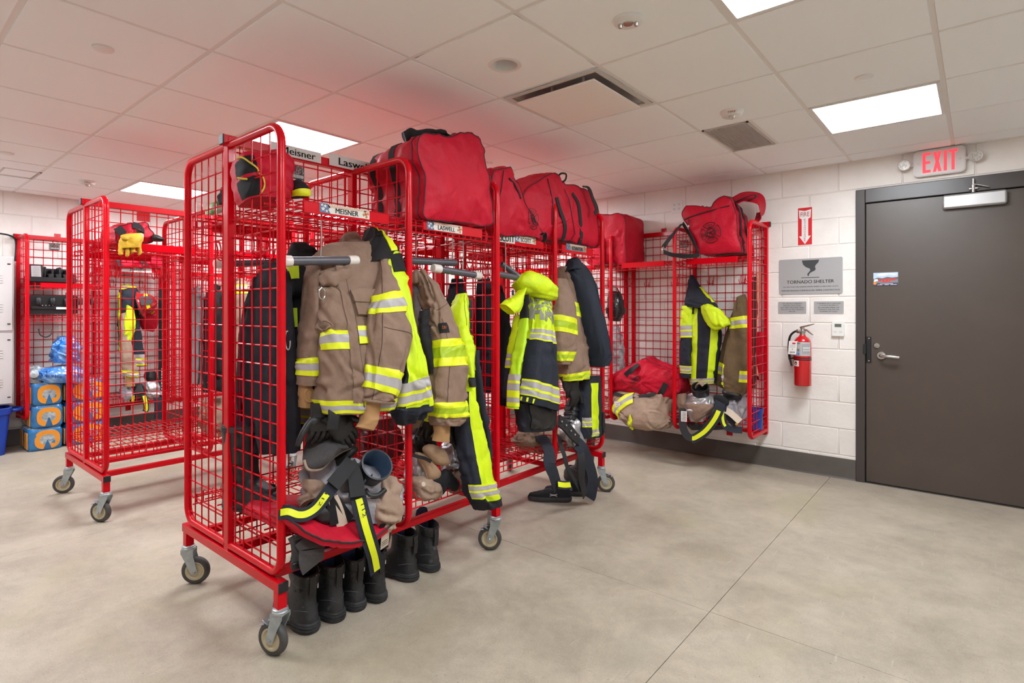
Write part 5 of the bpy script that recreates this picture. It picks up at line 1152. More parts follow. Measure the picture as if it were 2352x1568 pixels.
stripes(t, [(tb, .30, .40, 'ldl', dict(tilt=.02)), (tb, .86, .99, 'ldl', dict(tilt=-.03)), (sv, .36, .52, 'ldl', dict(tilt=.02)), (sv, .76, .93, 'ldl', {})])
nv1 = Cloth([(1303, 597, 1328, 597, .03, -2.12), (1298, 625, 1350, 628, .07, -2.09), (1305, 665, 1364, 665, .085, -2.05), (1318, 720, 1378, 722, .09, -2.01), (1332, 780, 1394, 780, .09, -1.985), (1345, 822, 1400, 815, .085, -1.975), (1352, 846, 1392, 832, .075, -1.975)], nv=50, nu=28, amp=.009, seed=35., cs=(10, 10, 3), folds=.01, nf=3)
t = thing_at('work_jacket', 'plain dark navy jacket hanging at the far end of the row', 'jacket', top_of(nv1), COATS)
part(t, 'jacket_body', nv1, mat('navy_twill', '#18202e', .8, col2='#141b28', scale=10, bump=.3, bscale=420), caps=(True, False))
q = MB(); co = Cloth([(1306, 594, 1326, 594, .03, -2.12), (1300, 606, 1334, 608, .05, -2.10), (1298, 622, 1342, 622, .055, -2.08)], nv=12, nu=18, amp=.006, seed=36.); part(t, 'collar', co, mat('navy_twill', '#18202e'))
q = MB(); nv1.band(q, .1, .95, 0, .003, .60, .64, rows=14); q.build('placket', mat('navy_twill', '#18202e'), t)
# navy and yellow trousers hanging at the end of the row
n1 = Cloth([(1330, 865, 1378, 862, .05, -2.08), (1328, 900, 1380, 898, .055, -2.07), (1328, 950, 1382, 945, .055, -2.06), (1330, 990, 1382, 985, .05, -2.05), (1332, 1006, 1380, 1000, .045, -2.05)], nv=36, nu=28, amp=.010, seed=38., cs=(16, 16, 5))
t = thing_at('turnout_trousers', 'navy trousers with a narrow yellow stripe hanging at the far end of the row', 'trousers', top_of(n1))
part(t, 'trouser_leg', n1, [m_navy, m_hv], lambda v, u: 1 if .36 < u < .52 and .1 < v < .92 else 0)
stripes(t, [(n1, .55, .68, 'slsl', dict(u0=.05, u1=.36)), (n1, .72, .88, 'slsl', dict(u0=.36, u1=.53))])
q = MB(); n1.band(q, .5, .8, 0, .012, .62, .9, rows=5); q.build('cargo_pocket', m_blkf, t)
# coats on the wall rack
wb = Cloth([(1588, 700, 1640, 700, .04, 4.70), (1584, 730, 1656, 728, .07, 4.68), (1586, 775, 1656, 772, .08, 4.66), (1586, 825, 1651, 822, .08, 4.65), (1585, 862, 1647, 860, .08, 4.65), (1586, 882, 1645, 880, .075, 4.65)], 'Y', nv=50, nu=34, amp=.009, seed=41., cs=(10, 10, 4), folds=.008, nf=3)
wl = Cloth([(1566, 704, 1594, 702, .04, 4.66), (1563, 740, 1593, 738, .05, 4.63), (1562, 790, 1592, 790, .05, 4.61), (1563, 840, 1592, 842, .05, 4.60), (1566, 866, 1591, 868, .045, 4.60)], 'Y', nv=40, nu=22, amp=.009, seed=42., cs=(14, 14, 7))
wh = Cloth([(1586, 634, 1592, 632, .02, 4.74), (1580, 665, 1612, 660, .06, 4.71), (1574, 696, 1642, 692, .07, 4.68), (1578, 706, 1652, 716, .06, 4.66)], 'Y', nv=26, nu=24, amp=.008, seed=43.)
wr_ = Cloth([(1612, 702, 1626, 740, .03, 4.60), (1630, 700, 1640, 758, .045, 4.57), (1652, 712, 1656, 754, .045, 4.56), (1674, 735, 1677, 746, .02, 4.56)], 'Y', nv=26, nu=20, amp=.010, seed=44., cs=(16, 16, 16))
t = thing_at('turnout_coat', 'hi-vis yellow and navy coat with a pointed navy hood in the wall rack', 'coat', top_of(wb, wl, wh, wr_), COATS)
part(t, 'coat_body', wb, [m_hv, m_navy], lambda v, u: 0 if (u < .45 or .66 < u < .86) else 1); part(t, 'sleeve', wl, [m_hv, m_navy], lambda v, u: 0 if v < .4 else 1); part(t, 'hood', wh, m_navy); part(t, 'sleeve', wr_, m_hv)
stripes(t, [(wb, .85, .99, 'slsl', dict(u0=.05, u1=.88)), (wl, .30, .43, 'slsl', {}), (wl, .74, .88, 'lslsl', {})])
q = MB(); wh.band(q, .35, .72, 0, .004, .80, .97, rows=6); q.build('reflective_stripe', MS, t)
q = MB(); wb.band(q, .06, .16, 0, .012, .05, .36, rows=3); q.build('throat_tab', m_navy, t)
for u in (.14, .2):
    p, n = wb.at(.12, u); q = MB(); q.lathe([(0, .004), (.004, .003), (.005, 0)], p + n * .012, n, 10); q.build('snap', m_steel, t)
wt = Cloth([(1694, 684, 1712, 676, .03, 4.70), (1680, 735, 1720, 728, .055, 4.66), (1672, 780, 1724, 778, .065, 4.63), (1664, 830, 1726, 832, .07, 4.61), (1660, 870, 1722, 878, .07, 4.60), (1664, 893, 1712, 905, .06, 4.60)], 'Y', nv=44, nu=26, amp=.012, seed=45., cs=(13, 13, 6))
ws = Cloth([(1680, 730, 1692, 734, .03, 4.72), (1664, 780, 1684, 786, .04, 4.72), (1652, 825, 1674, 834, .042, 4.71), (1646, 860, 1668, 868, .04, 4.71), (1644, 880, 1664, 892, .038, 4.71)], 'Y', nv=30, nu=18, amp=.008, seed=46., cs=(14, 14, 7))
t = thing_at('turnout_coat', 'brown coat with faded lime bands at the right end of the wall rack', 'coat', top_of(wt, ws), COATS)
part(t, 'coat_body', wt, m_tan2); part(t, 'sleeve', ws, m_tan2)
stripes(t, [(wt, .19, .30, 'lsl', dict(tilt=.0)), (wt, .68, .8, 'lsl', dict(u0=.6, u1=1.)), (wt, .66, .97, 'lsl', dict(u0=.02, u1=.22, tilt=.04)), (ws, .52, .70, 'lsl', {})])
# dark navy sweatshirt and jackets seen through the end mesh
def jacket(label, st, m, ax='X', seed=0., name='jacket', cat='jacket', parts=True, amp=.01, folds=.01):
    b_ = Cloth(st, ax, nv=40, nu=24, amp=amp, seed=seed, cs=(10, 10, 3), folds=folds, nf=4); t = thing_at(name, label, cat, top_of(b_), COATS); part(t, 'jacket_body', b_, m, caps=(True, False))
    q = MB(); b_.band(q, .955, .995, 0, .003); q.build('hem', m, t); return t, b_
t, jb = jacket('dark navy sweatshirt hanging inside the end mesh of the nearest rack', [(612, 604, 650, 604, .02, 1.14), (592, 640, 664, 640, .035, 1.14), (574, 700, 670, 700, .045, 1.15), (566, 800, 677, 800, .05, 1.15), (564, 880, 682, 880, .05, 1.15), (572, 960, 687, 965, .05, 1.15), (590, 1036, 684, 1040, .045, 1.15)], m_navyd, 'Y', seed=51., name='sweatshirt', cat='sweatshirt', amp=.009)
sl_ = Cloth([(592, 634, 612, 640, .03, 1.16), (566, 720, 596, 720, .04, 1.17), (554, 820, 590, 820, .045, 1.17), (549, 930, 582, 930, .045, 1.17), (554, 1000, 578, 1002, .04, 1.17)], 'Y', nv=36, nu=18, amp=.010, seed=52., cs=(14, 14, 6)); part(t, 'sleeve', sl_, m_navyd)
q = MB(); jb.band(q, .9, .985, 0, .003); q.build('rib_hem', m_navyd, t)
q = MB(); seam(jb, q, [(.47 + .035 * math.sin(a), .93 + .035 * math.cos(a)) for a in np.linspace(0, 5, 14)], .003, 0, .004); q.build('chest_print', m_silver, t)
t, _ = jacket('black jacket with lime trim behind the tan coat in the nearest bay', [(668, 560, 700, 560, .03, -2.36), (655, 600, 740, 600, .06, -2.34), (652, 680, 750, 680, .07, -2.32), (655, 800, 750, 800, .07, -2.32), (662, 930, 755, 930, .07, -2.32), (668, 990, 750, 990, .06, -2.32)], m_blkf, seed=53.)
stripes(t, [(_, .80, .92, 'lslsl', {})]); q = MB(); _.band(q, .2, .32, 0, .004, .02, .3, rows=4); _.band(q, .45, .52, 0, .012, .02, .25, rows=4); each(q, 'lime_trim', m_hv, t)
for lab, X, Y0, st_ in (('dark navy jacket hanging behind the grey tubes in the second bay', -2.34, 0, [(1040, 640, 1062, 640, .03), (1028, 690, 1072, 690, .06), (1026, 780, 1078, 780, .065), (1030, 870, 1080, 870, .06), (1036, 900, 1076, 900, .05)]),
                        ('black jacket hanging close to the double end tubes of the nearest rack', -2.25, 0, [(1100, 640, 1124, 640, .03), (1092, 700, 1130, 700, .05), (1094, 800, 1134, 800, .055), (1098, 900, 1136, 900, .05)]),
                        ('black jacket at the left side of the third bay beside the double tubes', -2.22, 0, [(1136, 655, 1150, 655, .03), (1132, 720, 1166, 720, .05), (1132, 800, 1174, 800, .055), (1134, 880, 1174, 880, .055), (1140, 930, 1168, 930, .05)])):
    jacket(lab, [(*q_, X) for q_ in st_], m_navyd, seed=X * 30 + st_[0][0] * .1)
# ---------------------------------------------------------------- hanging bars of grey pipe
def bar(label, a, b, r=.0175, caps=(True, True), hooks=()):
    a = V(*a); b = V(*b); d = unit(b - a); t = thing('hanging_bar', label, 'bar', tuple((a + b) / 2)); q = MB()
    q.lathe([(r * .72, 0), (r, 0), (r, np.linalg.norm(b - a)), (r * .72, np.linalg.norm(b - a)), (r * .72, 0)], a, d, 24); q.build('pipe', m_pvc, t)
    for k, (p, s_) in enumerate(((a, -1), (b, 1))):
        if caps[k]:
            q = MB(); q.lathe([(r * 1.02, -.036), (r * 1.24, -.036), (r * 1.24, .004), (r * 1.1, .011), (0, .012)], p, d * s_, 24); q.build('end_cap', m_cap, t, label='white end cap')
    for (px, h, dx) in hooks:
        p = a + (b - a) * px; top = p + V(dx, 0, h); q = MB(); q.tube([p + V(0, 0, r), p + V(0, .004, h * .5), top], .0028, 6); q.build('wire_hanger', m_steel, t)
    return t
BX = -2.04
bar('grey pipe bar with a white cap in front of the tan coat collar', onX(648, 600, BX), onX(816, 598, BX), hooks=((.5, .19, -.0),))
bar('grey pipe bar with an open end in the second bay', onX(930, 598, -2.14), onX(1046, 604, -2.14), caps=(False, False), hooks=((.2, .17, 0), (.93, .16, 0)))
bar('grey pipe bar with two white caps low in the second bay', onX(998, 616, -2.06), onX(1100, 633, -2.06), hooks=((.62, .2, 0),))
bar('grey pipe bar with a white cap above the hi-vis lettered coat', onX(1140, 628, -2.06), onX(1197, 640, -2.06), caps=(False, True), hooks=((.35, .21, 0),))
bar('grey pipe bar slanting behind its neighbour in the third bay', onX(1152, 606, -2.16), onX(1196, 638, -2.12), caps=(False, False))
bar('grey pipe bar seen through the end mesh in the back bay', onX(498, 606, -2.78), onX(680, 600, -2.78))
# ---------------------------------------------------------------- name plates on the racks
m_flagblue = mat('print_flag_blue', '#4b6487', .5); m_plate = mat('print_plate', '#d9d0c8', .45); m_buff = mat('print_buff', '#c9a58f', .5); m_txt = mat('print_black', '#1a1818', .5); m_gold = mat('print_gold', '#a8843c', .5)
def plate(rack_, s_, pl, pr, pick, D, hpx, style='plain', bold=.04, name='name_plate', th=.002, tx=(.12, .88), hh=.62, m=None):
    """printed strip between two photo places (left and right ends at mid height)"""
    a = pick(pl[0], pl[1], D); b = pick(pr[0], pr[1], D); z = (a[2] + b[2]) / 2; a[2] = b[2] = z; u = unit(b - a); n = np.cross(u, ZU); L = np.linalg.norm(b - a); d = _s * a[0] + _c * a[1]; h = hpx * d / F; c = (a + b) / 2
    q = MB(); q.prism([(-L / 2, -h / 2), (L / 2, -h / 2), (L / 2, h / 2), (-L / 2, h / 2)], c, u, ZU, n * th, 0)
    n_ = n * (th + .0003); x0 = -L / 2 + L * tx[0]; x1 = -L / 2 + L * tx[1]
    if style == 'flag':
        e = n * .0002
        q.prism([(-L / 2, -h / 2), (-L * .30, -h / 2), (-L * .34, -h * .1), (-L * .30, h * .2), (-L * .36, h / 2), (-L / 2, h / 2)], c + n_, u, ZU, e, 1)
        q.prism([(-L * .33, h * .12), (L * .2, h * .22), (L / 2, h * .3), (L / 2, h / 2), (-L * .36, h / 2)], c + n_, u, ZU, e, 2)
        for k in range(16): q.prism([(-L * .3 + k * L * .05, h * .36), (-L * .29 + k * L * .05, h * .36), (-L * .28 + k * L * .05, h * .5), (-L * .295 + k * L * .05, h * .5)], c + n_ * 1.15, u, ZU, e, 0)
        for (sx, sy, r) in ((-.44, -.1, .011), (-.40, .22, .009), (-.37, -.28, .008), (-.46, .3, .007)):
            q.prism([(L * sx + (r if k % 2 == 0 else r * .4) * math.sin(k * math.pi / 5), h * sy + (r if k % 2 == 0 else r * .4) * math.cos(k * math.pi / 5)) for k in range(10)], c + n_ * 1.2, u, ZU, e, 0)
        R_ = h * .4
        for k in range(4):
            a_ = k * math.pi / 2 + .3; q.prism([(L * .42 + R_ * .3 * math.cos(a_ - .5), R_ * .3 * math.sin(a_ - .5)), (L * .42 + R_ * math.cos(a_ - .5), R_ * math.sin(a_ - .5)), (L * .42 + R_ * 1.1 * math.cos(a_), R_ * 1.1 * math.sin(a_)), (L * .42 + R_ * math.cos(a_ + .5), R_ * math.sin(a_ + .5)), (L * .42 + R_ * .3 * math.cos(a_ + .5), R_ * .3 * math.sin(a_ + .5))], c + n_, u, ZU, e, 3)
        q.prism([(L * .42 + R_ * .35 * math.cos(t_), R_ * .35 * math.sin(t_)) for t_ in np.linspace(0, 6, 14)], c + n_ * 1.2, u, ZU, e, 4)
    text(q, s_, c + u * ((x0 + x1) / 2) + n_ * 1.3 - ZU * (h * .1 if style == 'flag' else 0), u, ZU, x1 - x0, h * hh, 5, bold, .0002)
    return q.build(name, [m or m_plate, m_flagblue, m_buff, m_gold, m_cardred, m_txt], rack_, smooth=0, label='printed name strip')
FX = -2.43 + .44 - .0135; FXB = -2.50 + .44 - .0135
plate(R_A, 'MEISNER', (734, 478), (848, 492), onX, FX, 22, 'flag', tx=(.3, .76), hh=.55)
plate(R_A, 'LASWELL', (980, 518), (1061, 527), onX, FX, 19, 'flag', tx=(.3, .78), hh=.55)
plate(R_B, 'SCOTT', (1146, 546), (1182, 549), onX, FXB, 20, 'plain', .1, tx=(.06, .94), hh=.75)
plate(R_B, 'SCOTT', (1183, 547), (1230, 554), onX, FXB, 16, 'flag', tx=(.25, .76), hh=.6)
plate(R_B, 'SCRANTON', (1300, 567), (1346, 572), onX, FXB, 15, 'flag', tx=(.28, .8), hh=.6, m=mat('print_plate_grey', '#8f8a88', .4))
plate(R_W, 'VERDIN', (1598, 589), (1669, 588), onY, WY - .4415, 15, 'plain', .09, tx=(.2, .8), hh=.78)
plate(R_L1, 'Jones', (279, 619), (348, 619), onX, WX + .4265, 12, 'plain', .0, tx=(.26, .76), hh=.72, m=m_paper)
plate(R_W2, 'Peoples', (1322, 606), (1362, 604), onY, WY - .4415, 15, 'plain', .0, tx=(.1, .75), hh=.6, m=m_paper)
m_signplate = mat('print_sign_plate', '#cfc8c3', .5)
plate(R_A, 'Meisner', (620, 337), (737, 363), onX, -2.405, 26, 'plain', .05, 'name_board', tx=(.2, .88), hh=.62, m=m_signplate)
plate(R_A, 'Laswell', (756, 366), (858, 388), onX, -2.405, 27, 'plain', .05, 'name_board', tx=(.2, .88), hh=.62, m=m_signplate)
brand_tag(R_A, .006, .30, 1.930); brand_tag(R_W, .012, .5, 1.90); p = onX(125, 561, WX); brand_tag(R_L1, .012, p[1] - 1.06, 1.93)
# ---------------------------------------------------------------- boots under the racks
def boot_rings(kind):
    """(z, back x, front x, half width, squareness)"""
    if kind == 'work': return [(.028, -.088, .205, .050, .8), (.045, -.087, .205, .050, .8), (.065, -.083, .196, .0475, .75), (.085, -.078, .165, .044, .75), (.105, -.074, .105, .041, .8), (.125, -.071, .068, .040, .85), (.15, -.069, .056, .040, .9), (.18, -.071, .052, .042, .9), (.205, -.074, .052, .0445, .9), (.225, -.077, .054, .0465, .9)]
    return [(.028, -.09, .215, .052, .8), (.05, -.09, .214, .052, .8), (.075, -.086, .2, .049, .75), (.1, -.082, .16, .046, .75), (.125, -.08, .1, .046, .8), (.15, -.08, .078, .048, .85), (.2, -.083, .072, .052, .9), (.26, -.088, .076, .057, .95), (.32, -.09, .08, .060, .95), (.365, -.09, .082, .061, .95)]
def boot(label, loc, yaw, kind='work', group=None, m=None, scale=1., tilt=0., lean=0., tags=True, z=0.):
    t = thing('work_boot' if kind == 'work' else 'rubber_boot', label, 'boot', (loc[0], loc[1], z), yaw, group); n = 40; ang = np.arange(n) * 2 * math.pi / n
    if lean: t.rotation_euler = (lean, tilt, yaw)
    R_ = splin(boot_rings(kind), 26); G = []
    for (z_, b_, f_, hw, e) in R_:
        c = (b_ + f_) / 2; hl = (f_ - b_) / 2; ca, sa = np.cos(ang), np.sin(ang)
        x = c + hl * np.sign(ca) * np.abs(ca) ** e; y = hw * np.sign(sa) * np.abs(sa) ** e * (1 - .18 * np.clip((x - .08) / .12, 0, 1) ** 2)
        G.append(np.stack([x, y, np.full(n, z_) - .012 * (z_ / .225) ** 3 * np.clip(-ca, 0, 1) * (kind == 'work') + .02 * (z_ / .225) ** 6 * np.clip(ca, 0, 1) * (kind == 'work')], 1))
    G = crumple(np.array(G), .0035, (22, 22, 22), (loc[0] + loc[1]) * 7) * scale
    q = MB(); q.grid(G, cv=True)
    top = G[-1]; c = top.mean(0); inn = [top, c + (top - c) * .93 + V(0, 0, .001), c + (top - c) * .90 - V(0, 0, .02), c + (top - c) * .8 - V(0, 0, .14)]
    q.build('upper', m or m_bootblk, t, smooth=60, world=False)
    q = MB(); q.grid(np.array(inn[1:]), cv=True); q.add(inn[-1], [tuple(range(n))]); q.grid(np.array(inn[:2]), cv=True, mi=1); q.build('lining', [m_bluelin if kind != 'work' else mat('dark_lining', '#1c2026', .9), m_bootblk], t, smooth=60, world=False, label='blue fabric lining' if kind != 'work' else None)
    s0 = []
    for (z_, g, lift) in ((.0, .002, 1), (.004, .005, 1), (.010, .0035, 1), (.012, .0085, .6), (.019, .0085, .3), (.021, .004, .2), (.023, .008, .1), (.030, .0075, 0), (.032, .003, 0), (.034, .0055, 0), (.041, .001, 0)):
        ca, sa = np.cos(ang), np.sin(ang); e = .8; x = .0585 + (.1465 + g) * np.sign(ca) * np.abs(ca) ** e; y = (.050 + g) * np.sign(sa) * np.abs(sa) ** e * (1 - .18 * np.clip((x - .08) / .12, 0, 1) ** 2) * (1 - .12 * np.exp(-((x - .03) / .05) ** 2))
        arch = .010 * np.exp(-((x - .015) / .022) ** 2) * (z_ < .013) + .008 * np.clip((x - .14) / .07, 0, 1) ** 2 * (z_ < .03); s0.append(np.stack([x, y, z_ + arch], 1) * scale)
    q = MB(); q.grid(np.array(s0), cv=True); q.add(s0[0], [tuple(range(n))[::-1]]); q.build('sole', m_sole, t, smooth=35, world=False)
    if kind == 'work':
        q = MB()    # padded collar with eyelets, pull loop at the back, blue tongue
        col = []
        for z_, g in ((-.045, .001), (-.04, .0045), (-.008, .005), (.0, .003)): col.append([p + unit((p - c) * V(1, 1, 0)) * g + V(0, 0, z_ * (1 - .25 * (p[0] > 0))) for p in top])
        q.grid(np.array(col), cv=True); q.build('collar', m_leather, t, smooth=60, world=False)
        q = MB()
        for k in range(-4, 5):
            a = math.pi + k * .32; p = c + V(.071 * math.cos(a), .051 * math.sin(a), -.022 + .006 * (k % 2)) * scale; q.box(p, (.0045, .0045, .004))
        q.build('stitch_dots', m_dkmetal, t, world=False, kind='stuff')
        q = MB(); xb = top[:, 0].min(); q.ribbon([V(xb + .006, 0, top[:, 2].min() - .003), V(xb - .006, 0, top[:, 2].min() - .002), V(xb - .010, 0, top[:, 2].min() - .03), V(xb - .004, 0, top[:, 2].min() - .085)], V(0, 1, 0), .026, .004); q.build('pull_strap', m_leather, t, world=False)
        tg_ = []
        for z_, w_, x_ in ((-.05, .030, .030), (.0, .037, .037), (.034, .038, .042), (.056, .031, .044), (.063, .018, .044)): tg_.append([c + V(x_ - .012 * (1 - math.cos(y_ * 1.3)) - (.004 if k else 0), y_ * w_ , z_) for k in (0,) for y_ in np.linspace(-1, 1, 9)])
        tg_ = np.array(tg_) * V(1, 1, 1); q = MB(); q.grid(tg_, flip=True); q.grid(tg_ + V(.006, 0, 0)); q.build('tongue', mat('blue_tongue', '#30456b', .85, col2='#263a5c', scale=30, bump=.3, bscale=200), t, smooth=60, world=False, label='blue padded tongue')
        q = MB(); pc = c + V(.034, 0, .028)
        for dy in (-.004, .004): q.tube([pc + V(-.002, dy + .006 * math.cos(a), .006 * math.sin(a)) for a in np.linspace(0, 6.28, 12, endpoint=False)], .001, 4, closed=True)
        q.build('tongue_mark', m_silver, t, world=False)
        q = MB(); 
        for sgn in (-1, 1): q.tube([V(-.08 * math.cos(a * .9), sgn * .043 * math.sin(a) * 1.06, .075 + .012 * math.sin(a * 2)) * scale for a in np.linspace(.25, 1.5, 10)], .0012, 4)
        q.build('seam', mat('grey_thread', '#55565a', .7), t, world=False, kind='stuff')
        if tags:
            q = MB(); q.box(V(-.066, -.030, .17) * scale, (.003, .010, .03), Matrix.Rotation(.9, 3, 'Z')); q.build('side_tag', m_paper, t, world=False, label='small white tag')
    else:
        q = MB()
        for z_ in (.355, .12): q.grid(np.array([[p + unit((p - c) * V(1, 1, 0)) * g + V(0, 0, dz) for p in G[min(25, int(z_ / .365 * 25))]] for dz, g in ((-.012, .0), (-.01, .004), (.01, .004), (.012, 0))]), cv=True)
        each(q, 'rib', m_sole, t, smooth=60) if False else q.build('rib', m_sole, t, smooth=60, world=False, kind='stuff')
    return t
BG = 'black work boots under the nearest rack'
m_scf = m_scuff
for k, (px, py, yaw, mm, lab) in enumerate(((708, 1446, 3.08, m_scuff, 'scuffed black work boot with blue tongue right beside the front caster'), (768, 1420, 3.08, m_scuff, 'black work boot with a grey scuffed heel, second from the front caster'), (819, 1396, 3.1, None, 'black boot with a dark lining, third from the front caster'),
                                         (868, 1377, 3.08, None, 'black boot under the end of the yellow suspender strap'), (944, 1329, 3.3, None, 'black work boot with a blue tongue, left of the pair in the gap'), (992, 1308, 3.12, m_scuff, 'black work boot farthest right under the nearest rack'))):
    p = onZ(px, py, 0); hd = V(math.cos(yaw), math.sin(yaw), 0); boot(lab, p + hd * .075 + V(.022, 0, 0), yaw, 'work', BG, mm, 1.06 if k < 2 else 1.0)
p = onZ(1363, 1118, 0); boot('black boot standing at the far end of the row beside the last caster', p + V(-.08, 0, 0), 2.9, 'rubber', None)
p = onZ(540, 1172, .44); boot('tall black rubber boot standing inside the back bay behind the end mesh', p + V(0, .03, 0), .35, 'rubber', None, m_leather, 1.0, z=.437)
# trainers
def trainer(label, loc, yaw):
    t = thing('trainer', label, 'shoe', (loc[0], loc[1], 0), yaw, 'pair of black trainers on the floor'); n = 40; ang = np.arange(n) * 2 * math.pi / n; ca, sa = np.cos(ang), np.sin(ang)
    def ring(z, b_, f_, hw, e=.85, slope=0.): x = (b_ + f_) / 2 + (f_ - b_) / 2 * np.sign(ca) * np.abs(ca) ** e; return np.stack([x, hw * np.sign(sa) * np.abs(sa) ** e * (1 - .2 * np.exp(-((x + .0) / .06) ** 2)), z + slope * (-x) + 0 * x], 1)
    q = MB(); G = [ring(0, -.10, .175, .042), ring(.006, -.108, .185, .047), ring(.022, -.112, .19, .049), ring(.034, -.108, .186, .046)]; G[0][:, 2] += .014 * np.clip((G[0][:, 0] - .1) / .08, 0, 1) ** 2; q.grid(np.array(G), cv=True); q.add(G[0], [tuple(range(n))[::-1]]); q.build('sole', mat('trainer_sole', '#3a3639', .7, col2='#2f2c2f', scale=20), t, smooth=50, world=False)
    R_ = splin([(.03, -.105, .183, .045, 0), (.05, -.103, .176, .044, .02), (.066, -.1, .14, .041, .08), (.08, -.098, .085, .037, .14), (.088, -.095, .045, .034, .16)], 14)
    G = np.array([ring(z, b_, f_, hw, .9, sl) for z, b_, f_, hw, sl in R_]); q = MB(); q.grid(crumple(G, .002, (30, 30, 30), loc[0] * 9), cv=True); top = G[-1]; c = top.mean(0); q.build('upper', m_blkf, t, smooth=60, world=False)
    q = MB(); q.grid(np.array([top, c + (top - c) * .85, c + (top - c) * .8 - V(0, 0, .035)]), cv=True); q.add(c + (top - c) * .8 - V(0, 0, .035), [tuple(range(n))]); q.build('lining', mat('dark_lining', '#1c2026'), t, smooth=60, world=False)
    q = MB()
    for k in range(5): x = .055 + k * .018; q.tube([V(x, -.026 + k * .001, .066 - k * .005), V(x + .006, 0, .078 - k * .007), V(x, .026 - k * .001, .066 - k * .005)], .0022, 5)
    each(q, 'lace', m_blk, t) if False else q.build('laces', m_blk, t, world=False, kind='stuff')
    q = MB(); q.prism([(.02, -.015), (.06, -.02), (.075, .0), (.07, .016), (.03, .018), (.015, .004)], (0.01, 0, .075), (1, 0, -.18), (0, 1, 0), (0, 0, .012)); q.build('tongue', m_blk, t, world=False)
    q = MB()
    for sgn in (-1, 1):
        for s2 in (1, -1): q.tube([V(.012 + .026 * math.sin(a) , sgn * (.0415 + .0005 * 0), .052 + s2 * (.011 - .009 * math.cos(a))) for a in np.linspace(-1.2, 1.2, 9)], .0026, 5)
        q.tube([V(-.002, sgn * .0425, .052), V(.026, sgn * .0425, .052)], .0026, 5)
    q.build('side_mark', m_silver, t, world=False, kind='stuff')
p = onZ(1276, 1150, 0); trainer('black trainer nearer the camera on the floor below the third bay', p, 3.72)
p = onZ(1302, 1140, 0); trainer('black trainer behind its pair on the floor below the hanging straps', p + V(0, .05, 0), 3.66)
# ---------------------------------------------------------------- trousers piled at the bottom of the nearest bay
def strap2(t, pts, wd, w, m=m_navy, stripe=None, th=.004, up=V(1, 0, .3), name='suspender'):
    P = spline(pts, 8); T_ = np.gradient(P, axis=0); wd = np.array([unit(np.cross(unit(tt_), V(1, -.25, .5))) for tt_ in T_]) if wd is None else wd
    q = MB(); q.ribbon(P, wd, w, th); o = q.build(name, m, t)
    if stripe:
        a, b, ws = stripe; k0, k1 = int(a * len(P)), int(b * len(P)); T = np.gradient(P, axis=0); W_ = np.array(wd, float); W_ = np.tile(W_, (len(P), 1)) if W_.ndim == 1 else W_; S = []
        for i in range(k0, k1):
            n = np.cross(unit(T[i]), W_[i]); n = unit(n); n = n if n @ up > 0 else -n; S.append(P[i] + n * (th / 2 + .0016))
        q = MB(); q.ribbon(S, W_[k0:k1], ws, .0015); q.build('reflective_stripe', m_lime, o)
    return o, P
lg = Cloth([(712, 1060, 792, 1050, .05, -2.14), (702, 1085, 840, 1072, .10, -2.12), (699, 1118, 890, 1100, .13, -2.10), (704, 1150, 905, 1150, .14, -2.08), (725, 1188, 898, 1192, .13, -2.07)], nv=60, nu=50, amp=.02, seed=61., cs=(7, 7, 9), cr=1.7)
sh = Cloth([(866, 1092, 908, 1096, .03, -2.0), (862, 1130, 915, 1130, .045, -1.97), (852, 1165, 920, 1172, .045, -1.95), (860, 1195, 905, 1200, .035, -1.94), (872, 1222, 893, 1218, .02, -1.93)], nv=40, nu=26, amp=.014, seed=62., cs=(14, 14, 10))
sh2 = Cloth([(694, 1100, 735, 1106, .03, -2.0), (696, 1125, 748, 1120, .04, -1.99), (692, 1150, 735, 1138, .04, -1.98), (690, 1165, 712, 1150, .02, -1.97)], nv=26, nu=22, amp=.012, seed=63., cs=(16, 16, 16))
bt = Cloth([(700, 1140, 745, 1128, .04, -2.02), (692, 1165, 752, 1160, .055, -2.0), (700, 1190, 756, 1188, .05, -1.98), (722, 1204, 752, 1202, .03, -1.97)], nv=26, nu=26, amp=.008, seed=64.)
t = thing_at('turnout_trousers', 'pile of tan trousers with silver lining and yellow suspenders on the flattened bag', 'trousers', top_of(lg, sh, sh2, bt))
part(t, 'lining', lg, m_lining, label='silver lining'); part(t, 'trouser_shell', sh, m_tanpale); part(t, 'trouser_shell', sh2, m_tan); part(t, 'boot_toe', bt, m_leather)
o, P = strap2(t, [onX(806, 1062, -1.98), onX(786, 1090, -1.95), onX(768, 1112, -1.93), onX(748, 1138, -1.92), onX(726, 1166, -1.92), onX(704, 1180, -1.925), onX(684, 1182, -1.93), onX(662, 1175, -1.95), onX(640, 1178, -1.98)], None, .05, m_navy, (.36, .98, .024))
o2, P2 = strap2(t, [onX(806, 1068, -1.98), onX(816, 1100, -1.95), onX(820, 1132, -1.92), onX(827, 1160, -1.90), onX(838, 1205, -1.87), onX(852, 1252, -1.86), onX(860, 1280, -1.87), onX(866, 1312, -1.885)], None, .064, m_navy, (.36, .99, .028))
strap2(t, [onX(808, 1058, -1.965), onX(790, 1082, -1.935), onX(764, 1114, -1.915)], None, .058, m_blk, name='elastic'); strap2(t, [onX(800, 1062, -1.96), onX(815, 1095, -1.935), onX(822, 1140, -1.90)], None, .062, m_blk, name='elastic')
q = MB(); text(q, '112', onX(831, 1170, -1.882) + V(.008, 0, 0), unit(V(0, .2, -1)), unit(V(0, 1, .2)), .055, .016, 0, .0, .004); q.build('lettering', m_txt, o2); q = MB(); text(q, '112', onX(739, 1146, -1.908), unit(V(0, -.55, -.8)), unit(V(0, .8, -.55)), .05, .014, 0, .0, .006); q.build('lettering', m_txt, o)
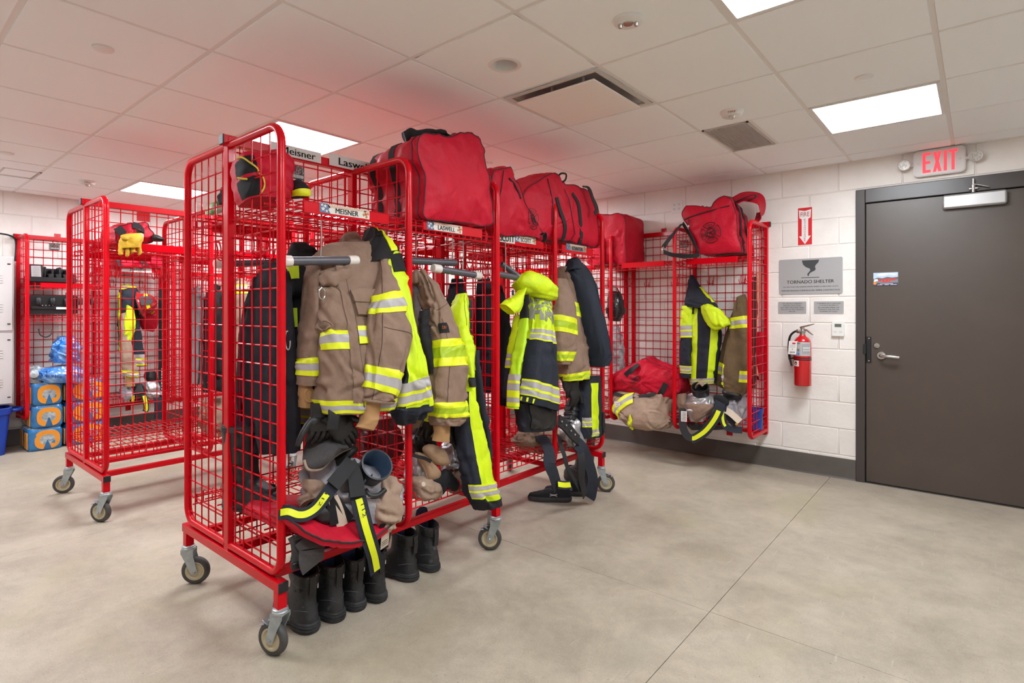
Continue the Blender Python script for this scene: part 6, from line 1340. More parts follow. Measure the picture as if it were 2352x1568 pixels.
for (P_, m, w) in (([(757, 1140), (762, 1170), (768, 1205)], m_blkf, .034), ([(764, 1142), (776, 1172), (787, 1208)], m_cream, .045), ([(768, 1140), (788, 1168), (806, 1192)], m_blkf, .03)):
    strap2(t, [onX(x, y, -1.935) for x, y in P_], None, w, m, name='fly_tape')
q = MB(); q.prism([(-.04, -.06), (.035, -.07), (.045, .05), (-.03, .06)], onX(880, 1228, -1.93), unit(V(-.1, 1, 0)), unit(V(.25, 0, 1)), V(.008, 0, 0)); q.build('knee_pad', m_blkf, t)
q = MB(); q.prism(rrect(.05, .07, .003), onX(884, 1240, -1.915), unit(V(-.2, 1, .1)), unit(V(.25, -.1, 1)), V(.001, 0, 0)); 
for k in range(6): q.prism(rrect(.036, .002, .0005), onX(884, 1240, -1.913) + V(0, 0, .022 - k * .008), unit(V(-.2, 1, .1)), unit(V(.25, -.1, 1)), V(.0006, 0, 0), 1)
q.build('care_label', [m_cream, m_txt], t)
q = MB(); q.tube(spline([onX(838, 1124, -1.95), onX(850, 1138, -1.93), onX(868, 1138, -1.92), onX(884, 1125, -1.93)], 6), .011, 8); q.build('boot_pull', m_leather, t)
# open boot lying on the trousers
c = onX(866, 1067, -1.93); n_ = unit(V(-c[0] * .8, -c[1] * .5, .72 * np.linalg.norm(c[:2]) * .8) + V(.3, .5, 0)); t = thing('rubber_boot', 'black rubber boot with an open blue-lined top lying on the piled trousers', 'boot', tuple(c - n_ * .1))
q = MB(); q.lathe([(.0, -.2), (.05, -.2), (.056, -.17), (.06, -.08), (.066, -.012), (.069, -.008), (.069, .004), (.062, .005)], c, n_, 40); q.build('shaft', m_leather, t, smooth=60)
q = MB(); q.lathe([(.062, .005), (.060, -.004), (.055, -.12), (.0, -.125)], c, n_, 40); q.build('lining', m_bluelin, t, smooth=60, label='blue fabric lining')
q = MB(); u_ = unit(np.cross(n_, ZU)); v_ = np.cross(u_, n_) ; q.prism([(-.016, -.05), (.02, -.045), (.024, .03), (-.01, .035)], c - u_ * -.05 + n_ * -.05 + v_ * 0, n_ * .9 + u_ * .1, unit(v_), u_ * -.001); q.build('size_label', mat('pale_blue_print', '#7f95a6', .7), t)
q = MB(); foot = Cloth([(806, 1095, 850, 1080, .05, -2.02), (800, 1120, 850, 1122, .06, -2.04), (800, 1145, 840, 1150, .05, -2.08)], nv=16, nu=20, amp=.004, seed=66.); part(t, 'foot', foot, m_leather)
# helmet ear flap beside it
pts = [(699, 1057), (707, 1018), (722, 1004), (748, 998), (774, 996), (792, 1010), (805, 1028), (783, 1038), (758, 1056), (738, 1076), (709, 1078)]
A_ = [onX(x, y, -2.03 + .05 * (x - 700) / 100 - .0012 * (1060 - y)) for x, y in pts]; t = thing_at('helmet_liner', 'dark grey fleece helmet ear flap with a tan edge above the piled trousers', 'helmet liner', A_)
q = MB(); cA = np.mean(A_, 0) + V(.022, 0, .006); dense = closed_spline(A_, 48); rows = [dense + V(-.014, 0, 0), dense, cA + (dense - cA) * .9 + V(.012, 0, .002), cA + (dense - cA) * .55 + V(.05, 0, .01), cA + (dense - cA) * .1 + V(.06, 0, .012)]; q.grid(np.array(rows), cv=True); q.add(rows[-1], [tuple(range(48))[::-1]]); q.add(rows[0], [tuple(range(48))]); q.build('ear_flap', m_greyf, t, smooth=60)
q = MB(); q.tube(spline([A_[0], A_[10], A_[9], A_[8], A_[7], A_[6]], 6), .006, 8); q.build('binding', m_tanpale, t, label='tan edge binding')
q = MB(); q.tube(spline([onX(745, 1070, -2.08), onX(775, 1058, -2.06), onX(800, 1042, -2.04), onX(812, 1030, -2.05)], 6), .022, 12); q.build('liner_roll', m_leather, t)
# ---------------------------------------------------------------- trousers piled in the second bay
fo1 = Cloth([(938, 1048, 966, 1040, .04, -2.13), (932, 1075, 985, 1068, .07, -2.11), (934, 1100, 995, 1098, .07, -2.10), (945, 1112, 990, 1112, .05, -2.10)], nv=40, nu=36, amp=.016, seed=71., cs=(9, 9, 9), cr=1.7)
fo2 = Cloth([(1022, 1018, 1042, 1010, .04, -2.13), (1012, 1040, 1052, 1035, .06, -2.12), (1014, 1065, 1054, 1068, .06, -2.11), (1025, 1090, 1052, 1092, .05, -2.11)], nv=36, nu=32, amp=.016, seed=72., cs=(9, 9, 9), cr=1.7)
tb1 = Cloth([(925, 1100, 985, 1100, .06, -2.10), (925, 1118, 1002, 1116, .09, -2.08), (930, 1132, 1008, 1128, .09, -2.07), (940, 1142, 1000, 1140, .06, -2.07)], nv=30, nu=36, amp=.014, seed=73., cs=(14, 14, 18))
tb2 = Cloth([(1042, 1060, 1056, 1058, .03, -2.08), (1030, 1090, 1060, 1090, .05, -2.08), (1028, 1120, 1057, 1118, .05, -2.08), (1036, 1132, 1052, 1130, .03, -2.08)], nv=26, nu=22, amp=.010, seed=74.)
t = thing_at('turnout_trousers', 'pile of tan trousers with bright foil lining in the second bay', 'trousers', top_of(fo1, fo2, tb1, tb2))
part(t, 'lining', fo1, m_foil, label='bright foil lining'); part(t, 'lining', fo2, m_foil); part(t, 'trouser_shell', tb1, m_tanpale); part(t, 'trouser_shell', tb2, m_tan)
def pad(t, name, px, X, m, puff=.02, edge=None, ax='X'):
    """quilted patch: a px outline on a plane, puffed towards the room"""
    pick = onX if ax == 'X' else onY; nrm = V(1, 0, 0) if ax == 'X' else V(0, -1, 0)
    A = closed_spline([pick(p[0], p[1], X + (p[2] if len(p) > 2 else 0)) for p in px], 44); c = A.mean(0); q = MB(); rows = [A - nrm * .012] + [c + (A - c) * k + nrm * puff * h for k, h in ((1, 0), (.97, .3), (.85, .7), (.6, .95), (.3, 1.), (.05, 1.))]; q.grid(crumple(np.array(rows), .004, (20, 20, 20), px[0][0] * .1), cv=True); q.add(rows[0], [tuple(range(44))]); o = q.build(name, m, t, smooth=60)
    if edge: q = MB(); q.tube(A + nrm * .003, .0045, 6, closed=True); q.build('binding', edge, o)
    return o
pad(t, 'knee_flap', [(958, 1040), (980, 1048), (996, 1065), (1010, 1085), (1008, 1098), (996, 1104), (982, 1098), (974, 1075), (962, 1055)], -2.03, mat('pale_tan_leather', '#ad8d70', .7, bump=.3, bscale=120), .025, m_tanpale)
pad(t, 'knee_flap', [(974, 1034), (984, 1022), (1005, 1024), (1022, 1036), (1031, 1058), (1028, 1068), (1008, 1067), (992, 1058)], -2.02, mat('pale_tan_leather', '#ad8d70'), .03)
pad(t, 'knee_pad', [(990, 1105), (1012, 1090), (1025, 1078), (1040, 1090), (1055, 1112), (1046, 1128), (1020, 1122), (1012, 1138), (1008, 1120)], -2.02, m_blkf, .02)
q = MB(); q.lathe([(0, .006), (.01, .005), (.012, 0)], onX(972, 1112, -1.98), (1, -.3, .3), 14); q.build('button', m_cream, t)
strap2(t, [onX(935, 1040, -2.0), onX(955, 1047, -2.0), (onX(975, 1052, -1.99)), onX(990, 1060, -1.985)], unit(V(0, .2, 1)), .016, m_blk, name='chin_strap')
t = thing_at('radio', 'black radio with a thin aerial on the pile in the second bay', 'radio', [onX(945, 1040, -2.08), onX(975, 960, -2.08)])
q = MB(); q.box(onX(958, 1022, -2.10), (.05, .06, .1), Matrix.Rotation(.5, 3, 'X'), 0, .008); q.build('case', m_black, t); q = MB(); q.tube(spline([onX(944, 1030, -2.06), onX(955, 1000, -2.06), onX(968, 972, -2.05), onX(974, 960, -2.05)], 5), .0035, 6); q.build('aerial', m_black, t)
q = MB(); q.lathe([(0, .02), (.012, .02), (.012, 0)], onX(948, 1018, -2.05), (0, 0, 1), 12); q.lathe([(0, .016), (.01, .016), (.01, 0)], onX(960, 1010, -2.05), (0, 0, 1), 12); each(q, 'knob', m_black, t)
tt = thing_at('boot_bundle', 'black rubber boot lying on its side behind the radio in the second bay', 'boot', [onX(945, 1000, -2.15), onX(1000, 965, -2.15)])
bb = Cloth([(962, 962, 990, 968, .04, -2.16), (950, 985, 996, 990, .06, -2.16), (946, 1008, 1000, 1012, .06, -2.17), (955, 1030, 1010, 1028, .05, -2.18)], nv=24, nu=24, amp=.008, seed=76.); part(tt, 'shaft', bb, m_leather)
q = MB(); q.tube(arc(onX(986, 985, -2.08), .045, -1.2, 1.3, 10, (0, 1, 0), (0, 0, 1)), .008, 8); q.build('rim', mat('pale_lime_trim', '#9aa06a', .6), tt)
glove_thing('dark grey glove resting on the pile beside the pale wristlet', onX(1032, 985, -2.02), V(0, .7, -.7), V(0, .7, .7), V(1, 0, 0), .15, m_leather, curl=.2, w=.09, seed=8.)
cl1 = Cloth([(935, 935, 962, 935, .02, -2.16), (936, 960, 968, 960, .03, -2.15), (938, 984, 966, 976, .025, -2.15)], nv=16, nu=16, amp=.008, seed=77.); cl2 = Cloth([(972, 930, 990, 930, .02, -2.06), (973, 955, 990, 955, .025, -2.06), (976, 968, 988, 966, .02, -2.06)], nv=14, nu=14, amp=.004, seed=78.)
t = thing_at('fire_hood', 'tan cloth and lime strap hanging below the hi-vis coat hem', 'hood', top_of(cl1, cl2)); part(t, 'cloth_fold', cl1, m_tanpale); part(t, 'strap', cl2, m_hv)
# ---------------------------------------------------------------- fourth bay: pile, straps to the floor
p1 = Cloth([(1188, 998, 1215, 985, .05, -2.24), (1184, 1015, 1300, 990, .09, -2.22), (1200, 1028, 1330, 1012, .10, -2.2), (1240, 1036, 1330, 1028, .08, -2.18)], nv=40, nu=44, amp=.016, seed=81., cs=(10, 10, 10), cr=1.5)
p2 = Cloth([(1298, 955, 1325, 955, .04, -2.14), (1290, 975, 1333, 985, .06, -2.12), (1284, 1000, 1342, 1005, .06, -2.10), (1296, 1025, 1336, 1022, .05, -2.09)], nv=30, nu=28, amp=.014, seed=82., cs=(12, 12, 12), cr=1.5)
t = thing_at('turnout_trousers', 'pile of tan trousers with black straps trailing to the floor, far end', 'trousers', top_of(p1, p2))
part(t, 'trouser_shell', p1, m_tanpale); part(t, 'lining', p2, m_foil, label='white foil lining')
strap2(t, [onX(1284, 965, -2.0), onX(1302, 982, -2.0), onX(1318, 1000, -1.99), onX(1330, 1012, -2.0)], None, .075, m_blk, name='harness_strap', th=.012)
q = MB()
for x, y in ((1290, 968), (1300, 976), (1311, 989), (1320, 998)): q.lathe([(0, .006), (.006, .006), (.007, 0)], onX(x, y, -1.985), (1, -.3, .3), 10)
each(q, 'rivet', m_steel, t)
strap2(t, [onX(1284, 1000, -2.1), onX(1288, 1022, -2.03), onX(1296, 1045, -1.99), onX(1303, 1072, -1.97), onX(1318, 1100, -1.96), onX(1332, 1125, -1.97)], None, .03, m_blk)
strap2(t, [onX(1240, 1000, -2.14), onX(1254, 1018, -2.08), onX(1262, 1040, -2.02), onX(1263, 1065, -1.97), onX(1272, 1090, -1.96), onX(1281, 1120, -1.97)], None, .09, m_navy)
strap2(t, [onX(1325, 1018, -2.0), onX(1340, 1035, -1.97), onX(1352, 1065, -1.96), onX(1360, 1100, -1.96), onX(1356, 1130, -1.97), onX(1350, 1142, -1.98)], None, .10, m_navy, th=.012)
strap2(t, [onX(1330, 1025, -1.99), onX(1336, 1060, -1.95), onX(1336, 1100, -1.95), onX(1344, 1138, -1.97)], None, .06, m_blk)
strap2(t, [onX(1281, 1112, -1.95), onX(1296, 1114, -1.94), onX(1311, 1113, -1.95)], None, .05, m_navy, (.05, .95, .03))
t = thing_at('rubber_boot', 'ribbed black rubber boot lying on the pile at the far end of the row', 'boot', [onX(1295, 960, -2.1), onX(1330, 920, -2.1)])
rb = Cloth([(1306, 915, 1334, 925, .04, -2.13), (1300, 935, 1328, 942, .042, -2.12), (1296, 955, 1320, 962, .04, -2.11), (1292, 966, 1310, 972, .03, -2.11)], nv=30, nu=26, amp=.003, seed=83.); part(t, 'shaft', rb, m_leather)
q = MB()
for k in range(4): rb.band(q, .15 + k * .17, .24 + k * .17, 0, .006)
each(q, 'rib', m_black, t); q = MB(); rb.band(q, .8, .92, 0, .007, .3, .7); q.build('label', m_silver, t)
glove_thing('black glove in a heap under the tan coat at the far end of the row', onX(1300, 868, -2.06), V(0, .5, -.85), V(0, .85, .5), V(1, 0, 0), .16, m_leather, spread=.06, curl=.4, w=.1, seed=9.)
glove_thing('second black glove below the heap at the far end of the row', onX(1318, 890, -2.05), V(0, .1, -1), V(0, 1, .1), V(1, 0, 0), .14, m_leather, spread=.06, curl=.5, w=.1, seed=10.)
# ---------------------------------------------------------------- helmets
def helmet(label, c, R, m, yaw=0., brim=.3, tilt=(0, 0, 0), ridge_m=None, parts=True, name='helmet'):
    """fire helmet: ribbed dome, long back brim, front shield"""
    t = thing(name, label, 'helmet', tuple(c)); t.rotation_euler = (tilt[0], tilt[1], yaw); n = 40; G = []
    for k, x in enumerate(np.linspace(0, 1, 14)):
        a = x * math.pi / 2; r = math.sin(a); z = math.cos(a)
        ring = []
        for j in range(n):
            b = 2 * math.pi * j / n; rr = 1 + .03 * abs(math.cos(b * 4)) * r
            ring.append(V(R * 1.15 * r * rr * math.cos(b), R * .92 * r * rr * math.sin(b), R * 1.0 * z))
        G.append(ring)
    q = MB(); q.grid(np.array(G), cv=True, flip=False); q.build('shell', m, t, smooth=60, world=False)
    B = []
    for r, dz in ((1.0, .0), (1.12, -.01), (1.3, -.025), (1.33, -.03), (1.3, -.035), (1.0, -.02)):
        B.append([V(R * 1.15 * math.cos(b) * (1 + (r - 1) * (1.6 if math.cos(b) < 0 else .8)), R * .92 * r * math.sin(b), dz * (1.6 if math.cos(b) < 0 else 1)) for b in np.arange(n) * 2 * math.pi / n])
    q = MB(); q.grid(np.array(B), cv=True, flip=True); q.build('brim', m, t, smooth=60, world=False)
    q = MB(); q.tube([V(R * 1.15 * math.cos(b) * (1 + .33 * (1.6 if math.cos(b) < 0 else .8)), R * .92 * 1.33 * math.sin(b), -.03 * (1.6 if math.cos(b) < 0 else 1)) for b in np.arange(n) * 2 * math.pi / n], .006, 6, closed=True); q.build('brim_edge', m_black, t, world=False)
    q = MB()
    for b in (0, .8, 1.6, 2.4, 3.14, 3.9, 4.7, 5.5): q.tube([V(R * 1.17 * math.sin(a) * math.cos(b), R * .94 * math.sin(a) * math.sin(b), R * 1.02 * math.cos(a)) for a in np.linspace(.05, 1.5, 8)], .004, 5)
    each(q, 'rib', m, t) if False else q.build('rib', ridge_m or m, t, world=False, kind='stuff')
    q = MB(); q.prism([(-.045, 0), (.045, 0), (.05, .06), (.03, .1), (0, .115), (-.03, .1), (-.05, .06)], (R * 1.2, 0, .0), (0, 1, 0), unit(V(-.35, 0, 1)), (.006, 0, 0)); q.build('front_shield', m_cardblk, t, world=False)
    q = MB()
    for b in (.6, 2.2, -0.6, -2.2): q.prism([(-.02, -.012), (.025, -.016), (.016, .02), (-.014, .016)], V(R * 1.12 * math.cos(b), R * .9 * math.sin(b), R * .42), unit(V(-math.sin(b), math.cos(b), 0)), unit(V(-math.cos(b) * .4, -math.sin(b) * .4, 1)), V(math.cos(b), math.sin(b), .4) * .008)
    q.build('reflector', m_lime, t, world=False, kind='stuff')
    return t
m_hred = mat('helmet_red', '#a3121c', .3, coat=.5); m_hblk = mat('helmet_black', '#1b191a', .4, coat=.3)
helmet('red fire helmet with lime reflectors hanging in the left wall rack', onX(330, 698, -6.72), .115, m_hred, yaw=-.5, tilt=(-1.35, -.2, 0))
# red hood and black helmet on the top shelf of the nearest bay
t = thing_at('gear_bag', 'small red and black pouch with yellow piping on the nearest top shelf', 'pouch', [onX(560, 455, -2.3), onX(650, 360, -2.3)], None)
hb = Cloth([(540, 366, 640, 362, .07, -2.34), (536, 385, 662, 380, .09, -2.32), (540, 420, 664, 415, .09, -2.3), (548, 448, 662, 448, .09, -2.28), (556, 464, 658, 468, .08, -2.27)], nv=40, nu=36, e=.5, amp=.010, seed=86., cs=(8, 8, 8)); part(t, 'pouch_body', hb, [m_nylon, m_blkf], lambda v, u: 1 if (u < .38 and .18 < v < .45) or (u < .42 and .52 < v < .95) else 0)
q = MB(); seam(hb, q, [(.12, .05), (.2, .18), (.32, .3), (.43, .40)], .004, 0, .004); seam(hb, q, [(.48, .42), (.6, .45), (.75, .44), (.9, .36)], .004, 0, .004); seam(hb, q, [(.46, .03), (.52, .12), (.55, .2)], .004, 0, .004); each(q, 'piping', m_gold if False else mat('yellow_piping', '#d8b93a', .6), t)
t = thing_at('cap', 'black knitted cap with a lime band on the nearest top shelf', 'cap', [onX(660, 455, -2.2), onX(706, 415, -2.2)])
kc = Cloth([(668, 418, 688, 416, .03, -2.25), (662, 428, 699, 432, .055, -2.24), (660, 442, 707, 446, .065, -2.23), (662, 452, 708, 454, .06, -2.23)], nv=24, nu=26, amp=.004, seed=87.); part(t, 'cap_body', kc, m_blkf); q = MB(); kc.band(q, .66, .98, 0, .004); q.build('lime_band', m_lime, t)
t = thing_at('glove', 'green and white work glove on the back top shelf behind the end mesh', 'glove', [onX(475, 490, -2.7), onX(516, 462, -2.7)])
gg_ = Cloth([(500, 462, 515, 466, .02, -2.72), (488, 470, 516, 478, .035, -2.72), (476, 482, 512, 486, .04, -2.72), (474, 492, 500, 492, .03, -2.72)], nv=24, nu=22, amp=.008, seed=88.); part(t, 'glove_body', gg_, mat('green_white_print', '#3f9a3a', .6, col2='#d8d6cc', scale=26, detail=1)); 
t = thing_at('cap', 'black balaclava on the back top shelf beside the green glove', 'hood', [onX(505, 470, -2.66), onX(520, 435, -2.66)]); k2 = Cloth([(508, 430, 522, 426, .03, -2.64), (502, 448, 526, 446, .05, -2.64), (504, 466, 528, 468, .05, -2.64)], nv=18, nu=20, amp=.006, seed=89.); part(t, 'hood_body', k2, m_blkf)
# ---------------------------------------------------------------- wall rack, bottom of both bays
q1 = Cloth([(1402, 905, 1545, 892, .10, 4.62), (1402, 925, 1550, 915, .14, 4.58), (1412, 945, 1548, 945, .16, 4.55), (1430, 962, 1544, 968, .17, 4.53), (1450, 978, 1538, 984, .13, 4.53)], 'Y', nv=50, nu=60, amp=.013, seed=91., cs=(7, 7, 9), cr=1.8)
t = thing_at('turnout_trousers', 'folded tan trousers with lime and silver bands under the crumpled red holdall', 'trousers', top_of(q1)); part(t, 'trouser_shell', q1, m_tanpale)
q = MB()
def diag(q, cl, a, b, w, off, mi):
    """strip across a skin from (v,u) a to b with width w in v"""
    P0 = [(a[0] + (b[0] - a[0]) * k, a[1] + (b[1] - a[1]) * k) for k in np.linspace(0, 1, 16)]; rows = []
    for dv, o in ((-w / 2, -.001), (-w / 2, off), (0, off), (w / 2, off), (w / 2, -.001)): rows.append([cl.at(v + dv, u)[0] + cl.at(v + dv, u)[1] * o for v, u in P0])
    q.grid(rows, mi=mi)
for dv, m_ in ((-.075, 0), (0, 1), (.075, 0)): diag(q, q1, (.62 + dv, .16), (.22 + dv, .5), .078, .010, m_)
q.build('reflective_stripe', MS, t); q = MB(); diag(q, q1, (.98, .33), (.66, .47), .12, .010, 0); q.build('reflective_stripe', MS, t)
q = MB(); c = q1.at(.36, .36)[0] + V(0, -.015, 0); q.prism(rrect(.052, .075, .003), c, unit(V(1, 0, .25)), unit(V(-.3, 0, 1)), V(0, -.001, 0)); q.prism(rrect(.03, .004, .001), c + V(0, -.001, .015), unit(V(1, 0, .25)), unit(V(-.3, 0, 1)), V(0, -.0006, 0), 1); q.prism(rrect(.03, .004, .001), c + V(0, -.001, 0), unit(V(1, 0, .25)), unit(V(-.3, 0, 1)), V(0, -.0006, 0), 1); q.build('paper_tag', [m_paper, m_grylet], t, label='white paper tag')
w1 = Cloth([(1582, 906, 1620, 902, .05, 4.60), (1574, 925, 1640, 918, .09, 4.58), (1576, 945, 1640, 940, .10, 4.56), (1590, 965, 1628, 968, .08, 4.55)], 'Y', nv=40, nu=40, amp=.014, seed=92., cs=(9, 9, 9), cr=1.5)
w2 = Cloth([(1650, 905, 1712, 908, .06, 4.66), (1655, 930, 1714, 930, .10, 4.64), (1662, 955, 1714, 955, .11, 4.62), (1670, 980, 1712, 978, .08, 4.62)], 'Y', nv=40, nu=40, amp=.013, seed=93., cs=(9, 9, 9), cr=1.5)
w3 = Cloth([(1572, 930, 1592, 925, .03, 4.49), (1586, 950, 1640, 930, .035, 4.48), (1594, 965, 1630, 945, .03, 4.47), (1594, 962, 1600, 972, .012, 4.47)], 'Y', nv=24, nu=26, amp=.008, seed=94.)
w4 = Cloth([(1556, 905, 1576, 903, .03, 4.52), (1555, 925, 1578, 925, .04, 4.52), (1560, 942, 1582, 945, .03, 4.52)], 'Y', nv=20, nu=20, amp=.006, seed=95.)
w5 = Cloth([(1590, 958, 1650, 955, .07, 4.58), (1582, 975, 1672, 972, .09, 4.57), (1590, 985, 1690, 982, .08, 4.57)], 'Y', nv=20, nu=40, amp=.010, seed=96.)
t = thing_at('turnout_trousers', 'tan trousers with silver lining and yellow strap loop in the wall rack', 'trousers', top_of(w1, w2, w3, w4, w5))
part(t, 'lining', w1, m_foil, label='silver lining'); part(t, 'lining', w2, m_lining); part(t, 'trouser_shell', w3, m_tan); part(t, 'trouser_shell', w4, m_tan); part(t, 'boot_shaft', w5, m_leather)
def strapY(t, pts, w, m, stripe=None, th=.006, name='suspender'):
    P = spline([onY(*p) for p in pts], 8); T = np.gradient(P, axis=0); W_ = np.array([unit(np.cross(unit(a), V(.2, -1, .5))) for a in T]); q = MB(); q.ribbon(P, W_, w, th); o = q.build(name, m, t)
    if stripe:
        k0, k1 = int(stripe[0] * len(P)), int(stripe[1] * len(P)); S = []
        for i in range(k0, k1): n = unit(np.cross(unit(T[i]), W_[i])); n = n if n[1] < 0 else -n; S.append(P[i] + n * (th / 2 + .002))
        q = MB(); q.ribbon(S, W_[k0:k1], stripe[2], .002); q.build('reflective_stripe', m_lime, o)
strapY(t, [(1655, 918, 4.46), (1652, 940, 4.43), (1640, 965, 4.41), (1620, 990, 4.40), (1598, 1005, 4.40), (1590, 1007, 4.41)], .075, m_navy, (.22, .98, .034))
strapY(t, [(1570, 938, 4.47), (1568, 965, 4.44), (1570, 985, 4.42), (1580, 1002, 4.41), (1592, 1006, 4.41)], .06, m_blk)
strapY(t, [(1662, 930, 4.46), (1660, 955, 4.44), (1664, 975, 4.43), (1678, 985, 4.44), (1705, 988, 4.46)], .05, m_navy, (.1, .6, .02))
strapY(t, [(1646, 940, 4.47), (1668, 955, 4.46), (1690, 978, 4.46)], .04, m_blkf, name='fly_tape'); strapY(t, [(1652, 934, 4.465), (1676, 947, 4.455), (1700, 968, 4.455)], .05, m_cream, name='fly_tape')
pad(t, 'back_pad', [(1640, 908), (1655, 908), (1672, 920), (1670, 932), (1655, 935), (1642, 925)], 4.47, m_blkf, .02, None, 'Y')
q = MB(); q.prism(rrect(.05, .085, .003), onY(1571, 956, 4.43), unit(V(1, 0, .03)), ZU, V(0, -.002, 0)); [q.prism(rrect(.034, .004, .001), onY(1571, 956, 4.427) + V(0, 0, .03 - k * .012), unit(V(1, 0, .03)), ZU, V(0, -.001, 0), 1) for k in range(6)]; q.build('care_label', [m_paper, m_grylet], t); q = MB(); q.lathe([(0, .006), (.009, .005), (.011, 0)], onY(1692, 974, 4.44), (0, -1, .2), 12); q.build('snap', m_gold, t)
tq = thing_at('rubber_boot', 'black rubber boot with an open top among the silver lining in the wall rack', 'boot', [onY(1588, 900, 4.55), onY(1630, 880, 4.55)]); c = onY(1608, 890, 4.53); n_ = unit(V(.1, -.55, .9)); q = MB(); q.lathe([(0, -.16), (.05, -.16), (.062, -.1), (.07, -.01), (.073, .0), (.073, .008), (.064, .009), (.06, -.01), (.055, -.06), (0, -.065)], c, n_, 32); q.build('shaft', m_leather, tq, smooth=60); q = MB(); q.ribbon(spline([c + V(-.03, .0, .0), c + V(-.02, -.01, .03), c + V(.01, -.01, .04), c + V(.03, -.005, .02)], 5), V(0, 1, .3), .05, .006); q.build('pull_tab', m_tanpale, tq)
bk_ = Cloth([(1662, 886, 1680, 886, .03, 4.60), (1660, 905, 1704, 908, .05, 4.58), (1668, 918, 1702, 918, .03, 4.58)], 'Y', nv=20, nu=22, amp=.005, seed=97.); t = thing_at('glove', 'black glove hanging from the brown coat in the wall rack', 'glove', top_of(bk_)); part(t, 'glove_body', bk_, m_leather)
# things seen through the right end mesh of the wall rack
t = thing_at('tub', 'blue plastic tub standing inside the right end of the wall rack', 'tub', [onY(1722, 985, 4.72), onY(1748, 935, 4.72)]); c = onY(1735, 985, 4.74); q = MB(); q.lathe([(0, 0), (.052, 0), (.058, .15), (.062, .155), (.062, .17), (.056, .17), (.05, .02), (0, .02)], c, (0, 0, 1), 28); q.build('tub_body', mat('blue_plastic', '#1c3f9e', .4), t)
t = thing_at('pole', 'pale wooden pole hook standing at the right end of the wall rack', 'pole', [onY(1738, 870, 4.80), onY(1745, 620, 4.80)]); q = MB(); q.tube(spline([onY(1742, 625, 4.80), onY(1741, 690, 4.80), onY(1734, 760, 4.80), onY(1733, 830, 4.80), onY(1738, 862, 4.80)], 8), .017, 8); q.build('handle', mat('ash_wood', '#cdae8e', .6, col2='#bd9c7a', scale=30), t); q = MB(); q.prism([(0, 0), (.03, -.05), (.012, -.06), (-.012, -.01)], onY(1736, 855, 4.80), XR, ZU, V(0, -.01, 0)); q.build('hook_head', m_black, t)
rd = Cloth([(1737, 762, 1752, 762, .02, 4.83), (1736, 800, 1754, 800, .025, 4.83), (1737, 858, 1753, 860, .02, 4.83)], 'Y', nv=24, nu=16, amp=.006, seed=98.); t = thing_at('pouch', 'narrow red pouch hanging inside the right end of the wall rack', 'pouch', top_of(rd)); part(t, 'pouch_body', rd, m_nylon)
dk = Cloth([(1722, 640, 1736, 635, .03, 4.74), (1720, 720, 1738, 715, .04, 4.74), (1722, 800, 1736, 800, .04, 4.74), (1722, 890, 1734, 890, .03, 4.74)], 'Y', nv=30, nu=16, amp=.006, seed=99.); t = thing_at('jacket', 'dark brown jacket sleeve inside the right end of the wall rack', 'jacket', top_of(dk), COATS); part(t, 'jacket_body', dk, mat('dark_brown_cloth', '#2c1f1c', .9))
# far wall rack behind the row: black cap and grey camouflage shirt
cp_ = Cloth([(1402, 660, 1418, 660, .04, 4.62), (1398, 680, 1428, 680, .07, 4.6), (1396, 710, 1433, 712, .08, 4.6), (1400, 735, 1425, 738, .06, 4.6)], 'Y', nv=24, nu=26, amp=.006, seed=101.); t = thing_at('helmet', 'black helmet hanging in the far bay of the wall racks', 'helmet', top_of(cp_)); part(t, 'shell', cp_, m_hblk); q = MB(); cp_.band(q, .05, .2, 0, .006, .1, .9); q.build('band', m_silver, t); q = MB(); cp_.band(q, .62, .78, 0, .012, .0, 1.99); q.build('brim', m_hblk, t)
cm = Cloth([(1404, 745, 1420, 745, .03, 4.66), (1402, 790, 1430, 790, .05, 4.66), (1405, 850, 1436, 852, .05, 4.66)], 'Y', nv=30, nu=20, amp=.010, seed=102.); t = thing_at('shirt', 'grey camouflage shirt hanging below the black helmet in the wall racks', 'shirt', top_of(cm), COATS); part(t, 'shirt_body', cm, mat('camouflage', '#7b7c80', .9, col2='#b9b8b8', scale=24, detail=2))
# ---------------------------------------------------------------- left rack: glove on the shelf bar
m_yel = mat('yellow_leather', '#d9b01e', .65, col2='#b8922a', scale=18, bump=.3, bscale=80)
GX = -4.065
t = thing_at('glove', 'yellow leather work glove hanging over the left rack shelf bar', 'glove', [onX(272, 590, GX), onX(328, 536, GX)])
gp = Cloth([(278, 540, 326, 536, .02, GX - .01), (274, 552, 327, 548, .03, GX), (273, 562, 324, 560, .032, GX), (273, 570, 323, 568, .03, GX)], nv=26, nu=26, amp=.006, seed=104.); part(t, 'palm', gp, m_yel)
for k, (x0, x1, y1, sw) in enumerate(((272, 285, 586, -1.5), (287, 297, 590, -.5), (298, 311, 582, 0), (314, 323, 587, 1.))):
    f_ = Cloth([(x0 + 1, 565, x1, 565, .018, GX), (x0 + sw, 576, x1 + sw, 576, .018, GX), (x0 + 1 + sw, y1 - 3, x1 - 1 + sw, y1 - 3, .015, GX), (x0 + 4 + sw, y1, x1 - 4 + sw, y1, .008, GX)], nv=14, nu=12, amp=.003, seed=105. + k); part(t, 'finger', f_, m_yel)
th_ = Cloth([(276, 541, 280, 551, .012, GX + .03), (288, 540, 290, 553, .015, GX + .035), (298, 541, 296, 549, .01, GX + .03)], nv=12, nu=12, amp=.002, seed=110.); part(t, 'thumb', th_, m_yel)
cf_ = Cloth([(320, 536, 329, 537, .01, GX), (320, 545, 329, 550, .012, GX)], nv=8, nu=10, amp=.002, seed=111.); part(t, 'cuff', cf_, m_cream)
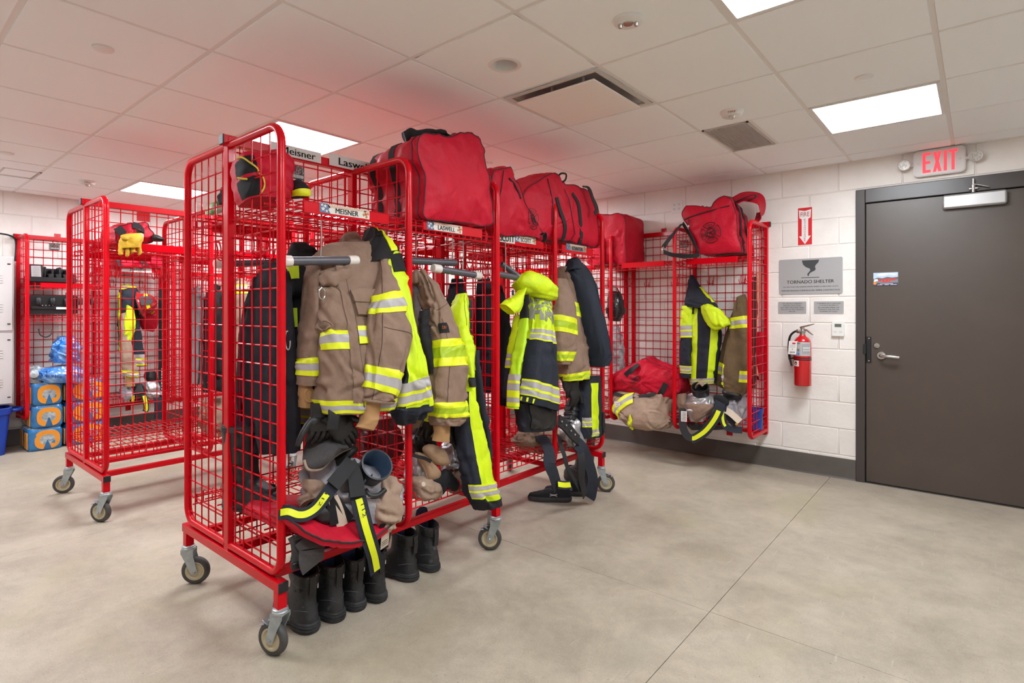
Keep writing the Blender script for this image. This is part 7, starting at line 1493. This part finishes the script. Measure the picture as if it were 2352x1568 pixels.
kb = Cloth([(350, 538, 362, 540, .02, -4.12), (348, 548, 376, 548, .035, -4.12), (352, 553, 374, 554, .02, -4.12)], nv=14, nu=18, amp=.006, seed=112.); t = thing_at('glove', 'black glove behind the left rack shelf bar beside the small red holdall', 'glove', top_of(kb)); part(t, 'glove_body', kb, m_leather)
# ---------------------------------------------------------------- left wall rack with the helmet: coat, pole, pile
LX = -6.75
jc = Cloth([(276, 656, 300, 654, .04, LX - .1), (273, 680, 318, 676, .08, LX - .06), (272, 730, 318, 730, .09, LX - .03), (274, 790, 326, 790, .09, LX - .02), (280, 840, 336, 840, .08, LX - .02)], nv=50, nu=30, amp=.012, seed=114., cs=(8, 8, 4))
js = Cloth([(276, 720, 300, 715, .04, LX + .06), (276, 770, 298, 770, .05, LX + .08), (278, 820, 308, 822, .05, LX + .1), (282, 855, 318, 858, .045, LX + .1), (290, 866, 316, 868, .04, LX + .1)], nv=36, nu=22, amp=.010, seed=115.)
jl = Cloth([(292, 700, 308, 712, .03, LX + .1), (286, 740, 312, 742, .035, LX + .11), (284, 765, 306, 768, .03, LX + .11), (290, 798, 295, 800, .012, LX + .11)], nv=26, nu=18, amp=.008, seed=116.)
t = thing_at('turnout_coat', 'navy and hi-vis coat hanging in the left wall rack with tan sleeve', 'coat', top_of(jc, js, jl), COATS); part(t, 'coat_body', jc, [m_navy, m_hv], lambda v, u: 1 if u < .1 else 0); part(t, 'sleeve', js, m_tanpale); part(t, 'lapel', jl, m_hv)
stripes(t, [(jc, .02, .14, 'lsl', {}), (jc, .86, .99, 'slsl', {}), (js, .70, .9, 'lsl', {})]); wc = Cloth([(288, 866, 308, 868, .03, LX + .1), (288, 888, 310, 886, .03, LX + .1)], nv=8, nu=14, amp=.002, seed=117.); part(t, 'wristlet', wc, m_knit)
t = thing_at('pole', 'black pry bar with white lettering leaning beside the red helmet', 'pole', [onX(372, 920, -6.68), onX(372, 660, -6.68)]); q = MB(); a = onX(372, 662, -6.68); b = onX(371, 925, -6.68); q.tube([a, b], .03, 6); q.build('shaft', m_black, t); q = MB()
for k in range(9): text(q, 'TRIDENTX'[k % 8], a + (b - a) * (.28 + k * .028) + V(.032, 0, 0), V(0, 0, 1), V(0, -1, 0), .022, .02, 0, .03, .001)
for k in range(10): q.box(a + (b - a) * (.7 + k * .025) + V(.031, 0, 0), (.003, .022, .012 + .006 * (k % 3)))
q.build('lettering', m_paper, t, kind='stuff')
rdp = Cloth([(322, 715, 366, 712, .03, -6.85), (320, 740, 362, 742, .05, -6.85), (330, 758, 352, 762, .03, -6.85)], nv=20, nu=22, amp=.008, seed=118.); t = thing_at('pouch', 'dark red pouch hanging below the red helmet', 'pouch', top_of(rdp)); part(t, 'pouch_body', rdp, m_nylon)
v1 = Cloth([(330, 878, 362, 878, .06, LX), (326, 892, 368, 892, .09, LX + .02), (332, 908, 368, 905, .09, LX + .02), (342, 916, 360, 914, .05, LX + .02)], nv=26, nu=30, amp=.012, seed=119., cr=1.4); v2 = Cloth([(276, 890, 296, 886, .06, LX), (275, 905, 305, 903, .09, LX + .02), (276, 918, 300, 916, .07, LX + .02)], nv=22, nu=26, amp=.010, seed=120., cr=1.4); v3 = Cloth([(335, 852, 356, 850, .05, LX - .02), (332, 866, 362, 868, .07, LX - .02), (340, 880, 360, 882, .05, LX - .02)], nv=20, nu=24, amp=.006, seed=121.); v4 = Cloth([(300, 885, 325, 880, .06, LX), (296, 905, 335, 902, .09, LX), (300, 922, 330, 922, .07, LX)], nv=20, nu=26, amp=.008, seed=122.)
t = thing_at('turnout_trousers', 'pile of silver lined trousers and black boots under the red helmet', 'trousers', top_of(v1, v2, v3, v4)); part(t, 'lining', v1, m_foil, label='silver lining'); part(t, 'lining', v2, m_lining); part(t, 'boot_shaft', v3, m_leather); part(t, 'boot_shaft', v4, m_leather)
strap2(t, [onX(330, 905, LX + .13), onX(334, 920, LX + .15), onX(336, 938, LX + .15), onX(333, 945, LX + .14)], None, .05, m_navy, (.1, .9, .03)); strap2(t, [onX(364, 912, LX + .12), onX(366, 935, LX + .14), onX(364, 962, LX + .14)], None, .09, m_navy); strap2(t, [onX(306, 908, LX + .13), onX(305, 922, LX + .14)], None, .02, m_lime)
# ---------------------------------------------------------------- left wall rack with radio chargers and water
m_chg = mat('charger_black', '#101113', .45)
t = thing_at('radio_charger', 'black radio charger bank with a paper card on the upper left wall shelf', 'charger', [onX(66, 655, -6.72), onX(175, 605, -6.72)]); A = onX(66, 652, -6.70); Bp = onX(176, 652, -6.70); q = MB(); zb = 1.555
q.span((-6.92, A[1], zb), (-6.69, Bp[1], zb + .05), 0, .008); q.span((-6.95, A[1] + .1, zb + .05), (-6.86, Bp[1], zb + .14), 0, .01); q.build('base', m_chg, t)
for k, f in enumerate((.32, .48, .64, .80)):
    y = A[1] + (Bp[1] - A[1]) * f; q = MB(); q.span((-6.86, y, zb + .05), (-6.74, y + .02, zb + .15 - .02 * (k % 2)), 0, .006); q.span((-6.84, y + .03, zb + .045), (-6.72, y + .075, zb + .085), 0, .006); q.build('charging_pocket', m_black, t)
c = onX(82, 627, -6.70); q = MB(); q.box(c + V(-.02, 0, 0), (.03, .11, .16), Matrix.Rotation(.04, 3, 'X'), 0, .006); q.build('radio', m_black, t); q = MB(); q.box(c + V(-.003, .004, .004), (.003, .07, .13), Matrix.Rotation(.04, 3, 'X')); 
for k in range(7): q.box(c + V(-.001, .004, .05 - k * .015), (.002, .05, .003), None, 1)
q.build('card', [mat('grey_card', '#b6b5b6', .5), m_grylet], t, label='grey printed card'); q = MB(); q.box(onX(112, 652, -6.685), (.004, .055, .02)); q.build('white_label', m_paper, t)
t = thing_at('radio_charger', 'long black six-pocket radio charger on the lower left wall shelf', 'charger', [onX(66, 745, -6.66), onX(176, 702, -6.66)]); A = onX(65, 746, -6.66); Bp = onX(180, 746, -6.66); zb = 1.256; Wc = Bp[1] - A[1]; zc = zb + .09; yc = (A[1] + Bp[1]) / 2
q = MB(); q.prism(rrect(Wc, .178, .03), (-6.66, yc, zc), V(0, 1, 0), ZU, V(-.24, 0, 0)); q.build('case', m_chg, t, smooth=25)
q = MB(); q.prism(rrect(Wc - .04, .075, .012), (-6.658, yc, zc + .035), V(0, 1, 0), ZU, V(-.01, 0, 0)); q.build('pocket_panel', mat('recess_black', '#040404', .6), t, smooth=25); q = MB(); q.span((-6.665, A[1] + .015, zc - .045), (-6.650, Bp[1] - .015, zc - .015), 0, .006); q.build('front_lip', m_black, t)
for k in range(5):
    y = A[1] + .07 + k * .103; q = MB(); q.lathe([(0, -.035), (.02, -.035), (.024, -.02), (.024, .02), (.014, .032), (.008, .034), (0, .034)], (-6.648, y, zc + .035), (0, 0, 1), 16); q.build('charging_pocket', m_black, t); q = MB(); q.box((-6.63, y, zc + .05), (.006, .008, .02)); q.build('contact', m_steel, t)
q = MB(); q.box((-6.648, A[1] + Wc * .70, zc - .032), (.005, .12, .02)); q.build('white_label', m_paper, t); q = MB()
for k in range(4): q.box((-6.657, A[1] + .10 + k * .025, zc - .006), (.004, .008, .008))
q.build('indicator', m_silver, t, kind='stuff')
q = MB(); q.tube(spline([onX(152, 672, -6.72), onX(152, 690, -6.7), onX(160, 702, -6.7)], 6), .005, 6); q.tube(spline([onX(89, 755, -6.7), onX(92, 768, -6.68), onX(105, 774, -6.68), onX(117, 768, -6.68), onX(120, 757, -6.7)], 6), .005, 6); each(q, 'cable', m_black, t)
q = MB(); q.tube(spline([onX(0, 536, -7.0), onX(20, 540, -7.02), onX(34, 548, -7.03), onX(37, 565, -7.05), onX(35, 600, -7.05)], 6), .008, 6); t = thing_at('cable', 'black cable running along the left wall into the rack', 'cable', q.v[0]); q.build('cable_run', m_black, t)
# shrink-wrapped water bottle packs
m_wrap = mat('pack_blue', '#1f6aa8', .25, col2='#2b7cb8', scale=9, coat=.5, bump2=.35, bscale2=26); m_porange = mat('pack_orange', '#e8962c', .3, coat=.4, bump2=.3, bscale2=26); m_clear = mat('clear_wrap', '#b9c4c9', .18, col2='#7f8f96', scale=34, detail=3, coat=.8, bump=.5, bscale=30); m_bluefilm = mat('blue_film', '#1872c8', .25, col2='#9cc4e4', scale=5, coat=.6, bump2=.8, bscale2=16, mixlo=.45, mixhi=.7); m_btl = mat('bottle_plastic', '#ccd7dc', .12, col2='#aab8c0', scale=20, coat=.8)
def pack(label, y0, y1, z0, h, X1, dep, seed, ring=True):
    t = thing('water_pack', label, 'water pack', (X1 - dep / 2, (y0 + y1) / 2, z0), 0, None); n = 64; ang = np.arange(n) * 2 * math.pi / n; W_, D_ = (y1 - y0) / 2, dep / 2; c = V(X1 - D_, (y0 + y1) / 2, z0); G = []
    for z, k in ((0, .9), (.02, .98), (.06, 1), (h - .05, 1), (h - .02, .985), (h, .93)):
        ca, sa = np.cos(ang), np.sin(ang); e = .32; G.append([c + V(D_ * k * np.sign(a) * abs(a) ** e, W_ * k * np.sign(b) * abs(b) ** e, z) for a, b in zip(ca, sa)])
    G = splin(np.array(G).reshape(6, -1), 20).reshape(20, n, 3); G = crumple(G, .006, (22, 22, 14), seed); q = MB(); q.grid(G, cv=True); q.build('wrap', m_wrap, t, smooth=60)
    q = MB(); T = G[-1]; cc = T.mean(0); tp = np.array([T, cc + (T - cc) * .8 + V(0, 0, .006), cc + (T - cc) * .4 + V(0, 0, .004), cc + (T - cc) * .05]); q.grid(crumple(np.repeat(tp, 3, 0), .004, (20, 20, 20), seed + 1, closed=True), cv=True); q.build('clear_top', m_clear, t, smooth=60)
    if ring:
        yc = (y0 + y1) / 2 + .01; x_ = X1 + .004; q = MB(); R1 = []; R2 = []
        for a in np.linspace(-math.pi * .43, math.pi * 1.43, 44):
            e = .75; cx_, cz_ = math.cos(a), math.sin(a); p1_ = V(x_, yc + W_ * .72 * np.sign(cx_) * abs(cx_) ** e, z0 + h * .5 + h * .43 * np.sign(cz_) * abs(cz_) ** e); p2_ = V(x_, yc + W_ * .42 * np.sign(cx_) * abs(cx_) ** .8, z0 + h * .5 + h * .22 * np.sign(cz_) * abs(cz_) ** .8); R1.append(p1_); R2.append(p2_)
        rows = [np.array(R1) + V(-.008, 0, 0), np.array(R1), np.array(R2), np.array(R2) + V(-.008, 0, 0)]; q.grid(np.array(rows)); q.build('orange_ring', m_porange, t, smooth=0); q = MB(); q.grid(np.array([[p * 1. + V(.0, 0, 0) for p in R2], [V(x_ + .0005, yc, z0 + h * .5)] * 44])); q.build('clear_window', m_clear, t, smooth=60)
    q = MB(); q.span((X1 - dep * .95, y0 - .004, z0 + .02), (X1 - dep * .62, y0 + .006, z0 + h - .03), 0, .004); q.span((X1 - dep * .4, y0 - .004, z0 + .02), (X1 - dep * .08, y0 + .006, z0 + h - .03), 0, .004); each(q, 'side_print', m_porange, t); return t
WXF = -6.62
pk = [(52, 146, 1035, 978), (58, 147, 980, 930), (60, 146, 934, 880)]
zs = [0., .215, .43]
for k, (a, b, yb, yt) in enumerate(pk):
    yA = onX(a + 12, 1000, WXF)[1]; yB = onX(b, 1000, WXF)[1]; pack(('blue and orange water bottle pack at the bottom of the left stack', 'blue and orange water bottle pack in the middle of the left stack', 'blue and orange water bottle pack on top of the left stack')[k], yA, yB, zs[k] * .97, .20, WXF, .36, 5 + k * 3.)
    yA = onX(151, 1000, WXF)[1]; pack(('water bottle pack at the bottom of the right stack behind the left rack mesh', 'water bottle pack in the middle of the right stack behind the left rack mesh', 'water bottle pack on top of the right stack behind the left rack mesh')[k], yA, yA + .36, zs[k] * .97, .20, WXF - .02, .36, 25 + k * 3.)
def film(label, st, ax, m, seed, amp=.018, txt=None):
    f_ = Cloth(st, ax, nv=34, nu=40, amp=amp, seed=seed, cs=(9, 9, 9), cr=1.3); t = thing_at('water_pack', label, 'water pack', top_of(f_)); part(t, 'film', f_, m); return t, f_
t, f_ = film('loose blue film water bottle pack lying on the stacks', [(92, 846, 170, 838, .10, -6.72), (84, 858, 196, 856, .15, -6.72), (86, 868, 198, 868, .15, -6.72), (92, 877, 196, 876, .13, -6.72)], 'X', m_bluefilm, 131.)
skin_text(t, f_, 'DRINKING WATER', .36, .52, .12, .74, mat('film_print', '#2c4f8c', .4), .006, .03)
film('blue and clear bottle pack at the top of the water heap', [(134, 775, 165, 770, .06, -6.76), (122, 795, 180, 790, .11, -6.76), (118, 815, 184, 812, .12, -6.76), (122, 832, 180, 834, .10, -6.76)], 'X', m_bluefilm, 135., .02)
t = thing_at('water_bottle', 'clear water bottle lying end-on at the left of the heap', 'bottle', [onX(68, 870, -6.66), onX(90, 845, -6.66)]); c = onX(78, 860, -6.62); q = MB(); q.lathe([(0, .0), (.02, .0), (.034, .01), (.036, .02), (.036, .07), (.034, .075), (.036, .08), (.036, .14), (.02, .17), (.014, .2), (0, .2)], c, (-1, .2, .05), 24); q.build('bottle_body', m_btl, t); q = MB(); q.lathe([(0, -.004), (.012, -.003), (.014, 0)], c, (-1, .2, .05), 12); q.build('base_dimple', m_clear, t)
film('clear film bottle pack at the left end of the water heap', [(64, 842, 92, 838, .06, -6.74), (62, 858, 96, 856, .08, -6.74), (64, 878, 94, 878, .08, -6.74)], 'X', m_clear, 139., .012)
# steel lockers and blue recycling bin at the left edge
m_lock = mat('locker_grey', '#d6d3d2', .4, bump=.02, bscale=60)
LXF = -6.75; yR = onX(33, 760, LXF)[1]; zT = onX(20, 588, LXF)[2]; zB = onX(20, 930, LXF)[2]; zM = onX(20, 762, LXF)[2]; yL = yR - .62
t = thing('locker', 'light grey two-tier steel locker with louvres at the left edge of the photo', 'locker', (-6.9, yR - .3, 0)); q = MB(); q.span((WX, yL, zB), (LXF - .02, yR, zT), 0, .003); q.build('cabinet', m_lock, t)
for k, (z0, z1) in enumerate(((zM + .012, zT - .012), (zB + .012, zM - .012))):
    for y0, y1 in ((yR - .305, yR - .012), (yL + .012, yL + .305)):
        q = MB(); q.span((LXF - .02, y0, z0), (LXF - .002, y1, z1), 0, .003); d_ = q.build('door', m_lock, t); q = MB()
        for hz in (z0 + .06, z1 - .06): q.box((LXF - .001, y1 - .025, hz), (.006, .022, .009))
        q.build('hinge', m_black, d_, kind='stuff'); q = MB()
        for g_ in ((z0 + z1) / 2 - .16, (z0 + z1) / 2 + .10):
            for r_ in range(4): q.box((LXF, (y0 + y1) / 2, g_ + r_ * .022), (.008, .16, .005), None, 0, .002)
        q.build('louvre', m_lock, d_, kind='stuff')
for (x_, y_) in ((WX + .03, yL + .04), (WX + .03, yR - .04)):
    q = MB(); q.span((x_ - .015, y_ - .015, 0), (x_ + .015, y_ + .015, zB)); q.build('leg', m_dkmetal, t)
m_bin = mat('blue_bin', '#0c3fae', .35, col2='#0b389c', scale=6)
hb_ = zB - .015; y1 = onX(22, 1040, -6.66)[1]; t = thing('recycling_bin', 'blue plastic recycling bin at the left edge below the locker', 'bin', (-6.80, y1 - .25, 0)); q = MB(); rows = []
for z, g in ((0, 0), (hb_ - .06, .03), (hb_ - .055, .04), (hb_, .045), (hb_ + .002, .03), (hb_ - .1, .022), (.02, -.02)):
    hw, hd = .20 + g, .13 + g; rows.append([V(-6.80 + hd * np.sign(a) * abs(a) ** .35, y1 - .22 + hw * np.sign(b) * abs(b) ** .35, z) for a, b in zip(np.cos(np.arange(40) * math.pi / 20), np.sin(np.arange(40) * math.pi / 20))])
q.grid(np.array(rows), cv=True); q.add(rows[0], [tuple(range(40))[::-1]]); q.add(rows[-1], [tuple(range(40))]); q.build('bin_body', m_bin, t); q = MB(); q.tube(spline([V(-6.72, y1 + .02, hb_ - .03), V(-6.71, y1 + .07, hb_ - .03), V(-6.77, y1 + .10, hb_ - .03), V(-6.85, y1 + .07, hb_ - .03), V(-6.85, y1 + .02, hb_ - .03)], 6), .016, 10); q.build('grip', m_bin, t)
# ---------------------------------------------------------------- gear in the back rows, seen through the meshes
def back_coat(label, x0, x1, y0, y1, X, m, seed, strp=None, hd=.07, name='turnout_coat', cat='coat', mfn=None):
    w_ = x1 - x0; cl = Cloth([(x0 + w_ * .3, y0, x1 - w_ * .3, y0, .03, X), (x0 + w_ * .08, y0 + (y1 - y0) * .12, x1 - w_ * .08, y0 + (y1 - y0) * .12, hd, X + .03), (x0 + w_ * .05, y0 + (y1 - y0) * .5, x1 - w_ * .03, y0 + (y1 - y0) * .5, hd, X + .05), (x0, y1, x1, y1, hd * .9, X + .06)], nv=36, nu=24, amp=.012, seed=seed, cs=(9, 9, 4), folds=.01, nf=4); t = thing_at(name, label, cat, top_of(cl), COATS); part(t, 'coat_body', cl, m, mfn, caps=(True, False))
    for s_ in (strp or []): stripes(t, [(cl, s_[0], s_[1], s_[2], {})])
    return t
back_coat('tan coat with lime bands seen through the end mesh in the back row', 528, 572, 640, 930, -4.20, m_tanpale, 141., [(.22, .34, 'lsl'), (.84, .95, 'lsl')])
back_coat('black jacket with a grey zip in the back row left of the end post', 468, 512, 655, 900, -4.25, m_blkf, 142., [])
back_coat('grey sweatshirt hanging at the left of the back row', 436, 470, 660, 880, -4.35, mat('grey_liner', '#8f8a8c'), 143., [])
back_coat('tan coat hanging in the near back bay behind the yellow trimmed jacket', 590, 650, 690, 960, -4.15, m_tan, 144., [(.3, .4, 'lsl')])
back_coat('hi-vis and navy coat in the back row behind the third bay', 985, 1035, 690, 900, -4.1, [m_navy, m_hv], 145., [(.8, .92, 'slsl')], mfn=lambda v, u: 1 if .3 < u < .6 else 0)
back_coat('navy jacket in the back row behind the second bay', 1048, 1100, 680, 920, -4.2, m_navyd, 146., [])
back_coat('tan coat in the back row behind the fourth bay', 1240, 1275, 640, 880, -3.1, m_tan2, 147., [])
for k, (lab, st, m_) in enumerate((('tan and silver trousers piled on the bottom shelf of the back row', [(466, 920, 505, 915, .08, -4.3), (460, 945, 515, 940, .12, -4.28), (464, 975, 512, 975, .12, -4.26), (470, 1000, 505, 1000, .08, -4.26)], m_tanpale), ('white and grey lining bundle on the back row shelf beside the tan one', [(500, 930, 530, 925, .07, -4.25), (495, 950, 545, 950, .10, -4.24), (500, 985, 545, 985, .10, -4.24)], m_foil),
                                  ('dark bundle of trousers on the back shelf of the nearest rack', [(800, 960, 900, 955, .10, -2.75), (790, 1000, 910, 1000, .15, -2.75), (800, 1050, 905, 1050, .15, -2.75), (815, 1085, 895, 1085, .10, -2.75)], mat('dark_red_nylon', '#4a1018', .5)), ('black gear heap on the back shelf behind the second bay', [(1000, 930, 1040, 930, .08, -2.78), (960, 970, 1050, 970, .13, -2.78), (955, 1020, 1050, 1020, .14, -2.78), (970, 1060, 1040, 1060, .10, -2.78)], m_blkf))):
    cl = Cloth(st, nv=34, nu=36, amp=.016, seed=150. + k, cs=(9, 9, 9), cr=1.5); t = thing_at('gear_bundle', lab, 'bundle', top_of(cl)); part(t, 'cloth', cl, m_)
